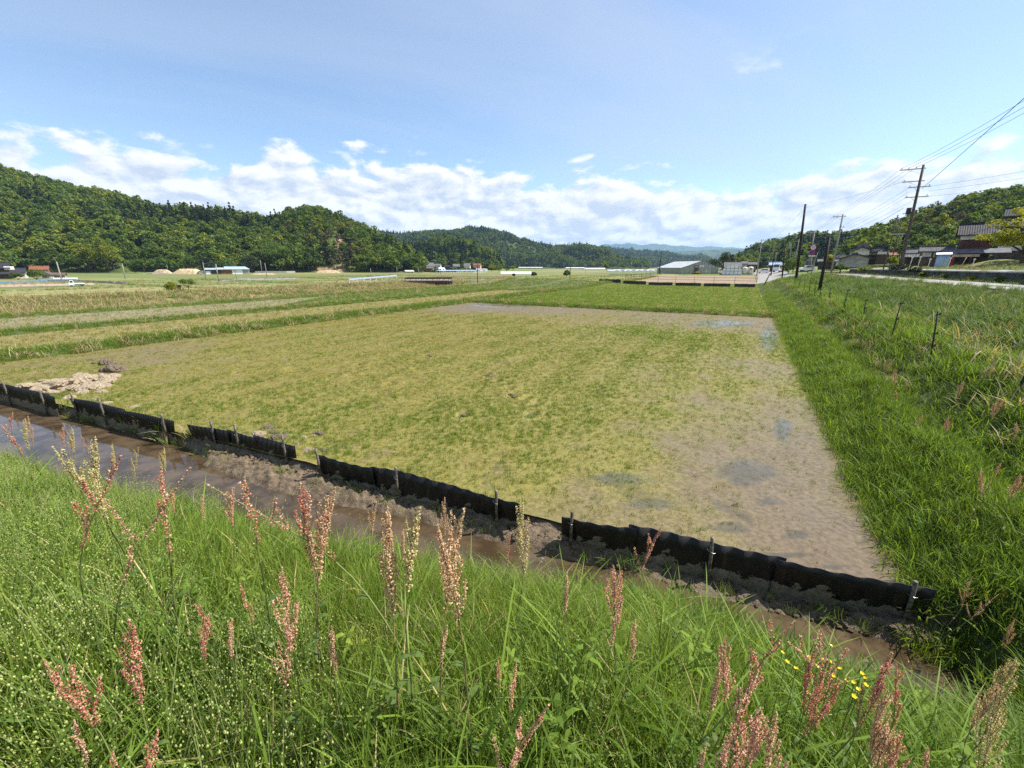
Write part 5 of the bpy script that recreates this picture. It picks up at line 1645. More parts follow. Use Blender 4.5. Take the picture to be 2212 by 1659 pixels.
px_house('outbuilding', 'small grey-roofed shed partly behind the big utility pole', 1944, 1978, 540, 549, 570, 66, M_WOOD, M_TILE2, D=4.0, off=0.05, over=0.4, tiles=12, group=GR, z0=-1.0, lower=(1.75, 1.2))
# pale blue corrugated screen leaning beside the storehouse
sp = atd(2033, 570, 55)
scr = empty('corrugated_screen', (sp.x, sp.y, sp.z - 0.2), face_cam(sp))
tag(scr, 'pale blue-white corrugated screen between outbuilding and black tiled storehouse', 'screen')
o = link('sheet', sheet_panel(1.35, 1.35, 0.03, 0.2, M_BLUEM, 90), None, scr); o.location = (-0.65, 0, 0)
cap = MB(); cap.box(-0.75, 0.8, -0.1, 1.2, 0, 0.05, Matrix.Translation((0, 0, 1.42)) @ Matrix.Rotation(R(12), 4, 'X')); cap.build('roof_sheet', M_FILM, scr)
for xx in (-0.7, 0.75):
    pm = MB(); pm.box(xx - 0.05, xx + 0.05, -0.06, 0.04, -0.5, 1.42); pm.build('post', M_WOOD, scr)
sp = atd(2052.5, 573, 51)
cl = MB()
n_ = 9
V = [(0.32 * (i / (n_ - 1) - 0.5), 0.05 * math.sin(i * 1.9), zz + 0.03 * math.sin(i * 2.2)) for zz in (0.05, 1.0) for i in range(n_)]
V += [(x, y + 0.03, z) for x, y, z in V]
fc = []
for s in (0, 2 * n_):
    fc += [(s + i, s + i + 1, s + n_ + i + 1, s + n_ + i) for i in range(n_ - 1)]
fc += [(0, 2 * n_, 3 * n_, n_), (n_ - 1, 2 * n_ - 1, 4 * n_ - 1, 3 * n_ - 1)]
cl.add(V, fc)
o = cl.build('red_banner', M_RED); o.location = (sp.x, sp.y, sp.z); o.rotation_euler = (0, 0, face_cam(sp))
tag(o, 'red cloth hanging at the corner of the black tiled storehouse', 'banner')

# houses farther along the road
px_house('house', 'white gabled house with black roof edge, left of the steep white gable', 1829, 1874, 535, 543, 566, 86, M_PLAST, M_TILE, D=8, gable=True, off=0.1, over=0.5, group=GR, windows=[('l', 0.0, 3.0, 1.8, 0.7)], band=[(-0.5, 1.4, M_WOOD)])
px_house('house', 'low house with broad grey gable in front of the white gabled house', 1803, 1878, 549.5, 560, 571, 80, M_GREYP, M_TILE, D=6, gable=True, off=0.1, over=0.6, group=GR)
px_house('house', 'steep white gable wall with one dark window', 1868, 1904, 535.5, 545, 566, 88, M_PLAST, M_TILE, D=8, gable=True, off=0.35, over=0.35, group=GR, windows=[('l', 0.2, 2.2, 0.9, 1.2)], band=[(-0.5, 1.6, M_WOOD)])
px_house('house', 'house with faded red roof beside the steep white gable', 1897, 1932, 546, 553, 566, 90, M_PLAST, M_TILER, D=6, off=0.05, over=0.4, group=GR, windows=two_window('f', 0.6, 1.2, 0.8, 1.0))
px_house('house', 'small grey-roofed house glimpsed between the roadside poles', 1803, 1826, 548, 556, 568, 100, M_PLAST, M_TILE2, D=6, gable=True, off=0.1, over=0.4, group=GR)
px_house('house', 'gabled house behind the round speed sign', 1730, 1764, 555, 565, 578, 105, M_GREYP, M_TILE, D=7, gable=True, off=0.0, over=0.5, group=GR, windows=[('l', 0.0, 0.8, 1.4, 0.8)])
px_house('outbuilding', 'long low shed roof below the roadside houses', 1762, 1808, 562, 566, 577, 92, M_WOOD, M_TILE2, D=4, off=0.0, over=0.4, group=GR)
px_house('shed', 'open shed with pale blue roof behind the white lorry', 1658, 1686, 567.5, 573, 587, 135, M_WOOD, M_BLUEM, D=5, off=0.0, over=0.5, group=GR)
px_house('house', 'long grey-roofed house behind the arched tunnel', 1561, 1600, 566.5, 577, 588, 185, M_GREYP, M_TILE2, D=8, off=0.05, over=0.5, group=GR, windows=two_window('f', 0.8, 1.6, 1.0, 2.0))
px_house('house', 'tall grey roof showing above the long grey-roofed house', 1596, 1613.5, 564.5, 570, 586, 195, M_GREYP, M_TILE2, D=6, off=0.05, over=0.4, group=GR)
px_house('house', 'dark boarded house with grey roof behind the cream tanks', 1612, 1633, 566.5, 572, 586, 180, M_WOOD, M_TILE2, D=6, off=0.05, over=0.4, group=GR, windows=[('f', 0.5, 1.0, 1.4, 1.0, M_WHITE)])

# retaining wall of the upper road
rw = empty('retaining_wall', (*to_xy(16.45, 50), 2.55), UA)
tag(rw, 'low dark concrete retaining wall carrying the upper road', 'wall')
gw = np.random.default_rng(4)
for k in range(24):
    b = MB()
    v0 = -46 + k * 3.9
    b.box(0.0 + gw.uniform(-0.012, 0.012), 0.24, v0 + 0.02, v0 + 3.88, -0.4, 0.63)
    o = b.build('wall_panel', M_CONCD, rw)
b = MB(); b.box(-0.06, 0.22, -46, 47.6, 0.632, 0.735); b.build('coping', M_CONC, rw)

# delineator posts on the road edge
def delineator(px, yb, yt, label, plain=False, lean=0.05):
    P = atd(px, yb, 34); P.z = 3.28
    a, b_, c = ray(px, yb)
    t = (3.25 - EYE) / c if c < -0.004 else 40
    t = min(max(t, 26), 48)
    P = atd(px, yb, t); Pt = atd(px, yt, t); h = Pt.z - P.z
    root = empty('delineator_post', P, face_cam(P)); tag(root, label, 'post', 'reflector posts along the upper road')
    mb = MB(); mb.tube([(0, 0, -0.4), (lean, 0, h)], 0.026, 8); mb.build('rod', M_REFL if not plain else M_TAN, root, True)
    if not plain:
        mb = MB(); mb.lathe([(0.0, -0.015), (0.085, -0.015), (0.09, 0), (0.085, 0.015), (0.0, 0.015)], 14, Matrix.Translation((lean, 0, h)) @ Matrix.Rotation(R(90), 4, 'X'))
        mb.build('reflector', M_REFL, root, True)
delineator(1965, 574, 557, 'reflector post nearest the big utility pole')
delineator(1982.5, 574.5, 555.5, 'reflector post in front of the brown outbuilding wall')
delineator(2004, 576, 560.5, 'reflector post before the shuttered window')
delineator(2046, 580, 558, 'white reflector post beside the red cloth')
delineator(2076, 572, 555.5, 'slanting plain stake under the tan board', True, 0.22)
delineator(2100, 573, 560.5, 'reflector post on the edge of the mown mound')

# ------------------------------------------------------------------ farmhouses and yard at the far left
GL = 'farm buildings below the long hill'
px_house('farmhouse', 'two-storey farmhouse with dark roof and red-brown upper wall by the blue net', -24, 36, 568, 580, 606, 122, M_REDW, M_TILE, D=7, off=-0.1, over=0.5, group=GL, tiles=24, lower=(2.6, 1.4), windows=[('f', 2.4, 3.2, 1.9, 0.9, M_WHITE, M_WHITE), ('f', -1.5, 3.2, 1.9, 0.9)])
px_house('house', 'low dark-roofed wing beside the two-storey farmhouse', 33, 64, 580, 590, 603, 130, M_PLAST, M_TILE, D=6, off=-0.1, over=0.4, group=GL)
px_house('house', 'red-roofed farm building behind the garden trees', 70, 114, 575.5, 583, 598, 150, M_BRNW, M_TILER, D=6, off=-0.1, over=0.5, group=GL, windows=two_window('f', 0.6, 1.2, 0.8))
px_house('barn', 'grey gabled barn with a small dark window', 91, 118, 587, 594, 604.5, 126, M_GREYP, M_TILEB, D=5, gable=True, off=-0.2, over=0.35, group=GL, windows=[('l', 0.0, 0.8, 0.8, 0.6)])
px_house('barn', 'long brown-roofed shed behind the white bags', 112, 147, 590, 595, 603.5, 132, M_GREYP, M_TILEB, D=4.5, off=-0.1, over=0.4, group=GL)

def garden_tree(name, label, px, py, wpx, hpx, leafmat, t=None, nclump=30, per=60, leaf=0.25, trunk=0.3, squash=1.0, group=None, seed=0, flatbot=-0.35, lump=0.34):
    """tree surveyed by its base point and crown size in the picture"""
    if t is None: B, t = hit(px, py)
    else: B = atd(px, py, t)
    k = t / F_PX
    w, h = wpx * k * math.cos(math.atan2(B.x, B.y)) * 0.5 + wpx * k * 0.5, hpx * k
    g = np.random.default_rng(100 + seed)
    root = empty(name, B); tag(root, label, 'tree' if 'tree' in name else 'bush', group)
    tk = h * trunk
    rz = (h - tk) / 2
    me = crown_mesh('crown', w / 2 * 0.92, rz, tk + rz, nclump, per, leaf, leafmat, g, lump, flatbot)
    link('crown', me, None, root)
    mb = MB()
    r0 = max(0.05, w * 0.022)
    mb.tube([(0, 0, -0.3), (0.02 * w, 0, tk * 0.6), (0, 0.02 * w, tk + rz * 0.6)], [r0 * 1.25, r0, r0 * 0.5], 8)
    for q in range(6):
        a = q * 1.05 + g.uniform(-0.3, 0.3)
        z1 = tk * g.uniform(0.65, 1.0)
        mb.tube([(0, 0, z1), (w * 0.17 * math.cos(a), w * 0.17 * math.sin(a), z1 + rz * 0.5), (w * 0.33 * math.cos(a), w * 0.33 * math.sin(a), z1 + rz * 0.9)], [r0 * 0.55, r0 * 0.4, r0 * 0.18], 6)
    mb.build('trunk', MAT_BARK, root, True)
    return root
LEAF_T1 = M_leaf('garden_tree_leaves', [(0.085, 0.145, 0.03), (0.115, 0.185, 0.038)], 0.4, 0.55, 0.2)
LEAF_T2 = M_leaf('bright_spring_leaves', [(0.26, 0.29, 0.028), (0.32, 0.33, 0.04)], 0.5, 0.55, 0.2)
LEAF_T3 = M_leaf('yellow_green_leaves', [(0.17, 0.215, 0.026), (0.23, 0.26, 0.034)], 0.42, 0.55, 0.2)
LEAF_T4 = M_leaf('dark_evergreen_leaves', [(0.028, 0.048, 0.016), (0.04, 0.062, 0.02)], 0.25, 0.5, 0.3)
garden_tree('garden_tree', 'round dark green garden tree between farmhouse wing and grey barn', 80, 606, 36, 24, LEAF_T1, 118, seed=1, trunk=0.1)
garden_tree('garden_tree', 'small green tree in front of the low dark-roofed wing', 40, 605, 26, 16, LEAF_T1, 116, seed=2, trunk=0.1)
garden_tree('tree', 'tall bright yellow-green tree at the foot of the long hill', 236, 590, 56, 76, LEAF_T3, 226, seed=3, trunk=0.06, nclump=44, per=70, leaf=0.8, lump=0.3)
garden_tree('tree', 'yellow-green tree leaning from the wood, left of the bright tall tree', 196, 590, 50, 62, LEAF_T3, 228, seed=4, trunk=0.06, nclump=40, per=70, leaf=0.8, lump=0.3)
for i, (x, w) in enumerate([(292, 26), (312, 30), (334, 28), (355, 26), (374, 24)]):
    garden_tree('clipped_tree', ['first', 'second', 'middle', 'fourth', 'last'][i] + ' rounded tree from the left in the row behind the sand heaps', x, 588, w, 27 + 3 * (i % 2), LEAF_T1, 222, seed=10 + i, trunk=0.08, per=50, leaf=0.6, group='rounded trees behind the sand heaps')
for i, (x, w, h) in enumerate([(413, 44, 34), (448, 40, 34), (492, 46, 30), (545, 40, 40), (592, 56, 74), (568, 40, 52), (618, 44, 60)]):
    garden_tree('tree', ['dark tree behind the long sand heap', 'dark tree behind the concrete blocks', 'broad tree behind the blue-roofed sheds', 'tree at the end of the blue-roofed sheds', 'tall tree on the flank of the round hill', 'tree beside the tall flank tree, nearer the sheds', 'tree beside the tall flank tree, nearer the landslip'][i], x, 590, w, h, [LEAF_T1, LEAF_T4][i % 2], 236 if i < 4 else 258, seed=20 + i, trunk=0.08, nclump=34, per=60, leaf=0.7, group='trees at the foot of the wood')
garden_tree('bush', 'round clipped bush beside the small roofed monument', 371.5, 629, 31, 19, LEAF_T3, seed=30, trunk=0.04, nclump=34, per=60, leaf=0.16, flatbot=-0.7)
garden_tree('small_tree', 'spreading low tree standing alone in the plots', 407.5, 625.5, 42, 22, LEAF_T1, seed=31, trunk=0.28, nclump=30, per=46, leaf=0.16, flatbot=-0.15, lump=0.26)

# small roofed monument
B, t = hit(388.5, 628)
k = t / F_PX
mo = empty('stone_monument', B, face_cam(B)); tag(mo, 'small dark stone monument between the clipped bush and spreading tree', 'monument')
b = MB(); b.box(-0.25, 0.25, -0.2, 0.2, -0.2, 0.75); b.build('stone', M_CONCD, mo)
b = MB(); b.prism([(-0.5, 0.75), (0.5, 0.75), (0.28, 0.95), (-0.28, 0.95)], -0.4, 0.4); b.build('cap', M_TILE, mo)
b = MB(); b.box(0.38, 0.6, -0.1, 0.1, -0.2, 0.38); b.build('side_stone', M_CONCD, mo)

# ------------------------------------------------------------------ vehicles
def wheels(root, xs, ys, r, w):
    for x in xs:
        for y in ys:
            tb = MB(); tb.lathe([(r * 0.6, -w / 2), (r * 0.95, -w / 2), (r, -w * 0.3), (r, w * 0.3), (r * 0.95, w / 2), (r * 0.6, w / 2)], 16, Matrix.Translation((x, y, r)) @ Matrix.Rotation(R(90), 4, 'X'))
            o = tb.build('wheel', M_DARK, root, True)
            rb = MB(); rb.lathe([(0.0, -w * 0.42), (r * 0.58, -w * 0.46), (r * 0.58, w * 0.46), (0.0, w * 0.42)], 12, Matrix.Translation((x, y, r)) @ Matrix.Rotation(R(90), 4, 'X'))
            rb.build('rim', M_STEEL, o, True)

def kei_truck(label, P, rz, s=1.0, group=None):
    root = empty('pickup_truck', P, rz); root.scale = (s, s, s); tag(root, label, 'truck', group)
    W = 1.45
    mb = MB(); mb.prism([(-1.65, 0.38), (-0.55, 0.38), (-0.52, 1.0), (-0.60, 1.72), (-1.28, 1.76), (-1.58, 1.06), (-1.68, 0.95)], -W / 2, W / 2)
    mb.build('cab', M_WHITE, root)
    mb = MB()
    for y in (-W / 2 - 0.012, W / 2 - 0.012):
        mb.prism([(-1.42, 1.08), (-0.72, 1.08), (-0.74, 1.6), (-1.22, 1.62)], y, y + 0.024)
    mb.build('side_window', M_GLASS, root)
    mb = MB(); mb.box(-0.02, 0.02, -0.62, 0.62, 0, 0.62, Matrix.Translation((-1.565, 0, 1.08)) @ Matrix.Rotation(R(24), 4, 'Y')); mb.build('windscreen', M_GLASS, root)
    mb = MB(); mb.box(-0.5, 1.65, -W / 2, W / 2, 0.62, 0.68); mb.build('cargo_bed', M_WHITE, root)
    for y in (-W / 2, W / 2 - 0.03):
        b = MB(); b.box(-0.5, 1.65, y, y + 0.03, 0.685, 0.96); b.build('side_board', M_WHITE, root)
    b = MB(); b.box(1.62, 1.65, -W / 2 + 0.035, W / 2 - 0.035, 0.685, 0.96); b.build('tailboard', M_WHITE, root)
    b = MB(); b.box(-1.5, 1.6, -0.45, 0.45, 0.34, 0.615); b.build('chassis', M_DARK, root)
    for y in (-0.5, 0.38):
        b = MB(); b.box(-1.70, -1.66, y, y + 0.14, 0.68, 0.82); b.build('headlight', M_GLASS, root)
    wheels(root, (-1.15, 1.0), (-0.62, 0.62), 0.27, 0.15)
    return root

def small_car(label, P, rz, s=1.0, mat=None, tall=1.5, group=None):
    root = empty('car', P, rz); root.scale = (s, s, s); tag(root, label, 'car', group)
    W = 1.48; m_ = mat or M_WHITE
    bm = bmesh.new(); bmesh.ops.create_cube(bm, size=1.0); bm.free()
    mb = MB(); mb.prism([(-1.7, 0.32), (1.68, 0.32), (1.7, 0.85), (1.55, 0.95), (-0.95, 0.95), (-1.6, 0.80), (-1.72, 0.6)], -W / 2, W / 2); mb.build('body', m_, root)
    mb = MB(); mb.prism([(-0.98, 0.955), (1.55, 0.955), (1.25, tall), (-0.35, tall)], -W / 2 + 0.1, W / 2 - 0.1); mb.build('cabin', m_, root)
    mb = MB()
    for y in (-W / 2 + 0.085, W / 2 - 0.115):
        mb.prism([(-0.72, 1.0), (0.28, 1.0), (0.28, tall - 0.1), (-0.25, tall - 0.1)], y, y + 0.03)
        mb.prism([(0.36, 1.0), (1.38, 1.0), (1.15, tall - 0.1), (0.36, tall - 0.1)], y, y + 0.03)
    mb.build('side_window', M_GLASS, root)
    mb = MB(); mb.box(-0.02, 0.02, -0.58, 0.58, 0, 0.62, Matrix.Translation((-0.96, 0, 0.97)) @ Matrix.Rotation(R(48), 4, 'Y')); mb.build('windscreen', M_GLASS, root)
    wheels(root, (-1.1, 1.05), (-0.64, 0.64), 0.28, 0.17)
    for y in (-0.55, 0.4):
        b = MB(); b.box(-1.73, -1.69, y, y + 0.16, 0.62, 0.74); b.build('headlight', M_PORC, root)
    return root

B, t = hit(167, 618.4)
kei_truck('white pickup truck with flat bed parked beside the blue net', B, face_cam(B) + 0.05, 30 * t / F_PX / 3.3 * 0.8)
B = atd(954, 596.4, 205); kei_truck('tiny white pickup truck in front of the blue-roofed frame', B, face_cam(B) + 1.2, 0.75)
B = atd(1063.3, 593.6, 250); small_car('white hatchback parked near the white tunnel greenhouse', B, face_cam(B) + math.pi + 0.3, 0.72)
B = atd(721.5, 596.0, 236); small_car('white car parked below the landslip sand', B, face_cam(B) + 0.5, 0.8)

def lorry(label, P, rz, s=1.0):
    root = empty('lorry', P, rz); root.scale = (s, s, s); tag(root, label, 'lorry')
    mb = MB(); mb.prism([(-2.6, 0.5), (-1.2, 0.5), (-1.2, 2.3), (-2.3, 2.35), (-2.6, 1.5)], -1.0, 1.0); mb.build('cab', M_WHITE, root)
    b = MB(); b.box(-0.02, 0.02, -0.85, 0.85, 0, 0.75, Matrix.Translation((-2.6, 0, 1.5)) @ Matrix.Rotation(R(18), 4, 'Y')); b.build('windscreen', M_GLASS, root)
    b = MB(); b.box(-2.3, -1.5, -1.03, -1.0, 1.4, 2.05); b.box(-2.3, -1.5, 1.0, 1.03, 1.4, 2.05); b.build('side_window', M_GLASS, root)
    b = MB(); b.box(-1.1, 2.8, -1.05, 1.05, 0.9, 2.6); b.build('cargo_box', M_WHITE, root)
    b = MB(); b.box(-2.4, 2.7, -0.6, 0.6, 0.45, 0.88); b.build('chassis', M_DARK, root)
    wheels(root, (-1.9, 1.9), (-0.85, 0.85), 0.42, 0.24)
B = atd(1686, 588, 118); lorry('white lorry parked behind the dark wooden poles', B, face_cam(B) + 1.0, 0.95)
B = atd(1648, 590.5, 130); small_car('low white car half hidden behind the roadside grass', B, face_cam(B), 0.95)
B = atd(1742, 586, 88); small_car('white car seen beneath the speed sign', B, face_cam(B) + 0.4, 0.8)

def excavator(label, P, rz, s=1.0):
    root = empty('excavator', P, rz); root.scale = (s, s, s); tag(root, label, 'excavator')
    for y in (-0.75, 0.35):
        b = MB(); b.prism([(-1.1, 0.0), (1.1, 0.0), (1.3, 0.25), (1.1, 0.5), (-1.1, 0.5), (-1.3, 0.25)], y, y + 0.4); b.build('track', M_DARK, root)
    b = MB(); b.prism([(-0.3, 0.55), (1.35, 0.55), (1.45, 0.9), (1.3, 1.35), (0.55, 1.4), (-0.3, 1.1)], -0.85, 0.85); b.build('body', M_YEL, root)
    b = MB()
    for x in (-0.55, 0.6):
        for y in (-0.85, 0.15): b.box(x, x + 0.08, y, y + 0.08, 1.1, 2.45)
    cb = b.build('cab_frame', M_DARK, root)
    b = MB(); b.box(-0.5, 0.62, -0.81, 0.2, 1.12, 2.42); b.build('cab_glass', M_GLASS, cb)
    b = MB(); b.box(-0.62, 0.72, -0.88, 0.27, 2.455, 2.56); b.build('cab_roof', M_YEL, root)
    b = MB(); b.tube([(-0.5, 0.45, 1.0), (-1.5, 0.45, 2.3), (-2.6, 0.45, 2.15)], [0.17, 0.19, 0.13], 6); b.build('boom', M_YEL, root)
    b = MB(); b.tube([(-2.45, 0.45, 2.35), (-2.95, 0.45, 0.9)], [0.14, 0.09], 6); b.build('arm', M_YEL, root)
    b = MB(); b.tube([(-0.7, 0.45, 0.9), (-1.5, 0.45, 1.9)], 0.06, 6); b.build('hydraulic_ram', M_STEEL, root)
    b = MB(); b.prism([(-3.15, 0.9), (-2.75, 0.85), (-2.5, 0.35), (-2.9, 0.2), (-3.2, 0.45)], 0.1, 0.8); b.build('bucket', M_DARK, root)
    b = MB(); b.box(-1.75, -1.65, -0.8, 0.8, 0.05, 0.45); b.build('dozer_blade', M_YEL, root)
B = atd(1503, 593.0, 150); excavator('yellow mini excavator in front of the big greenhouse', B, face_cam(B) + 0.05, 0.98)
# small tan carrier machine beside the greenhouse corner
B = atd(1553.5, 593, 152)
cm = empty('crawler_carrier', B, face_cam(B)); tag(cm, 'small tan crawler carrier at the greenhouse corner', 'machine')
b = MB(); b.prism([(-0.8, 0), (0.8, 0), (0.95, 0.2), (0.8, 0.4), (-0.8, 0.4), (-0.95, 0.2)], -0.5, 0.5); b.build('track', M_DARK, cm)
b = MB(); b.prism([(-0.9, 0.45), (0.9, 0.45), (0.95, 0.8), (0.2, 0.85), (0.6, 1.6), (0.4, 1.65), (-0.2, 0.95), (-0.9, 0.9)], -0.45, 0.45); b.build('body', M_TAN, cm)

# ------------------------------------------------------------------ greenhouses and tunnels
GT = 150.0
A0 = atd(1471, 593.2, GT); A1 = atd(1550, 593.2, GT)
apex = atd(1511.4, 564.0, GT)
Wg = (A1 - A0).length; zb = A0.z; eg = atd(1550, 578.2, GT).z - zb; rg_ = apex.z - zb
gr = empty('greenhouse', ((A0.x + A1.x) / 2, (A0.y + A1.y) / 2, zb), math.atan2(A1.y - A0.y, A1.x - A0.x) - 0.0)
tag(gr, 'big grey-green film greenhouse with pitched roof and two sign boards', 'greenhouse')
Lg = 26.0
hw = Wg / 2
sh_ = 0.0
b = MB(); b.add([(-hw, 0, 0), (hw, 0, 0), (hw, 0, eg), (0, 0, rg_), (-hw, 0, eg), (-hw, 0.05, 0), (hw, 0.05, 0), (hw, 0.05, eg), (0, 0.05, rg_), (-hw, 0.05, eg)], [(0, 1, 2, 3, 4), (9, 8, 7, 6, 5), (0, 5, 6, 1), (1, 6, 7, 2), (2, 7, 8, 3), (3, 8, 9, 4), (4, 9, 5, 0)])
b.build('gable_film', M_GHOUSE, gr)
b2 = MB(); b2.add([(-hw, Lg, 0), (hw, Lg, 0), (hw, Lg, eg), (0, Lg, rg_), (-hw, Lg, eg)], [(0, 1, 2, 3, 4)]); b2.build('rear_film', M_GHOUSE, gr)
for sx in (-1, 1):
    b = MB(); b.add([(sx * hw, 0.06, 0), (sx * hw, Lg, 0), (sx * hw, Lg, eg), (sx * hw, 0.06, eg)], [(0, 1, 2, 3)]); b.build('side_film', M_FILM if sx > 0 else M_GHOUSE, gr)
    b = MB(); nn = 12
    for k in range(nn):
        y0, y1 = Lg * k / nn - 0.15, Lg * (k + 1) / nn - 0.2
        b.add([(0, y0, rg_ + 0.02), (0, y1, rg_ + 0.02), (sx * (hw + 0.25), y1, eg - 0.08), (sx * (hw + 0.25), y0, eg - 0.08), (0, y0, rg_ + 0.07), (0, y1, rg_ + 0.07), (sx * (hw + 0.25), y1, eg - 0.03), (sx * (hw + 0.25), y0, eg - 0.03)], [(0, 1, 2, 3), (7, 6, 5, 4), (0, 3, 7, 4), (1, 5, 6, 2), (3, 2, 6, 7)])
    b.build('roof_film', M_GROOF, gr)
for xx in np.linspace(-hw, hw, 9):
    b = MB(); zt = eg + (rg_ - eg) * (1 - abs(xx) / hw); b.box(xx - 0.05, xx + 0.05, -0.06, -0.005, 0, zt); b.build('frame_post', M_GFRAME, gr)
for z in (eg * 0.5, eg):
    b = MB(); b.box(-hw, hw, -0.09, -0.062, z - 0.04, z + 0.04); b.build('frame_rail', M_GFRAME, gr)
b = MB(); b.box(0.9, 3.9, -0.14, -0.095, 0.05, eg * 0.85); fd = b.build('door', M_GHOUSE, gr)
b = MB()
for xx in (0.9, 2.35, 3.8): b.box(xx, xx + 0.1, -0.18, -0.142, 0.05, eg * 0.85)
b.box(0.9, 3.9, -0.21, -0.182, 1.0, 1.1); b.build('door_frame', M_FILM, fd)
kk = GT / F_PX
for (x0, x1, mt, nm) in ((1498.9, 1508.5, M_SIGNK, 'sign_board'), (1509.0, 1519.0, M_WHITE, 'sign_board')):
    xa, xb = (x0 - 1511.4) * kk + 0.0, (x1 - 1511.4) * kk
    b = MB(); z0, z1 = atd(1505, 577, GT).z - zb, atd(1505, 573, GT).z - zb
    b.box(xa, xb, -0.2, -0.12, z0, z1); o = b.build(nm, mt, gr)
    b = MB(); zc = (z0 + z1) / 2
    for q in range(6):
        xs_ = xa + (xb - xa) * (0.14 + 0.12 * q); b.box(xs_, xs_ + 0.13, -0.206, -0.201, zc - 0.12, zc + 0.12)
    b.build('lettering', M_WHITE if mt is M_SIGNK else M_GREYM, o)

def tunnel(name, label, P, rz, W, H, L, mat, ribs=6, group=None, frame=True):
    root = empty(name, P, rz); tag(root, label, 'tunnel', group)
    prof = []
    for i in range(15):
        a = math.pi * i / 14
        prof.append((-W / 2 * math.cos(a), H * (math.sin(a) ** 0.72)))
    V = [(x, y, z) for y in (0, L) for x, z in prof]
    nP = len(prof)
    b = MB(); b.add(V, [(i, i + 1, nP + i + 1, nP + i) for i in range(nP - 1)]); b.build('film', mat, root, True)
    for ye, od in ((0.04, 1), (L - 0.02, -1)):
        b = MB(); b.add([(x, ye, z) for x, z in prof], [tuple(range(nP))[::od]]); b.build('end_film', mat, root)
    for k in range(ribs + 1):
        y = L * k / ribs
        b = MB(); b.tube([(x * 1.005, y - 0.03 if k == 0 else y, z * 1.005) for x, z in prof], 0.035, 5); b.build('hoop', M_GFRAME, root)
    if frame:
        for xx in (-W * 0.3, -W * 0.1, W * 0.1, W * 0.3):
            h = H * (max(0, 1 - (2 * xx / W) ** 2)) ** 0.36
            b = MB(); b.box(xx - 0.04, xx + 0.04, -0.04, 0.0, 0, h); b.build('end_post', M_GREYM, root)
        for z in (H * 0.35, H * 0.62):
            w_ = W / 2 * math.sqrt(max(0.05, 1 - (z / H) ** 2.8))
            b = MB(); b.box(-w_, w_, -0.075, -0.042, z - 0.04, z + 0.04); b.build('end_rail', M_GREYM, root)
    return root
P = atd(1580, 593.2, 138); tunnel('poly_tunnel', 'white arched poly tunnel with dark end frame beside the big greenhouse', P, face_cam(P), 38.6 * 138 / F_PX, 21 * 138 / F_PX, 14, M_FILM, 6)
gt_ = 'low white tunnels in a row across the plain'
for i in range(8):
    x = 1332 + i * 12.2
    P = atd(x, 588.2, 205 + 3 * (i % 2)); tunnel('poly_tunnel', 'low white tunnel in the far row by the grey shed, %s' % ['leftmost', 'second from left', 'third from left', 'fourth from left', 'fourth from right', 'third from right', 'second from right', 'nearest the grey shed'][i], P, face_cam(P) + 0.25, 12.5 * 205 / F_PX, 5.4 * 205 / F_PX * (0.85 + 0.15 * (i % 2)), 16, M_FILM, 3, gt_, False)
P0 = atd(1082, 594.4, 232); P1 = atd(1152, 594.4, 232)
tw = P1 - P0
tunnel('poly_tunnel', 'long white tunnel greenhouse seen side-on in the middle of the plain', P0, math.atan2(tw.y, tw.x) - math.pi / 2, 4.6, 1.95, tw.length, M_FILM, 14, None, False)
for x, w, nm in ((1041, 11, 'larger'), (1051, 8, 'smaller')):
    P = atd(x, 586, 300); tunnel('poly_tunnel', nm + ' white dome tunnel behind the end of the blue-roofed frame', P, face_cam(P) + 0.4, w * 300 / F_PX, 5.4 * 300 / F_PX, 10, M_FILM, 3, None, False)
for (x0, x1, y, t, nm) in ((1120, 1172, 578.6, 640, 'far white sheeted bed, longest, below the low hill'), (1222, 1262, 579.4, 560, 'far white sheeted bed behind the small round tree'), (1262, 1306, 581.2, 420, 'white sheeted bed with dark edge, nearest on the plain')):
    A_, B_ = atd(x0, y, t), atd(x1, y, t); d = B_ - A_
    tunnel('sheeted_bed', nm, A_, math.atan2(d.y, d.x) - math.pi / 2, 5.0, 1.2, d.length, M_FILM, 6, None, False)
# grey shed
px_house('shed', 'small weathered grey shed at the foot of the dark guy-wired pole', 1425, 1449, 581.5, 585.5, 592, 170, M_GREYM, M_GREYP, D=4, off=0, over=0.3)
px_house('house', 'low cream-roofed house alone on the far plain', 1262 + 188, 1262 + 205, 570, 573.5, 577, 420, M_PLAST, M_TILEB, D=8, over=0.5)

# cream water tanks
for x, w, y0, lab in ((1607, 10.5, 577, 'cream water tank nearest the arched tunnel'), (1619.5, 11.5, 576.5, 'cream water tank farther from the arched tunnel, with a dark hatch')):
    P = atd(x, 591.6, 140); k = 140 / F_PX
    root = empty('water_tank', P, face_cam(P)); tag(root, lab, 'tank', 'cream water tanks')
    r = w * k / 2; h = (591.6 - y0) * k
    b = MB(); b.lathe([(r * 0.95, 0.15), (r, 0.25), (r, h * 0.82), (r * 0.96, h * 0.88), (r * 0.5, h * 0.97), (0.0, h * 0.98)], 20); b.build('body', M_CREAM, root, True)
    b = MB(); b.lathe([(r * 0.22, h * 0.96), (r * 0.22, h * 1.04), (0, h * 1.05)], 12); b.build('lid', M_CREAM, root, True)
    b = MB(); b.box(-r, r, -r, r, -0.4, 0.15); b.build('plinth', M_CONC, root)
    if 'hatch' in lab:
        b = MB(); b.box(-0.1, 0.35, -r * 1.04, -r * 0.9, h * 0.55, h * 0.8); b.build('hatch', M_GREYM, root)
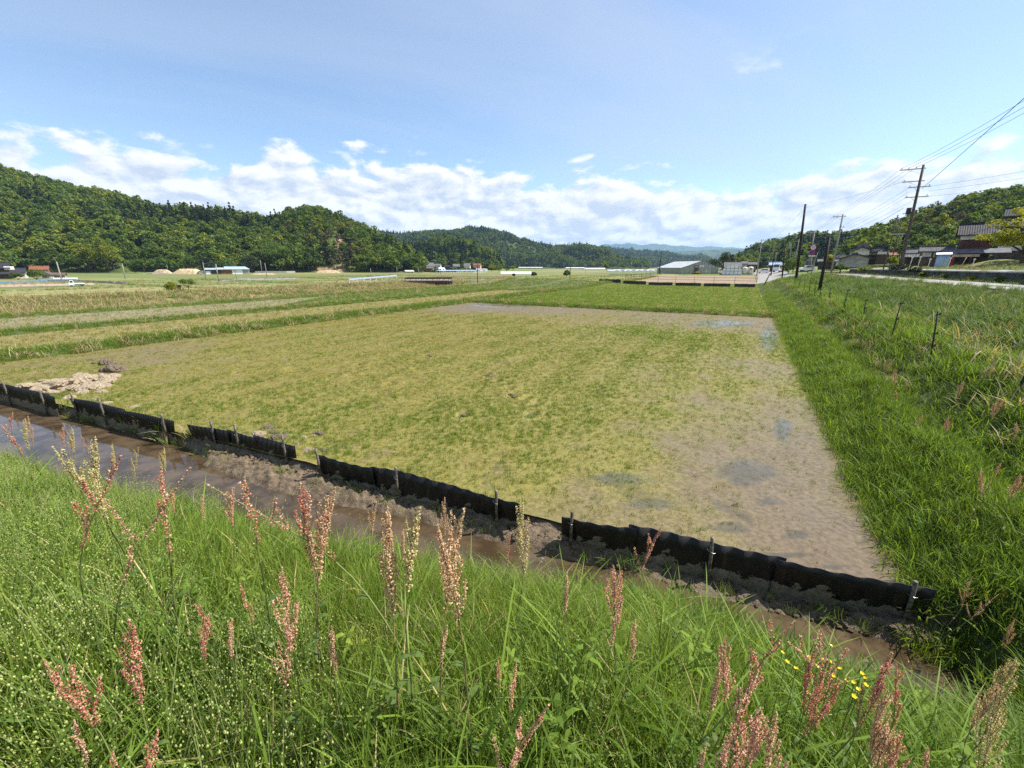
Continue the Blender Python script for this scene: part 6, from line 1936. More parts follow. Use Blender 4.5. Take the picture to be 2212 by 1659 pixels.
P = atd(1600.5, 592, 139); b = MB(); b.box(-0.3, 0.3, -0.3, 0.3, 0, 2.1); b.box(-0.42, 0.42, -0.42, 0.42, 2.103, 2.2); o = b.build('pump_box', M_GREYM); o.location = P; o.rotation_euler = (0, 0, face_cam(P)); tag(o, 'narrow grey cabinet between arched tunnel and cream tanks', 'cabinet')
P = atd(1641, 590.5, 132); b = MB(); b.lathe([(0.3, 0), (0.32, 0.05), (0.3, 0.3), (0.32, 0.55), (0.3, 0.85), (0.05, 0.88)], 14); o = b.build('oil_drum', M_SIGNR, None, True); o.location = P; tag(o, 'dark red drum beside the low white car', 'drum')

# ------------------------------------------------------------------ village under the spur
GVv = 'village houses under the dark spur'
VT = 290.0
vill = [
    ('dark-roofed house with pink wall at the edge of the village', 856, 872, 577, 583, 591, M_PINK, M_TILE, 0, 275),
    ('dark gabled house behind the cream annexe', 872, 888, 574, 582, 590, M_WOOD, M_TILE, 1, 285),
    ('blue-grey roofed house with white side wall', 887, 905, 575, 583, 590, M_PLAST, M_TILE2, 0, 290),
    ('flat cream annexe with one dark window by the road', 874.5, 894, 585.2, 586.6, 594, M_CREAM, M_PLAST, 0, 255),
    ('broad gabled house of the big farmstead', 906, 922, 570.5, 578, 587, M_PLAST, M_TILE2, 1, 300),
    ('tallest hipped roof of the big farmstead', 920, 938, 567.5, 575.5, 586, M_GREYP, M_TILE2, 0, 305),
    ('front wing of the big farmstead with white and brown walls', 915, 938, 576, 580, 587.5, M_BRNW, M_TILE2, 0, 285),
    ('low grey roof behind the big farmstead', 937, 954, 570, 574, 582, M_PLAST, M_TILE2, 0, 320),
    ('dark square two-storey house in the middle of the village', 958.5, 971.5, 573.5, 576, 586, M_WOOD, M_TILE, 0, 285),
    ('shed with bright white sloping roof beside the dark square house', 946, 961, 579, 584, 587, M_GREYP, M_FILM, 0, 280),
    ('grey-roofed house above the clipped hedge trees', 978, 993, 570.5, 576, 584, M_PLAST, M_TILE2, 0, 310),
    ('dark low house below the grey-roofed house', 973, 988, 576.5, 579.5, 586, M_WOOD, M_TILE, 0, 295),
    ('grey-green roofed house toward the end of the village', 1003, 1017, 568.5, 576, 584, M_PLAST, M_TILE2, 0, 320),
    ('pink house with red roof at the end of the village', 1023, 1040, 569, 573.5, 584, M_PINK, M_TILER, 0, 320),
]
for (lab, x0, x1, yr, ye, yb, wm, rm, gb, t) in vill:
    px_house('house', lab, x0, x1, yr, ye, yb, t, wm, rm, D=7 if not gb else 7, gable=bool(gb), off=0.15 * (1 - 2 * (int(x0) % 2)), over=0.45, group=GVv,
             windows=[('l' if gb else 'f', -1.1, 0.9, 1.3, 0.9), ('l' if gb else 'f', 1.1, 0.9, 1.3, 0.9)])
gvg = np.random.default_rng(8)
spots = [(862, 594, 12, 9), (899, 595, 14, 12), (912, 595, 12, 10), (926, 592, 16, 8), (945, 594, 18, 15), (936, 592, 12, 10), (982, 588, 14, 10), (994, 588, 14, 12), (1004, 588, 12, 10), (1014, 588, 10, 9), (1022, 588, 12, 12), (1062, 586, 20, 15), (1078, 586, 18, 14), (1094, 586, 16, 12), (1108, 584, 14, 9), (884, 586, 16, 10)]
VTL = ['dark tree at the outer end of the village by the round hill', 'leafy tree right of the cream annexe', 'yellow-green tree before the broad gabled house', 'low clipped hedge before the farmstead front wing',
    'big round tree between farmstead and white sloping roof', 'small dark tree at the farmstead corner', 'tree under the grey-roofed house', 'first hedge tree below the grey-roofed house', 'yellow-green hedge tree right of it, before the blue-roofed frame',
    'hedge tree under the grey-green roofed house', 'dark round tree left of the pink house', 'large yellow-green tree just past the dome tunnels', 'large green tree second past the dome tunnels', 'dark tree third past the dome tunnels', 'yellow-green scrub at the end of the spur', 'green shrub behind the cream annexe']
for i, (x, y, w, h) in enumerate(spots):
    garden_tree('garden_tree', VTL[i], x, y, w, h, [LEAF_T1, LEAF_T4, LEAF_T3][i % 3], 272 + 6 * (i % 4), seed=50 + i, trunk=0.08, nclump=16, per=36, leaf=0.55, group='garden trees in the village')

# long blue-roofed frame on white posts
A_, B_ = atd(950, 593.5, 228), atd(1031, 591.5, 250); C_ = atd(1050, 591.0, 255)
d = B_ - A_; L = d.length; L2 = (C_ - A_).length
fr = empty('panel_frame', A_, math.atan2(d.y, d.x)); tag(fr, 'long blue-roofed frame standing on a row of white posts', 'frame')
b = MB(); b.box(0, L, -0.3, 3.6, 0, 0.12, Matrix.Translation((0, 0, 2.1)) @ Matrix.Rotation(R(5), 4, 'X')); b.build('roof_panel', M_BLUEM, fr)
for k in range(27):
    x = L2 * k / 26
    for y in (0.0, 3.2):
        b = MB(); b.box(x - 0.06, x + 0.06, y - 0.06, y + 0.06, -0.6, 2.08 + (0.28 if y else 0) - (0.35 if x > L else 0)); b.build('post', M_WHITE, fr)

# ------------------------------------------------------------------ river bridge and guard rail
A_, B_ = atd(874, 605.4, 100), atd(969, 605.4, 100)
d = B_ - A_; L = d.length; zb = A_.z
br = empty('bridge', (A_.x, A_.y, zb), math.atan2(d.y, d.x) + 0.08); tag(br, 'short bridge with dark red girder and brown rail over the river', 'bridge')
b = MB(); b.box(0, L, 0, 4.2, -0.22, 0.0); b.build('deck', M_CONC, br)
for y in (0.15, 3.6):
    b = MB(); b.box(0.5, L - 0.5, y, y + 0.12, -0.85, -0.225); b.box(0.5, L - 0.5, y - 0.1, y + 0.22, -0.89, -0.853); b.build('girder', M_DRED, br)
for y in (0.08, 4.08):
    for k in range(9):
        b = MB(); x = 0.1 + (L - 0.2) * k / 8; b.box(x - 0.06, x + 0.06, y - 0.05, y + 0.05, 0.002, 0.62); b.build('rail_post', M_RAILB, br)
    b = MB(); b.box(0, L + 0.6, y - 0.075, y - 0.052, 0.3, 0.62); b.build('rail', M_RAILB, br)
for x in (-0.8, L - 0.6):
    b = MB(); b.box(x, x + 1.4, -0.1, 4.3, -2.6, -0.23); b.build('abutment', M_CONCD, br)
A_, B_ = atd(755, 609.5, 84), atd(857, 599.5, 112)
d = B_ - A_; L = d.length
grl = empty('guard_rail', A_, math.atan2(d.y, d.x)); tag(grl, 'pale blue-white guard rail leading up to the bridge', 'guard rail')
sl = math.atan2(B_.z - A_.z, L)
b = MB(); b.box(0, L, -0.04, 0.0, 0.38, 0.72, Matrix.Rotation(-sl, 4, 'Y')); b.build('beam', M_BLUEM, grl)
for k in range(9):
    x = L * k / 8; z = (B_.z - A_.z) * k / 8
    b = MB(); b.box(x - 0.06, x + 0.06, 0.005, 0.12, z - 0.1, z + 0.74); b.build('post', M_WHITE, grl)
b = MB(); P = atd(967, 620.5, 78); b.box(-0.6, 0.6, 0, 1.2, -0.5, 0.28); b.box(-0.85, -0.6, -0.05, 1.2, -0.5, 0.4); b.box(0.6, 0.85, -0.05, 1.2, -0.5, 0.4); o = b.build('culvert', M_CONCD); o.location = P; tag(o, 'dark concrete culvert mouth in the grass bank past the bridge', 'culvert')

# ------------------------------------------------------------------ sand heaps, boards, sheds, stones
def heap(label, x0, x1, yt, yb, t, mat, seed, cat='sand heap'):
    A_, B_ = atd(x0, yb, t), atd(x1, yb, t); h = atd(x0, yt, t).z - A_.z
    d = B_ - A_; L = d.length
    g = np.random.default_rng(seed)
    nx, ny = 40, 16
    U = np.linspace(-1, 1, nx); Vv = np.linspace(-1, 1, ny)
    UU, VV = np.meshgrid(U, Vv)
    r = np.maximum(np.abs(UU) ** 2.6, 0) + VV ** 2
    z = h * np.clip(1.35 * (1 - np.sqrt(np.clip(r, 0, 1)) ** 1.3), 0, 1) * (0.85 + 0.3 * fbm(UU * 2 + seed, VV * 2, seed, 4)) - 0.25
    z += (fbm(UU * 9, VV * 6, seed + 3, 3) - 0.5) * h * 0.16
    vs = np.stack([UU * L / 2, VV * L * 0.2 + L * 0.2, z], -1).reshape(-1, 3)
    i = np.arange((ny - 1) * (nx - 1)); q = (i // (nx - 1)) * nx + i % (nx - 1)
    o = link('sand_heap', mesh('sand_heap', vs, [tuple(k) for k in np.stack([q, q + 1, q + nx + 1, q + nx], 1)], mat, True))
    M_ = (A_ + B_) / 2
    o.location = M_; o.rotation_euler = (0, 0, math.atan2(d.y, d.x))
    tag(o, label, cat)
heap('smaller pale sand heap before the rounded trees', 322, 366, 581, 590.5, 205, M_SAND, 1)
heap('long pale sand heap beside the concrete blocks', 356, 436, 579.5, 593.5, 198, M_SAND, 2)
heap('spread of pale sand at the foot of the landslip', 664, 740, 583, 597, 244, M_SAND, 3)
heap('flat pale sand platform beside the blue-roofed sheds', 520, 600, 590.0, 594.5, 196, M_SAND, 5)
P = atd(354, 596.3, 188); b = MB(); k = 188 / F_PX
for q in range(4): b.box(-15.5 * k + q * 7.8 * k, -15.5 * k + q * 7.8 * k + 7.6 * k, 0, 0.12, 0, (5.4 + 0.4 * ((q * 7) % 3)) * k)
o = b.build('board_fence', M_CONC); o.location = P; o.rotation_euler = (0, 0, face_cam(P)); tag(o, 'low pale board fence in front of the sand heaps', 'fence')
gs = np.random.default_rng(3)
def rock(label, x, y, wpx, t, group, mat=M_STONE):
    P = atd(x, y, t); r = wpx * t / F_PX / 2
    me = CL_P[gs.integers(0, 5)].copy(); me.materials.clear(); me.materials.append(mat)
    o = link('boulder', me); o.location = (P.x, P.y, P.z + r * 0.3); o.scale = (r, r * 0.8, r * gs.uniform(0.6, 0.9)); o.rotation_euler = (0, 0, gs.uniform(0, 6))
    tag(o, label, 'boulder', group)
for i in range(8): rock('pale boulder in the line before the smaller sand heap', 303 + i * 3.6, 592.5 - i * 0.25, 4.2, 205, 'pale boulders before the sand heaps')
for i in range(14): rock('pale boulder edging the flat sand platform', 523 + i * 4.4, 597 - 0.1 * i, 4.4, 193, 'pale boulders edging the sand platform')
for i in range(13):
    P = atd(117 + i * 4.1, 603.8 - 0.02 * i, 122); w = 3.3 * 122 / F_PX
    b = MB(); b.lathe([(w * 0.40, 0), (w * 0.5, 0.06), (w * 0.5, 0.34), (w * 0.36, 0.44), (w * 0.12, 0.48), (w * 0.16, 0.54)], 10)
    o = b.build('white_bag', M_WHITE, None, True); o.location = P; tag(o, 'white bag in the row before the grey barn', 'bag', 'white bags before the grey barn')
for x, w, h, lab in ((437, 11, 8, 'pale concrete block beside the long sand heap'), (445.5, 6, 6, 'small concrete block next to the grey shed')):
    P = atd(x, 594, 200); k = 200 / F_PX; b = MB(); b.box(-w * k / 2, w * k / 2, 0, 1.2, 0, h * k); b.box(-w * k / 2 - 0.1, w * k / 2 + 0.1, -0.1, 1.3, h * k + 0.003, h * k + 0.15)
    o = b.build('concrete_block', M_CONC); o.location = P; o.rotation_euler = (0, 0, face_cam(P)); tag(o, lab, 'block')
# row of sheds with pale blue roofs
P = atd(494, 592, 200); k = 200 / F_PX
sr = empty('shed', P, face_cam(P)); tag(sr, 'row of sheds with pale blue metal roofs and a rust-red wall', 'shed')
for (x0, x1, zt, mt, nm) in ((-46, -30, 7, M_CONC, 'grey_bay'), (-29.6, -13, 9, M_WOOD, 'dark_bay'), (-12.8, 6.8, 9, M_RUST, 'rusty_wall'), (7, 26, 9.2, M_WHITE, 'white_wall'), (26.2, 39, 9.2, M_GREYP, 'grey_wall')):
    b = MB(); b.box(x0 * k, x1 * k, 0, 6, -0.5, zt * k); b.build(nm, mt, sr)
for (x0, x1, z0, z1) in ((-41, -16.5, 9.0, 12), (-23, 7.5, 9.4, 12.8), (-7, 40, 9.7, 15.0)):
    b = MB()
    b.add([(x0 * k, -0.5, z0 * k), (x1 * k, -0.5, z0 * k), (x1 * k - 1.6, 5.5, z1 * k), (x0 * k + 0.2, 5.5, z1 * k), (x0 * k, -0.5, z0 * k + 0.15), (x1 * k, -0.5, z0 * k + 0.15), (x1 * k - 1.6, 5.5, z1 * k + 0.15), (x0 * k + 0.2, 5.5, z1 * k + 0.15)], [(3, 2, 1, 0), (4, 5, 6, 7), (0, 1, 5, 4), (1, 2, 6, 5), (2, 3, 7, 6), (3, 0, 4, 7)])
    b.build('roof', M_BLUEM, sr)
b = MB(); b.box(-39 * k, -32 * k, -0.08, -0.005, -0.4, 6 * k); b.build('door', M_WHITE, sr)
P = atd(512, 606.5, 120); sg = empty('notice_post', P, face_cam(P)); tag(sg, 'thin dark post with small crossbar before the blue-roofed sheds', 'post')
b = MB(); b.tube([(0, 0, -0.5), (-0.1, 0, 3.0)], 0.05, 6); b.build('rod', M_DARK, sg)
b = MB(); b.box(-0.5, 0.3, -0.1, -0.055, 2.75, 2.95); b.build('plate', M_GREYM, sg)
# long grey fence below the round hill
P = atd(595, 591.5, 240); k = 240 / F_PX
gfz = empty('board_fence', P, face_cam(P)); tag(gfz, 'long grey board fence at the foot of the round hill', 'fence')
for q in range(18):
    b = MB(); x = (-37 + q * 4.2) * k; b.box(x, x + 4.1 * k, 0, 0.06, -0.5, 5.6 * k); b.build('panel', M_GREYP if q < 14 else M_PLAST, gfz)

# blue net round the vegetable plot
pts_ = [(-40, 617.5, 92), (105, 611.5, 104), (170, 611, 106), (274, 617, 92)]
W_ = [atd(x, y, t) for x, y, t in pts_]
nf = empty('net_fence', W_[0]); tag(nf, 'low blue net fence around the vegetable plot', 'fence')
for i in range(3):
    a_, b_ = W_[i] - W_[0], W_[i + 1] - W_[0]
    nseg = 14; V, Fc = [], []
    for k in range(nseg + 1):
        p = a_ + (b_ - a_) * k / nseg; sag = 0.1 * abs(math.sin(k * 1.3))
        V += [(p.x, p.y, p.z - 0.1), (p.x, p.y, p.z + 0.85 - sag)]
    Fc = [(2 * k, 2 * k + 2, 2 * k + 3, 2 * k + 1) for k in range(nseg)]
    b = MB(); b.add(V, Fc); b.build('net', M_NET, nf)
    for k in range(0, nseg + 1, 2):
        p = a_ + (b_ - a_) * k / nseg
        b = MB(); b.tube([(p.x, p.y, p.z - 0.3), (p.x, p.y, p.z + 0.95)], 0.02, 5); b.build('net_post', M_SIGNB, nf)

# fence round the ploughed plot
fz = empty('wire_fence', (0, 0, 0)); tag(fz, 'dark post-and-pipe fence around the brown ploughed plot', 'fence')
row = []
for u_ in np.arange(-26, 4.1, 4.0):
    v_ = 98.5 - 0.16 * (u_ - 2); X_, Y_ = to_xy(u_, v_); row.append(Vector((X_, Y_, hz(X_, Y_))))
row2 = []
for v_ in np.arange(98.5 + 4.5, 152, 6.0):
    X_, Y_ = to_xy(-26, v_); row2.append(Vector((X_, Y_, hz(X_, Y_))))
for p in row + row2:
    b = MB(); b.tube([p + Vector((0, 0, -0.2)), p + Vector((0.02, 0, 1.45))], 0.035, 5); b.build('post', M_DARK, fz)
for q in (row, [row[0]] + row2):
    for h in (0.75, 1.3):
        b = MB(); b.tube([p + Vector((0, 0, h - 0.05 * (i % 2))) for i, p in enumerate(q)], 0.03, 5); b.build('pipe', M_DARK, fz)

# ------------------------------------------------------------------ trees near the road
def near_tree():
    t = 46.0
    B = atd(2196, 578, t); k = t / F_PX
    g = np.random.default_rng(321)
    root = empty('roadside_tree', B); tag(root, 'spreading bright yellow-green tree on the mown mound before the houses', 'tree')
    cs, rs = [], []
    for i in range(75):
        d = g.normal(0, 1, 3); d /= np.linalg.norm(d)
        q = g.uniform(0.5, 1.0)
        cs.append((d[0] * 5.0 * q + 0.8, d[1] * 3.6 * q, 4.2 + max(d[2], -0.55) * 3.0 * q - 0.018 * (d[0] * 5 * q) ** 2))
        rs.append(g.uniform(0.55, 1.0))
    V, Fc, T = leaf_cloud(cs, rs, 150, 0.20, g, 0.5)
    me = mesh('crown', V, Fc, LEAF_T2); set_attr(me, 'tone', T); link('crown', me, None, root)
    mb = MB(); mb.tube([(0.6, 0, -0.5), (0.4, 0, 1.2), (0.7, 0.1, 3.0), (0.8, 0, 4.6)], [0.3, 0.25, 0.2, 0.08], 10)
    for q in range(9):
        a = q * 0.7; z1 = g.uniform(1.2, 3.0); r = g.uniform(2.2, 3.8)
        mb.tube([(0.5, 0, z1), (0.5 + r * 0.5 * math.cos(a), r * 0.5 * math.sin(a), z1 + 0.9), (0.5 + r * math.cos(a), r * math.sin(a), z1 + 1.4)], [0.13, 0.09, 0.03], 6)
    mb.build('trunk', MAT_BARK, root, True)
near_tree()
# mown mound under it
P = atd(2150, 578, 47)
U = np.linspace(-1, 1, 40); UU, VV = np.meshgrid(U, U)
r = np.clip(UU ** 2 + VV ** 2, 0, 1)
zz = 1.25 * (1 - r) ** 1.1 - 0.15 + 0.08 * fbm(UU * 5, VV * 5, 7, 3)
vs = np.stack([UU * 6.5, VV * 4.0, zz], -1).reshape(-1, 3)
i = np.arange(39 * 39); q = (i // 39) * 40 + i % 39
o = link('mound', mesh('mound', vs, [tuple(k) for k in np.stack([q, q + 1, q + 41, q + 40], 1)], M_plot('mown_turf', (0.10, 0.13, 0.035), (0.17, 0.19, 0.05), (0.24, 0.21, 0.09), 7.0), True))
o.location = (P.x + 3.2, P.y + 2.0, 3.35); o.rotation_euler = (0, 0, R(38)); tag(o, 'mown grassy mound beside the upper road', None, None, 'structure')

for i, (x, y, w, h, lm, t, lab) in enumerate([
    (1540, 592, 42, 34, LEAF_T4, 235, 'dark clump tree behind the greenhouse roof, tallest of three'), (1562, 592, 34, 46, LEAF_T4, 240, 'dark evergreen behind the arched tunnel'), (1578, 592, 16, 42, LEAF_T4, 242, 'narrow dark conifer behind the arched tunnel'),
    (1600, 588, 26, 30, LEAF_T3, 215, 'yellow-green tree above the long grey roof'), (1622, 588, 26, 30, LEAF_T3, 210, 'yellow-green tree above the dark boarded house'),
    (1712, 586, 46, 26, LEAF_T1, 100, 'bushy green tree behind the dark wooden poles'), (1790, 574, 22, 22, LEAF_T2, 84, 'bright yellow-green shrub beside the low grey gable'),
    (1702, 590, 30, 20, LEAF_T1, 104, 'dark rounded shrub next to the white lorry'), (1925, 577, 24, 20, LEAF_T3, 60, 'thin yellow-green sapling near the big utility pole'),
    (1496, 575, 10, 14, LEAF_T4, 420, 'small dark conifer far behind the greenhouse'), (1310, 583, 12, 11, LEAF_T1, 260, 'round green tree at the end of the low tunnel row'), (1224, 598, 15, 12, LEAF_T1, 140, 'small leaning green tree by the thin dark pole'),
    (1148 + 5, 598, 12, 10, LEAF_T4, 170, 'lone dark bush beyond the plots'), (1110, 597, 6, 5, LEAF_T4, 170, 'tiny dark bush beyond the plots')]):
    garden_tree('tree', lab, x, y, w, h, lm, t, seed=200 + i, trunk=0.12, nclump=28, per=52, leaf=0.28 if t < 120 else 0.6)
gb_ = np.random.default_rng(33)
for i, (x, y, w, h) in enumerate([(1845, 578, 44, 12), (1880, 580, 34, 10), (1868, 585, 30, 8), (1940, 585, 40, 12), (1975, 588, 30, 9), (1815, 584, 26, 10), (1860, 582, 16, 6), (2040, 603, 24, 9), (2100, 606, 22, 8), (2160, 609, 26, 10), (1995, 598, 20, 8)]):
    garden_tree('bush', ['grey-green bramble below the low grey gable', 'green bramble below the steep white gable', 'low bramble on the slope above the lane', 'dark bramble at the foot of the big utility pole', 'dark creeper at the start of the retaining wall', 'bramble beside the grey concrete pole', 'yellow-green fern clump among the brambles', 'creeper hanging at the foot of the retaining wall, under the red cloth', 'weed clump against the retaining wall, under the mown mound', 'weed clump against the retaining wall at the picture edge', 'weed clump at the retaining wall below the outbuilding'][i], x, y, w, h, [LEAF_T1, LEAF_T1, LEAF_T3, LEAF_T4, LEAF_T4, LEAF_T1, LEAF_T2, LEAF_T1, LEAF_T3, LEAF_T1, LEAF_T3][i], None if i < 4 else (42 if i in (4, 5) else None), seed=300 + i, trunk=0.02, nclump=26, per=60, leaf=0.14, flatbot=-0.3)

# ------------------------------------------------------------------ poles, wires, sign, fence posts
def top_point(B, x, y):
    """highest point of a pole standing at B whose top shows at (x, y): nearest approach of the sight line to B's vertical"""
    a, b, c = ray(x, y)
    t = (a * B.x + b * B.y) / (a * a + b * b)
    return Vector((a * t, b * t, EYE + c * t))

def pole(label, bx, by, tx, ty, r, mat, t=None, name='utility_pole', group=None, arms=(), base_drop=0.6, taper=0.72, cap=True):
    B = hit(bx, by)[0] if t is None else atd(bx, by, t)
    T = top_point(B, tx, ty)
    root = empty(name, B); tag(root, label, 'pole', group)
    d = T - B
    mb = MB(); mb.tube([d * (-base_drop / d.length), d * 0.5, d], [r, r * (1 + taper) / 2, r * taper], 12); mb.build('shaft', mat, root, True)
    hk = d.length
    ax = d.normalized()
    for (dn, length, off, ins, rot) in arms:
        p = d - ax * dn
        M_ = Matrix.Translation(p) @ Matrix.Rotation(rot, 4, 'Z')
        b = MB(); b.box(-length / 2 + off, length / 2 + off, r * taper + 0.005, r * taper + 0.095, -0.05, 0.05, M_); am = b.build('crossarm', M_STEEL, root)
        for q in ins:
            ib = MB(); ib.lathe([(0.02, 0.0), (0.02, 0.06), (0.06, 0.07), (0.05, 0.11), (0.065, 0.13), (0.04, 0.19), (0.0, 0.2)], 8, M_ @ Matrix.Translation((q, r * taper + 0.05, 0.053)))
            ib.build('insulator', M_PORC, am, True)
        if length > 1.2 and ins:
            b = MB(); b.tube([M_ @ Vector((off - length * 0.22, r * taper + 0.03, -0.05)), M_ @ Vector((0, r * taper + 0.02, -0.55))], 0.018, 5); b.build('brace', M_STEEL, am)
    return root, B, T

AR = UA                                        # crossarms stand across the road
MP, MB_, MT_ = pole('big utility pole with three crossarms and switchgear beside the upper road', 1945, 577, 1995.5, 356, 0.17, M_POLEB, 50.0, arms=(
    (0.35, 2.3, -0.85, (-1.85, -1.2, -0.55), AR), (1.7, 2.0, -0.55, (-1.4,), AR), (2.35, 2.0, 0.1, (-0.75, 0.95), AR), (3.45, 2.1, 0.05, (-0.85, 0.95), AR), (9.2 - 1.6, 1.6, -0.9, (), AR)))
dax = (MT_ - MB_).normalized()
for dn, nm in ((4.9, 'switch_box'), (6.0, 'transformer')):
    p = (MT_ - MB_) - dax * dn
    M_ = Matrix.Translation(p) @ Matrix.Rotation(AR, 4, 'Z')
    b = MB()
    if nm == 'switch_box':
        b.box(-0.62, -0.22, -0.18, 0.18, -0.35, 0.25, M_); b.box(-0.9, 0.1, -0.04, 0.04, -0.43, -0.353, M_)
    else:
        b.tube([M_ @ Vector((-1.5, 0, 0.05)), M_ @ Vector((-0.1, 0, 0.5))], 0.05, 6)
        for q in (-1.45, -1.2, -0.95): b.lathe([(0.07, -0.2), (0.09, -0.05), (0.05, 0.02), (0.08, 0.1), (0.0, 0.16)], 8, M_ @ Matrix.Translation((q, 0.0, 0.0)))
    b.build(nm, M_SIGNK if nm == 'switch_box' else M_GREYM, MP)
b = MB()
for k in range(16):
    p = (MT_ - MB_) - dax * (3.8 + 0.42 * k); s = 0.15 if k % 2 else -0.15
    b.box(p.x - 0.012, p.x + 0.012 + s * 2, p.y - 0.012, p.y + 0.012, p.z, p.z + 0.024)
b.build('step_bolts', M_STEEL, MP)

GC = 'concrete utility poles along the road'
PB, B1, T1 = pole('grey concrete utility pole left of the big one, short crossarm on top', 1796, 586, 1821.3, 463, 0.15, M_POLEC, 66, group=GC, arms=((0.3, 1.7, -0.4, (-1.1, -0.6, 0.3), AR), (1.9, 0.7, 0.2, (0.4,), AR)))
PD, B2, T2 = pole('concrete utility pole rising right behind the round speed sign', 1745, 587, 1760, 499, 0.15, M_POLEC, 98, group=GC, arms=((0.3, 1.7, -0.4, (-1.1, -0.6, 0.3), AR),))
PE, B3, T3 = pole('utility pole with crossarm standing before the dark hill, right of the cream tanks', 1635, 592, 1646, 517.6, 0.16, M_POLEC, 118, group=GC, arms=((0.3, 1.9, 0.4, (-0.4, 0.5, 1.2), AR), (2.0, 1.2, 0.2, (), AR)))
pole('thin concrete pole between the two dark wooden poles', 1713, 586, 1726.5, 516, 0.11, M_POLEC, 112, group=GC)
pole('thin lamp-topped pole with three white insulators before the dark hill', 1706, 580, 1709, 527, 0.10, M_POLEC, 150, group=GC, arms=((0.15, 1.6, -0.5, (-1.2, -0.5, 0.2), AR),))
pole('slim concrete pole just left of the big utility pole', 1908, 582, 1940, 464, 0.085, M_POLEB, 56, group=GC)
pole('second slim pole leaning beside the big utility pole', 1922, 574, 1948.5, 480, 0.075, M_POLEB, 68, group=GC)
pole('slim upright pole behind the foot of the big utility pole', 1944, 571, 1940.5, 485, 0.07, M_POLEB, 72, group=GC)
pole('thin pole on the slope left of the road sign', 1753, 588, 1766, 546, 0.07, M_POLEC, 80, group=GC)
pole('thin pole before the white lorry', 1673, 590, 1677, 545, 0.08, M_POLEC, 125, group=GC)
pole('thin pole with a lamp far along the road', 1657, 589, 1662.5, 553, 0.07, M_POLEC, 150, group=GC)
GD = 'dark wooden poles along the bank'
PA, BA, TA = pole('tallest dark wooden pole on the bank, with a wire at its head', 1720.6, 595, 1740, 441, 0.19, M_POLEW, 62, group=GD)
PC_, BC, TC = pole('bare dark wooden pole nearest the lens on the bank', 1770, 627, 1791.5, 513, 0.135, M_POLEW, 34, group=GD)
PF, BF, TF = pole('shorter dark wooden pole left of the tallest one', 1690, 593.5, 1696, 535, 0.14, M_POLEW, 82, group=GD)
PG, BG, TG = pole('thin dark wooden pole, leftmost on the bank', 1666, 590, 1675, 538, 0.12, M_POLEW, 90, group=GD)
pole('dark wooden strut leaning toward the field corner', 1652, 613, 1664, 590, 0.09, M_POLEW, 70, 'leaning_strut', GD)
pole('dark guy-wired pole beside the weathered grey shed', 1423.5, 593, 1429.5, 541, 0.20, M_POLEW, 150, group='poles standing in the far plots')
pole('thin dark pole in the middle of the far plots', 1230.5, 605.5, 1233.5, 557, 0.085, M_POLEW, 110, group='poles standing in the far plots')
pole('thin dark pole between bridge and white tunnel greenhouse', 1032, 610, 1031, 564, 0.10, M_POLEW, 100, group='poles standing in the far plots')
pole('short thin pole near the sheeted bed', 1265, 588, 1265.5, 571, 0.09, M_POLEC, 260, group='poles standing in the far plots')
pole('short thin pole above the low white tunnels', 1363, 584, 1364, 566, 0.09, M_POLEC, 260, group='poles standing in the far plots')
GLP = 'concrete poles in the plots before the long hill'
LP = []
for i, (bx, by, tx, ty, t, lab) in enumerate([(137, 618.5, 122, 565, 92, 'leaning concrete pole beside the white pickup truck'), (271, 604, 264, 570, 128, 'concrete pole at the corner of the blue net'), (362, 582, 360, 571.5, 215, 'small pole between the two sand heaps'),
      (444.6, 602.5, 438, 566.5, 138, 'concrete pole before the concrete blocks'), (472.7, 609, 466, 570, 108, 'concrete pole in front of the grey shed bay'), (566.7, 592, 561.8, 561.5, 205, 'pole on the flat sand platform'), (577, 600, 572, 568, 160, 'thin pole beside the flat sand platform'),
      (727.5, 598, 724.5, 573, 225, 'pole with fittings at the landslip sand'), (803, 598, 800, 580, 200, 'thin pole below the round hill'), (858, 594, 857, 576, 230, 'pole at the edge of the village'), (905, 596, 903, 578, 215, 'thin pole in the village behind the bridge')]):
    LP.append(pole(lab, bx, by, tx, ty, 0.13, M_POLEC, t, group=GLP))

def wire(label, pts, sag, r=0.012, group='overhead wires', n_=14):
    out = []
    for i in range(len(pts) - 1):
        a, b = Vector(pts[i]), Vector(pts[i + 1])
        for k in range(n_ + (i == len(pts) - 2)):
            t = k / n_
            p = a.lerp(b, t); p.z -= sag * (b - a).length / 40 * 4 * t * (1 - t)
            out.append(p)
    o0 = out[0].copy()
    mb = MB(); mb.tube([p - o0 for p in out], r, 5)
    o = mb.build('overhead_wire', M_CABLE, None, True); o.location = o0
    return tag(o, label, 'wire', group)

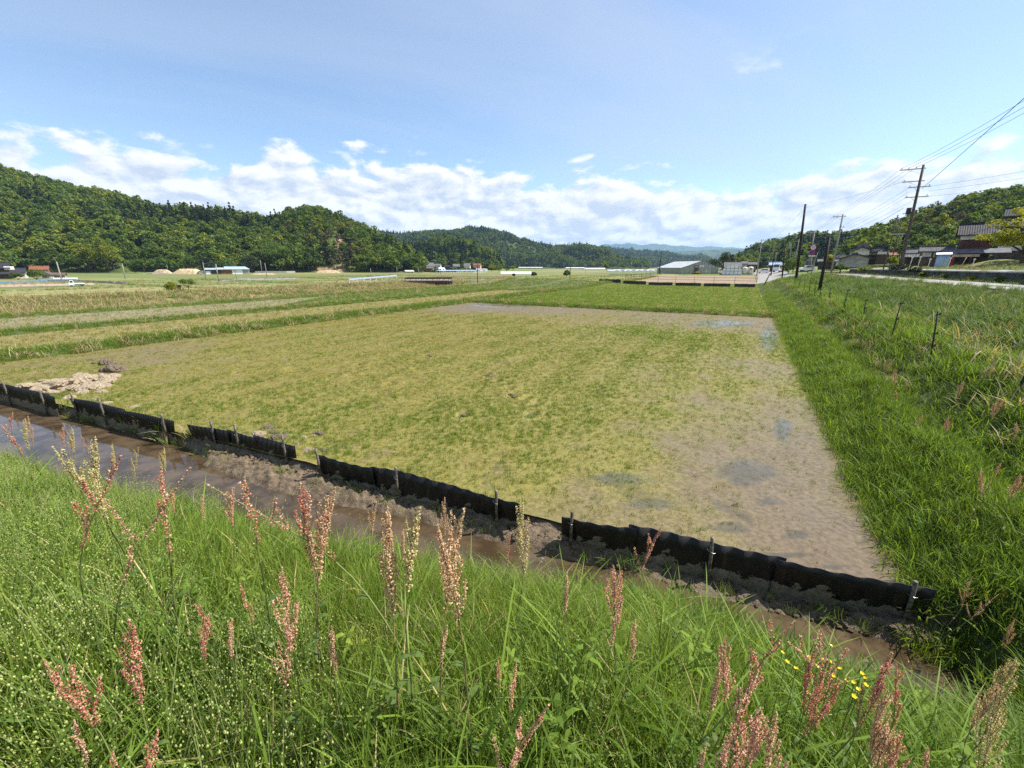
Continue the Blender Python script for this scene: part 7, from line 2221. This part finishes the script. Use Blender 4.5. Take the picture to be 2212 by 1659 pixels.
arm = Vector((UX, UY, 0))
nx_, ny_ = to_xy(16.6, 33.0)
NT_ = Vector((nx_, ny_, 3.3 + (MT_.z - MB_.z)))        # head of the next pole along the road, outside the picture
pole2 = empty('utility_pole', (nx_, ny_, 3.3)); tag(pole2, 'utility pole farther back along the upper road', 'pole', GC)
b = MB(); b.tube([(0, 0, -0.6), (0, 0, MT_.z - MB_.z)], [0.17, 0.12], 12); b.build('shaft', M_POLEB, pole2, True)
for j, q in enumerate((-1.85, -1.2, -0.55)):
    nm = ('outer', 'middle', 'inner')[j]
    wire('%s of three upper wires running off to the top right corner' % nm, [MT_ + arm * q + Vector((0, 0, -0.15)), NT_ + arm * q + Vector((0, 0, -0.15))], 0.5, 0.014)
    wire('%s of three upper wires between big pole and concrete pole' % nm, [MT_ + arm * q + Vector((0, 0, -0.15)), T1 + arm * (q * 0.55 - 0.1) + Vector((0, 0, -0.1))], 0.45, 0.012)
    wire('%s of three upper wires from the concrete pole toward the sign' % nm, [T1 + arm * (q * 0.55 - 0.1) + Vector((0, 0, -0.1)), T2 + arm * (q * 0.55 - 0.1) + Vector((0, 0, -0.1)), T3 + arm * (0.4 + q * 0.4)], 0.5, 0.014)
for j, (dz_, q) in enumerate(((2.4, 0.95), (2.9, 0.95), (3.5, 0.95))):
    wire('%s service wire leaving the big pole to the right' % ('upper', 'middle', 'lower')[j], [MT_ - dax * dz_ + arm * q, Vector((52, 33, 13.0 - 0.8 * j))], 0.4, 0.010)
for j, (dz_, q) in enumerate(((2.3, -0.75), (2.9, -0.8), (3.4, -0.85), (3.9, -0.3))):
    wire('%s low-voltage wire from big pole to concrete pole' % ('first', 'second', 'third', 'fourth')[j], [MT_ - dax * dz_ + arm * q, T1 - Vector((0, 0, 1.9 + 0.45 * j))], 0.4, 0.010)
wire('thick wire climbing steeply to the top right corner', [MT_ - dax * 2.6 + arm * 0.3, Vector((16.1, 8.1, 14.2))], 0.1, 0.022)
wire('thick bundled cable sagging from the big pole to the right', [MT_ - dax * 6.9 + arm * 0.2, Vector((nx_, ny_, NT_.z - 4.9))], 0.45, 0.035)
wire('thin wire along the thick bundled cable', [MT_ - dax * 6.6 + arm * 0.2, Vector((nx_, ny_, NT_.z - 4.5))], 0.3, 0.010)
wire('cable crossing in front of the dark hill to the right', [T1 - Vector((0, 0, 5.0)), MT_ - dax * 9.6, Vector((nx_, ny_, NT_.z - 6.6))], 0.45, 0.018)
wire('heavy cable from big pole down toward the dark wooden poles', [MT_ - dax * 4.6 + arm * -0.9, Vector((T2.x, T2.y, T2.z - 6.0))], 0.35, 0.020)
wire('heavy lower cable from big pole down toward the dark wooden poles', [MT_ - dax * 7.6 + arm * -1.5, Vector((T2.x, T2.y, T2.z - 7.5))], 0.35, 0.020)
wire('single wire from the tallest dark pole up to the big pole', [TA - Vector((0, 0, 0.5)), MT_ - dax * 1.6 + arm * -1.2], 0.4, 0.009)
wire('slack wire between tallest dark pole and concrete pole', [TA - Vector((0, 0, 4.6)), T1 - Vector((0, 0, 3.3))], 0.2, 0.009)
wire('thin wire falling from the tallest dark pole', [TA - Vector((0, 0, 0.5)), TF - Vector((0, 0, 0.3)), TG - Vector((0, 0, 0.3))], 0.25, 0.008)
wire('thin guy wire from the head of the tallest dark pole', [TA - Vector((0, 0, 0.6)), BA + Vector((-7.5, 2.0, 0.6))], 0.0, 0.010)
wire('wire between the poles before the blue-roofed sheds', [LP[1][2] - Vector((0, 0, .2)), LP[4][2] - Vector((0, 0, .2)), LP[3][2] - Vector((0, 0, .2)), LP[6][2] - Vector((0, 0, .2)), LP[8][2] - Vector((0, 0, .2))], 0.5, 0.012)

# far lattice pylon on the hill
P = atd(1922.5, 500, 330); 
pl = empty('pylon', (P.x, P.y, P.z - 9)); tag(pl, 'tiny lattice pylon standing on the far hilltop', 'pylon')
b = MB(); s = 1.7
for sx in (-1, 1):
    for sy in (-1, 1): b.tube([(sx * s, sy * s, 0), (sx * 0.3, sy * 0.3, 14.5)], 0.09, 4)
for k in range(9):
    z0, z1 = k * 1.6, (k + 1) * 1.6; w0, w1 = s + (0.3 - s) * z0 / 14.5, s + (0.3 - s) * z1 / 14.5
    for sg in (-1, 1): b.tube([(-w0 * sg, -w0, z0), (w1 * sg, -w1, z1)], 0.06, 4); b.tube([(-w0 * sg, w0, z0), (w1 * sg, w1, z1)], 0.06, 4)
b.build('lattice', M_STEEL, pl)
for z in (10.0, 11.8, 13.6):
    b = MB(); b.box(-2.6, 2.6, -0.1, 0.1, z, z + 0.22); b.build('crossarm', M_STEEL, pl)

# speed and no-parking sign
t = 60
P = atd(1751.5, 591, t); k = t / F_PX
sg = empty('road_sign', P, face_cam(P)); tag(sg, 'road sign with a round 50 limit above a blue no-parking disc', 'sign')
def loc(x, y):
    q = atd(x, y, t) - P
    c_, s_ = math.cos(-sg.rotation_euler.z), math.sin(-sg.rotation_euler.z)
    return Vector((q.x * c_ - q.y * s_, q.x * s_ + q.y * c_, q.z))
b = MB(); p1, p2, p3, p4 = Vector((0, 0.05, -0.5)), loc(1752, 580), loc(1752.5, 566), loc(1757.5, 531)
for p in (p2, p3, p4): p.y = 0.05
p2.x += 0.12
b.tube([p1, p2, p3, p4], 0.04, 8); b.build('post', M_STEEL, sg, True)
def disc(r, y, mat, c, name, parent):
    b = MB(); b.lathe([(0, -0.012), (r, -0.012), (r, 0.012), (0, 0.012)], 28, Matrix.Translation((c.x, y, c.z)) @ Matrix.Rotation(R(90), 4, 'X'))
    return b.build(name, mat, parent, False)
def ring(r0, r1, y, mat, c, name, parent):
    b = MB(); b.lathe([(r0, -0.008), (r1, -0.008), (r1, 0.008), (r0, 0.008), (r0, -0.008)], 28, Matrix.Translation((c.x, y, c.z)) @ Matrix.Rotation(R(90), 4, 'X'), False)
    return b.build(name, mat, parent, False)
c1, c2 = loc(1757, 535), loc(1754.3, 546)
r = 5.6 * k
d1 = disc(r, -0.02, M_WHITE, c1, 'limit_disc', sg); ring(r * 0.8, r, -0.045, M_SIGNR, c1, 'red_rim', d1)
def glyph(pts, c, y, w, mat, parent, name):
    b = MB()
    for i in range(len(pts) - 1):
        a_, b_ = Vector((c.x + pts[i][0], y, c.z + pts[i][1])), Vector((c.x + pts[i + 1][0], y, c.z + pts[i + 1][1]))
        b.tube([a_, b_], w, 6)
    return b.build(name, mat, parent)
s = r * 0.4
g5 = [(-0.15 * s - .06 * s, 1.0 * s), (-1.05 * s, 1.0 * s), (-1.12 * s, 0.1 * s), (-0.5 * s, 0.22 * s), (-0.15 * s, -0.2 * s), (-0.22 * s, -0.75 * s), (-0.6 * s, -1.0 * s), (-1.12 * s, -0.8 * s)]
g0 = [(0.66 * s + 0.42 * s * math.cos(a), 1.0 * s * math.sin(a)) for a in np.linspace(0, 2 * math.pi, 13)]
glyph(g5, c1, -0.045, s * 0.13, M_SIGNB, d1, 'numeral'); glyph(g0, c1, -0.045, s * 0.13, M_SIGNB, d1, 'numeral')
d2 = disc(r, -0.02, M_SIGNB, c2, 'parking_disc', sg); ring(r * 0.78, r, -0.045, M_SIGNR, c2, 'red_rim', d2)
glyph([(-0.55 * r, 0.55 * r), (0.55 * r, -0.55 * r)], c2, -0.045, r * 0.09, M_SIGNR, d2, 'red_bar')
c3 = loc(1754, 553); b = MB(); b.box(c3.x - 0.42, c3.x + 0.42, -0.03, 0.0, c3.z - 0.09, c3.z + 0.09); pp = b.build('lower_plate', M_WHITE, sg)
glyph([(-0.25, 0), (0.25, 0)], c3, -0.04, 0.02, M_SIGNR, pp, 'arrow')

# thin black fence posts with insulator hooks on the bank
GF = 'thin black fence posts on the bank'
fp = [(2192, 862, 2214, 812), (2009, 778, 2026.7, 671.6), (1923.7, 736, 1947.8, 649), (1863, 691, 1871.5, 645), (1819, 678, 1832.7, 623.4), (1790, 650, 1794.5, 622), (1770, 645, 1773, 624), (1758.6, 641, 1762, 610), (1747, 637, 1751, 604.5), (1736, 627, 1740, 603), (1726, 621, 1729.5, 600), (1714, 618, 1718, 598), (1718, 612, 1721, 598), (1703, 612, 1706, 598), (1692, 606, 1695, 594), (1684, 603, 1687, 592)]
for i, (bx, by, tx, ty) in enumerate(fp):
    B, t = hit(bx, by); T = top_point(B, tx, ty); d = T - B
    if i == 0: d = Vector((0.10, 0.02, 1.15))
    d *= min(1.0, 1.9 / d.length)
    lab = ['black fence post cut by the picture edge', 'nearest full black fence post, before the tall reeds', 'second black fence post, leaning beside the reeds', 'third black fence post along the bank', 'fourth black fence post along the bank'][i] if i < 5 else 'thin black fence post in the far part of the row'
    root = empty('fence_post', B); tag(root, lab, 'post', GF)
    b = MB(); b.tube([d * -0.25, d], 0.02, 6); b.build('rod', M_DARK, root, True)
    for f in (0.3, 0.55, 0.93):
        p = d * f
        b = MB(); b.box(p.x - 0.02, p.x + 0.075, p.y - 0.018, p.y + 0.018, p.z - 0.022, p.z + 0.016); b.box(p.x + 0.06, p.x + 0.078, p.y - 0.012, p.y + 0.012, p.z + 0.018, p.z + 0.045); b.build('insulator', M_DARK, root)

# ------------------------------------------------------------------ sorrel plants and buttercups on the embankment
gp = np.random.default_rng(77)
def M_seed(name, cols):
    m, n, out = new_mat(name)
    a = n.new('ShaderNodeAttribute', attribute_name='tone')
    c = n.ramp(a.outputs['Fac'], [(i / (len(cols) - 1), c) for i, c in enumerate(cols)])
    p = principled(n, c, 0.55, 0, 0.35)
    tr = n.new('ShaderNodeBsdfTranslucent'); n.put(tr.inputs[0], n.mix(1.0, c, (1.25, 1.0, 0.8), 'MULTIPLY'))
    mx = n.new('ShaderNodeMixShader'); mx.inputs[0].default_value = 0.42
    n.l.new(p.outputs[0], mx.inputs[1]); n.l.new(tr.outputs[0], mx.inputs[2]); n.l.new(mx.outputs[0], out.inputs[0])
    return m
SEED = {
    'red': M_seed('sorrel_seed_red', [(0.42, 0.06, 0.065), (0.58, 0.16, 0.13), (0.68, 0.36, 0.26), (0.76, 0.56, 0.40)]),
    'pink': M_seed('sorrel_seed_pink', [(0.50, 0.18, 0.14), (0.64, 0.31, 0.23), (0.74, 0.47, 0.34), (0.78, 0.62, 0.44)]),
    'tan': M_seed('sorrel_seed_tan', [(0.42, 0.23, 0.14), (0.58, 0.38, 0.23), (0.70, 0.54, 0.33), (0.75, 0.63, 0.40)]),
    'yellow': M_seed('sorrel_seed_yellow', [(0.42, 0.38, 0.13), (0.57, 0.52, 0.22), (0.68, 0.62, 0.32), (0.74, 0.67, 0.38)]),
}
M_STEM = {'red': M_simple('sorrel_stem_green', (0.17, 0.21, 0.06), 0.5), 'tan': M_simple('sorrel_stem_ochre', (0.26, 0.20, 0.09), 0.55)}
SOR_LEAF = M_leaf('sorrel_leaf', [(0.08, 0.14, 0.03), (0.11, 0.17, 0.035)], 0.4, 0.45, 0.35)

def sorrel_meshes(colour, H, spike, nbranch, spread, lean, g, dense=1.0):
    """stem, seed head (whorls of little round seed valves on rising branches) and leaves; unit metres"""
    nbranch = max(3, nbranch + int(g.integers(-3, 3))); spike *= g.uniform(0.8, 1.12); spread *= g.uniform(0.7, 1.4); dense *= g.uniform(0.6, 1.05)
    st = MB()
    ax = [Vector((lean * (z / H) ** 1.8 * H, 0.02 * math.sin(z * 9), z)) for z in np.linspace(0, H, 12)]
    st.tube(ax, list(np.linspace(0.0035, 0.0012, 12)), 6)
    def axp(z):
        k = min(10.999, max(0, z / H * 11)); i = int(k); return ax[i].lerp(ax[i + 1], k - i)
    V, Fc, T = [], [], []
    def seeds(p, r, m):
        for _ in range(m):
            d = g.normal(0, 1, 3); d /= np.linalg.norm(d); d[2] = d[2] * 0.6 - 0.25
            c = np.array(p) + d * r
            s = g.uniform(0.0019, 0.0038)
            n_ = d + g.normal(0, 0.5, 3); n_ /= np.linalg.norm(n_)
            a = np.cross(n_, (0.3, 0.5, 0.8)); a /= np.linalg.norm(a) + 1e-9; b = np.cross(n_, a)
            i0 = len(V)
            for q in range(5):
                t = q * 1.2566
                V.append(c + (a * math.cos(t) + b * math.sin(t)) * s)
            V.append(c + n_ * s * 0.55); V.append(c - n_ * s * 0.4)
            for q in range(5):
                Fc.append((i0 + q, i0 + (q + 1) % 5, i0 + 5)); Fc.append((i0 + (q + 1) % 5, i0 + q, i0 + 6))
            T.extend([min(1, max(0, g.normal(0.6, 0.28)))] * 7)
    z0 = H - spike
    for z in np.arange(H - spike * 0.55, H, 0.0085):
        k = (H - z) / spike
        seeds(axp(z), 0.002 + 0.0085 * min(1, k * 2.2), int(7 * dense))
    for i in range(nbranch):
        f = i / max(1, nbranch - 1)
        z = z0 + spike * (0.0 + 0.72 * f)
        a = i * 2.4 + g.uniform(-0.4, 0.4)
        L = spike * (0.62 - 0.36 * f) * g.uniform(0.75, 1.2)
        p0 = axp(z)
        out = L * spread * g.uniform(0.7, 1.3)
        bp = [p0 + Vector((math.cos(a) * out * math.sin(t * 1.45), math.sin(a) * out * math.sin(t * 1.45), L * (t - 0.12 * t * t))) for t in np.linspace(0, 1, 7)]
        st.tube(bp, [0.0011] * 7, 4)
        nn = int(L / 0.0095)
        for q in range(nn):
            t = 0.12 + 0.88 * q / max(1, nn); kk = min(5.999, t * 6); j = int(kk)
            seeds(bp[j].lerp(bp[j + 1], kk - j), 0.0075 * (1 - 0.6 * t) + 0.002, int(6 * dense))
    ms = mesh('seed_head', V, Fc, SEED[colour]); set_attr(ms, 'tone', T)
    me_st = mesh('stem', st.v, st.f, M_STEM['tan' if colour == 'tan' else 'red'], True)
    V, Fc = [], []
    for i in range(4):
        z = H * (0.06 + 0.13 * i); a = i * 2.1; L = 0.09 - 0.015 * i; b = axp(z)
        d = Vector((math.cos(a), math.sin(a), 0)); s = Vector((-d.y, d.x, 0)); i0 = len(V)
        for t, w in ((0, 0.15), (0.25, 0.7), (0.55, 1.0), (0.85, 0.5)):
            c = b + d * L * t + Vector((0, 0, L * t * (0.9 - 0.8 * t)))
            V += [c - s * 0.009 * w, c + s * 0.009 * w]
        V.append(b + d * L + Vector((0, 0, L * 0.05)))
        Fc += [(i0, i0 + 1, i0 + 3, i0 + 2), (i0 + 2, i0 + 3, i0 + 5, i0 + 4), (i0 + 4, i0 + 5, i0 + 7, i0 + 6), (i0 + 6, i0 + 7, i0 + 8)]
    ml = mesh('leaf', V, Fc, SOR_LEAF); set_attr(ml, 'tone', [0.5] * len(V))
    return me_st, ms, ml

LIB = {}
for colour in SEED:
    LIB[colour, 'slim'] = [sorrel_meshes(colour, 0.80, 0.26, 6, 0.09, g_, gp) for g_ in (0.05, 0.14, 0.02, 0.09)]
    LIB[colour, 'full'] = [sorrel_meshes(colour, 0.90, 0.36, 10, 0.15, g_, gp, 1.0) for g_ in (0.03, 0.12, 0.07, 0.17)]
    LIB[colour, 'bent'] = [sorrel_meshes(colour, 0.85, 0.34, 6, 0.28, g_, gp) for g_ in (0.45, 0.62, 0.35, 0.54)]

# picture position of the tip, colour, form, plant height, lean direction (degrees), what sets it apart
SOR = [
    (270, 1358, 'red', 'full', .80, 10, 'deep red sorrel with the biggest seed head in the lower left grass'),
    (115, 1420, 'red', 'full', .74, 160, 'red and cream sorrel leaning at the lower left'),
    (525, 1268, 'red', 'slim', .66, 60, 'narrow dark red sorrel spike standing alone above the grass'),
    (430, 1305, 'red', 'slim', .64, 180, 'short rose-red sorrel bending over beside a pink tuft'),
    (452, 1335, 'red', 'slim', .58, 20, 'crimson-topped sorrel tuft next to the bending rose-red one'),
    (497, 1345, 'tan', 'slim', .55, 0, 'small pale sorrel beside the narrow dark red spike'),
    (612, 1240, 'pink', 'full', .85, 40, 'tall loose pink sorrel in the middle of the left grass'),
    (645, 1320, 'pink', 'full', .76, 10, 'pale pink sorrel with spread arms below the tall loose pink one'),
    (715, 1365, 'pink', 'slim', .62, 20, 'small pink sorrel to the right of the spread pale pink one'),
    (240, 1640, 'red', 'slim', .55, 0, 'red sorrel tip at the lower picture edge'),
    (340, 1588, 'red', 'slim', .52, 30, 'small red sorrel sprig near the lower left edge'),
    (165, 1565, 'pink', 'slim', .55, 60, 'small salmon sorrel sprig below the leaning red and cream one'),
    (652, 1045, 'red', 'full', .85, 40, 'pink-red sorrel column rising over the water before the long barrier'),
    (722, 1058, 'tan', 'full', .80, 20, 'tan sorrel beside the pink-red column over the water'),
    (530, 1033, 'red', 'slim', .74, 30, 'bright red sorrel tip by the muddy water'),
    (497, 1060, 'pink', 'full', .78, 0, 'loose pink sorrel under the bright red tip'),
    (458, 1040, 'pink', 'bent', .75, 180, 'pinkish sorrel nodding at the water edge'),
    (436, 1075, 'pink', 'slim', .70, 0, 'slender pink sorrel behind the nodding one'),
    (405, 1015, 'pink', 'bent', .72, 20, 'curly pink sorrel hooked over the brown water'),
    (350, 1010, 'red', 'slim', .66, 40, 'small dark red sorrel sprig at the bank top by the pond'),
    (370, 1060, 'pink', 'slim', .68, 0, 'faded pink sorrel under the small dark red sprig'),
    (42, 850, 'tan', 'full', .80, 40, 'rust-tan sorrel before the barrier at the left edge'),
    (20, 880, 'pink', 'slim', .78, 0, 'rust-pink sorrel at the very left edge of the water'),
    (50, 905, 'yellow', 'slim', .74, 10, 'pale yellow sorrel beside the left-edge sorrels'),
    (8, 915, 'red', 'slim', .72, 180, 'red sorrel cut by the left picture edge'),
    (130, 905, 'pink', 'slim', .80, 20, 'pink sorrel standing before the gap of the left barriers'),
    (160, 890, 'red', 'slim', .82, 60, 'small red sorrel tip in front of the finely ribbed barrier'),
    (150, 925, 'yellow', 'full', .80, 0, 'dense cream-yellow sorrel bundle in front of the pond'),
    (126, 960, 'yellow', 'full', .74, 180, 'yellow sorrel at the left of the cream-yellow bundle'),
    (222, 895, 'yellow', 'slim', .84, 30, 'greenish sorrel spike overlapping the finely ribbed barrier'),
    (195, 945, 'yellow', 'slim', .76, 0, 'greenish-cream sorrel below the greenish spike'),
    (284, 925, 'yellow', 'full', .82, 0, 'pale yellow sorrel left of a matching one before the pond'),
    (345, 945, 'yellow', 'full', .80, 20, 'pale yellow sorrel right of a matching one before the pond'),
    (250, 990, 'red', 'bent', .62, 0, 'low orange-pink sorrel curl in the bank grass'),
    (812, 1090, 'tan', 'full', .80, 0, 'tan sorrel before the first stretch of the long barrier'),
    (838, 1100, 'tan', 'full', .76, 30, 'bushy tan sorrel beside the muddy berm'),
    (872, 1150, 'tan', 'slim', .70, 0, 'thin straw-coloured sorrel left of the tall middle one'),
    (900, 1105, 'yellow', 'slim', .80, 0, 'straw-yellow sorrel over the ditch'),
    (960, 1030, 'tan', 'full', .95, 20, 'tall tan sorrel overlapping the middle of the long barrier'),
    (948, 1120, 'tan', 'full', .75, 180, 'short bushy tan sorrel at the foot of the tall middle one'),
    (1000, 1105, 'tan', 'full', .78, 0, 'tan sorrel between the tall middle one and the barrier end'),
    (880, 1125, 'yellow', 'slim', .72, 30, 'pale sorrel sprig over the brown ditch water'),
    (1130, 1080, 'yellow', 'full', .92, 60, 'cream-green sorrel at the gap between the two long barriers'),
    (1103, 1162, 'red', 'slim', .74, 0, 'thin orange-red sorrel left of the gap between the long barriers'),
    (1446, 1066, 'pink', 'bent', 1.02, 20, 'long leaning sorrel stem crossing the nearest barrier'),
    (1322, 1222, 'pink', 'full', .82, 180, 'many-armed pink sorrel in front of the nearest barrier'),
    (1350, 1300, 'pink', 'slim', .72, 0, 'slender pink sorrel under the many-armed one'),
    (1375, 1350, 'pink', 'slim', .64, 20, 'small orange-pink sorrel below the slender pink one'),
    (1228, 1245, 'tan', 'slim', .7, 0, 'faint tan sorrel in the grass before the nearest barrier'),
    (965, 1360, 'tan', 'slim', .58, 0, 'thin brown sorrel in the middle of the grass'),
    (1075, 1425, 'red', 'slim', .55, 180, 'short crimson sorrel beside the drooping pink one'),
    (1190, 1540, 'pink', 'bent', .66, 0, 'long drooping pink sorrel in the lower middle grass'),
    (1120, 1440, 'pink', 'slim', .58, 40, 'pale pink sorrel over the long drooping one'),
    (1580, 1385, 'pink', 'full', .78, 60, 'rosy tan sorrel right of the lower middle grass'),
    (1560, 1440, 'tan', 'slim', .66, 0, 'tan sorrel below the rosy tan one'),
    (1650, 1475, 'pink', 'full', .84, 10, 'big dusty-pink sorrel in the lower right corner clump, tallest'),
    (1625, 1530, 'pink', 'full', .74, 180, 'dusty-pink sorrel at the left of the tallest clump sorrel'),
    (1690, 1560, 'tan', 'full', .7, 30, 'tan-pink sorrel at the right of the tallest clump sorrel'),
    (1690, 1385, 'pink', 'bent', .78, 180, 'arching pink sorrel at the back of the corner clump'),
    (1725, 1360, 'red', 'bent', .84, 20, 'arching red sorrel rising above the yellow flowers'),
    (1765, 1420, 'red', 'full', .74, 0, 'reddish sorrel among the yellow flowers'),
    (1800, 1440, 'red', 'full', .72, 30, 'reddish sorrel behind the brown bushy one'),
    (1840, 1480, 'red', 'bent', .66, 0, 'rusty red sorrel arching to the right of the flowers'),
    (1870, 1490, 'red', 'slim', .66, 0, 'rusty red sorrel spike right of the yellow flowers'),
    (1935, 1425, 'red', 'slim', .80, 10, 'crimson sorrel pair at the end of the ditch, taller spike'),
    (1948, 1450, 'red', 'slim', .76, 40, 'crimson sorrel pair at the end of the ditch, shorter spike'),
    (1925, 1510, 'tan', 'full', .74, 0, 'bushy brown sorrel under the crimson pair'),
    (1900, 1560, 'tan', 'full', .66, 180, 'bushy brown sorrel left of the other bushy brown one'),
    (1960, 1600, 'pink', 'full', .62, 0, 'brownish pink sorrel near the lower edge under the crimson pair'),
    (2010, 1630, 'pink', 'slim', .58, 0, 'brownish pink sorrel tip at the lower right edge'),
    (1530, 1622, 'tan', 'slim', .52, 0, 'tan sorrel tip at the lower edge'),
    (1580, 1600, 'pink', 'full', .58, 0, 'dusty sorrel at the lower edge left of the corner clump'),
    (2105, 1250, 'tan', 'bent', .80, 20, 'cream curled sorrel at the end of the nearest barrier'),
    (2160, 1290, 'tan', 'bent', .78, 0, 'cream curled sorrel at the right picture edge'),
    (2195, 1345, 'tan', 'full', .85, 0, 'large straw sorrel at the right picture edge'),
    (2180, 1420, 'yellow', 'full', .85, 180, 'large yellowish sorrel below the straw one'),
    (2205, 1480, 'yellow', 'full', .8, 0, 'yellowish sorrel cut by the right picture edge'),
    (2150, 1480, 'tan', 'full', .75, 180, 'loose straw sorrel beside the yellowish ones'),
    (2170, 1560, 'yellow', 'full', .7, 0, 'yellowish sorrel near the lower right corner'),
]
UP = {'slim': 0.80, 'full': 0.90, 'bent': 0.72}
for i, (x, y, colour, form, H, dirn, lab) in enumerate(SOR):
    P, t = hit(x, y, 0.7, 60, H * 0.9)
    uu_, vv_ = to_uv(P.x, P.y)
    ft = lambda q: np.interp(q, [-14, -8, -4, -1.6, -0.6, 0.6, 1.6, 2.2], [1.88, 1.72, 1.42, 1.10, 0.92, 0.90, 1.02, 1.05]) + 0.12
    if -19 < uu_ < 2.25 and v_bar(uu_) - vv_ < ft(uu_):
        # the line of sight runs out over the ditch: the plant stands on the edge of the embankment, tall enough to reach it
        a_, b_, c_ = ray(x, y)
        ts = np.linspace(1.0, 16, 1500); U_, V_ = to_uv(a_ * ts, b_ * ts)
        ok = np.where(v_bar(U_) - V_ > ft(U_))[0]
        if len(ok):
            clr = EYE + c_ * ts - terrain(U_, V_)
            tall = [w_ for w_ in ok if clr[w_] < 0.97]
            q = tall[0] if tall else ok[-1]; P = Vector((a_ * ts[q], b_ * ts[q], 0))
            H = min(1.3, max(0.5, EYE + c_ * ts[q] - hz(P.x, P.y))) / 0.92
    G = Vector((P.x, P.y, hz(P.x, P.y)))
    vi = (i * 7 + i // 3) % 4
    H = H * 0.92
    st, sd, lf = LIB[colour, form][vi]
    lean = {'slim': (0.05, 0.14, 0.02, 0.09), 'full': (0.03, 0.12, 0.07, 0.17), 'bent': (0.45, 0.62, 0.35, 0.54)}[form][vi]
    h0 = {'slim': 0.80, 'full': 0.90, 'bent': 0.85}[form]
    s = H / h0
    d = R(dirn + 12 * math.sin(i * 3.7))
    off = Vector((math.cos(d), math.sin(d), 0)) * lean * h0 * s
    G2 = Vector((G.x - off.x, G.y - off.y, 0)); G2.z = G.z
    root = empty('sorrel', G2, d); root.scale = (s, s, s)
    tag(root, lab, 'sorrel', 'sorrel plants in the near grass')
    link('stem', st, None, root); link('seed_head', sd, None, root)['kind'] = 'stuff'; link('leaf', lf, None, root)
    gz = hz(G2.x, G2.y)
    if gz < G2.z - 0.02:
        b = MB(); b.tube([(0, 0, (gz - G2.z - 0.05) / s), (0, 0, 0.01)], 0.0034, 6); b.build('stem_base', M_STEM['red'], root)

# scattered sorrel on the far bank (reddish haze over the grass)
RB = [(1670, 690), (1700, 660), (1730, 680), (1755, 700), (1815, 700), (1850, 720), (1880, 760), (1905, 800), (1930, 830), (1950, 860), (2110, 720), (2130, 640), (2160, 660), (2080, 850), (2140, 900), (2180, 940), (2050, 920), (1990, 900), (2150, 1000), (2120, 1060), (2190, 1080), (1800, 660), (1840, 690), (2190, 700)]
for i, (x, y) in enumerate(RB):
    P, t = hit(x, y, 2, 60, 0.7)
    G = Vector((P.x, P.y, hz(P.x, P.y)))
    colour = ('pink', 'tan')[i % 2]; form = ('full', 'slim')[i % 3 == 0]
    st, sd, lf = LIB[colour, form][i % 2]
    root = empty('sorrel', G, i * 1.7); s = 1.0 + 0.15 * math.sin(i); root.scale = (s * 1.3, s * 1.3, s)
    tag(root, 'faded sorrel scattered in the rough grass of the bank by the fence posts', 'sorrel', 'sorrel scattered over the rough bank')
    link('stem', st, None, root); link('seed_head', sd, None, root)['kind'] = 'stuff'; link('leaf', lf, None, root)

# buttercups
M_PETAL = M_leaf('yellow_petal', [(0.75, 0.56, 0.02), (0.80, 0.62, 0.03)], 0.3, 0.35, 0.5)
def flower_mesh():
    V, Fc = [], []
    for k in range(5):
        a = k * 1.2566; d = Vector((math.cos(a), math.sin(a), 0)); s = Vector((-d.y, d.x, 0)); i0 = len(V)
        V += [Vector((0, 0, 0)), d * 0.006 - s * 0.0055 + Vector((0, 0, 0.003)), d * 0.012 - s * 0.004 + Vector((0, 0, 0.0065)), d * 0.0125 + s * 0.004 + Vector((0, 0, 0.0065)), d * 0.006 + s * 0.0055 + Vector((0, 0, 0.003))]
        Fc.append((i0, i0 + 1, i0 + 2, i0 + 3, i0 + 4))
    m = mesh('flower', V, Fc, M_PETAL); set_attr(m, 'tone', [0.6] * len(V)); return m
FL = flower_mesh()
fl = [(1690, 1410), (1700, 1430), (1725, 1405), (1748, 1420), (1765, 1440), (1780, 1425), (1800, 1460), (1815, 1445), (1830, 1470), (1845, 1475), (1855, 1490), (1870, 1465), (1862, 1455), (1720, 1445), (1740, 1490), (1795, 1395), (1845, 1505), (1795, 1430), (1750, 1455), (1870, 1480)]
for i, (x, y) in enumerate(fl):
    h = 0.5 + 0.05 * math.sin(i * 2.1)
    P, t = hit(x, y, 0.7, 30, h)
    root = empty('buttercup', (P.x, P.y, hz(P.x, P.y)), i * 1.3); tag(root, 'small yellow buttercup in the flower patch before the end of the ditch', 'flower', 'yellow buttercups before the end of the ditch')
    b = MB(); b.tube([(0, 0, 0), (0.01, 0, h * 0.5), (0, 0, h)], 0.0013, 5); b.build('stem', M_STEM['red'], root)
    o = link('flower', FL, None, root); o.location = (0, 0, h); o.rotation_euler = (0.35 * math.sin(i), 0.35 * math.cos(i * 1.7), 0); o.scale = (0.62,) * 3
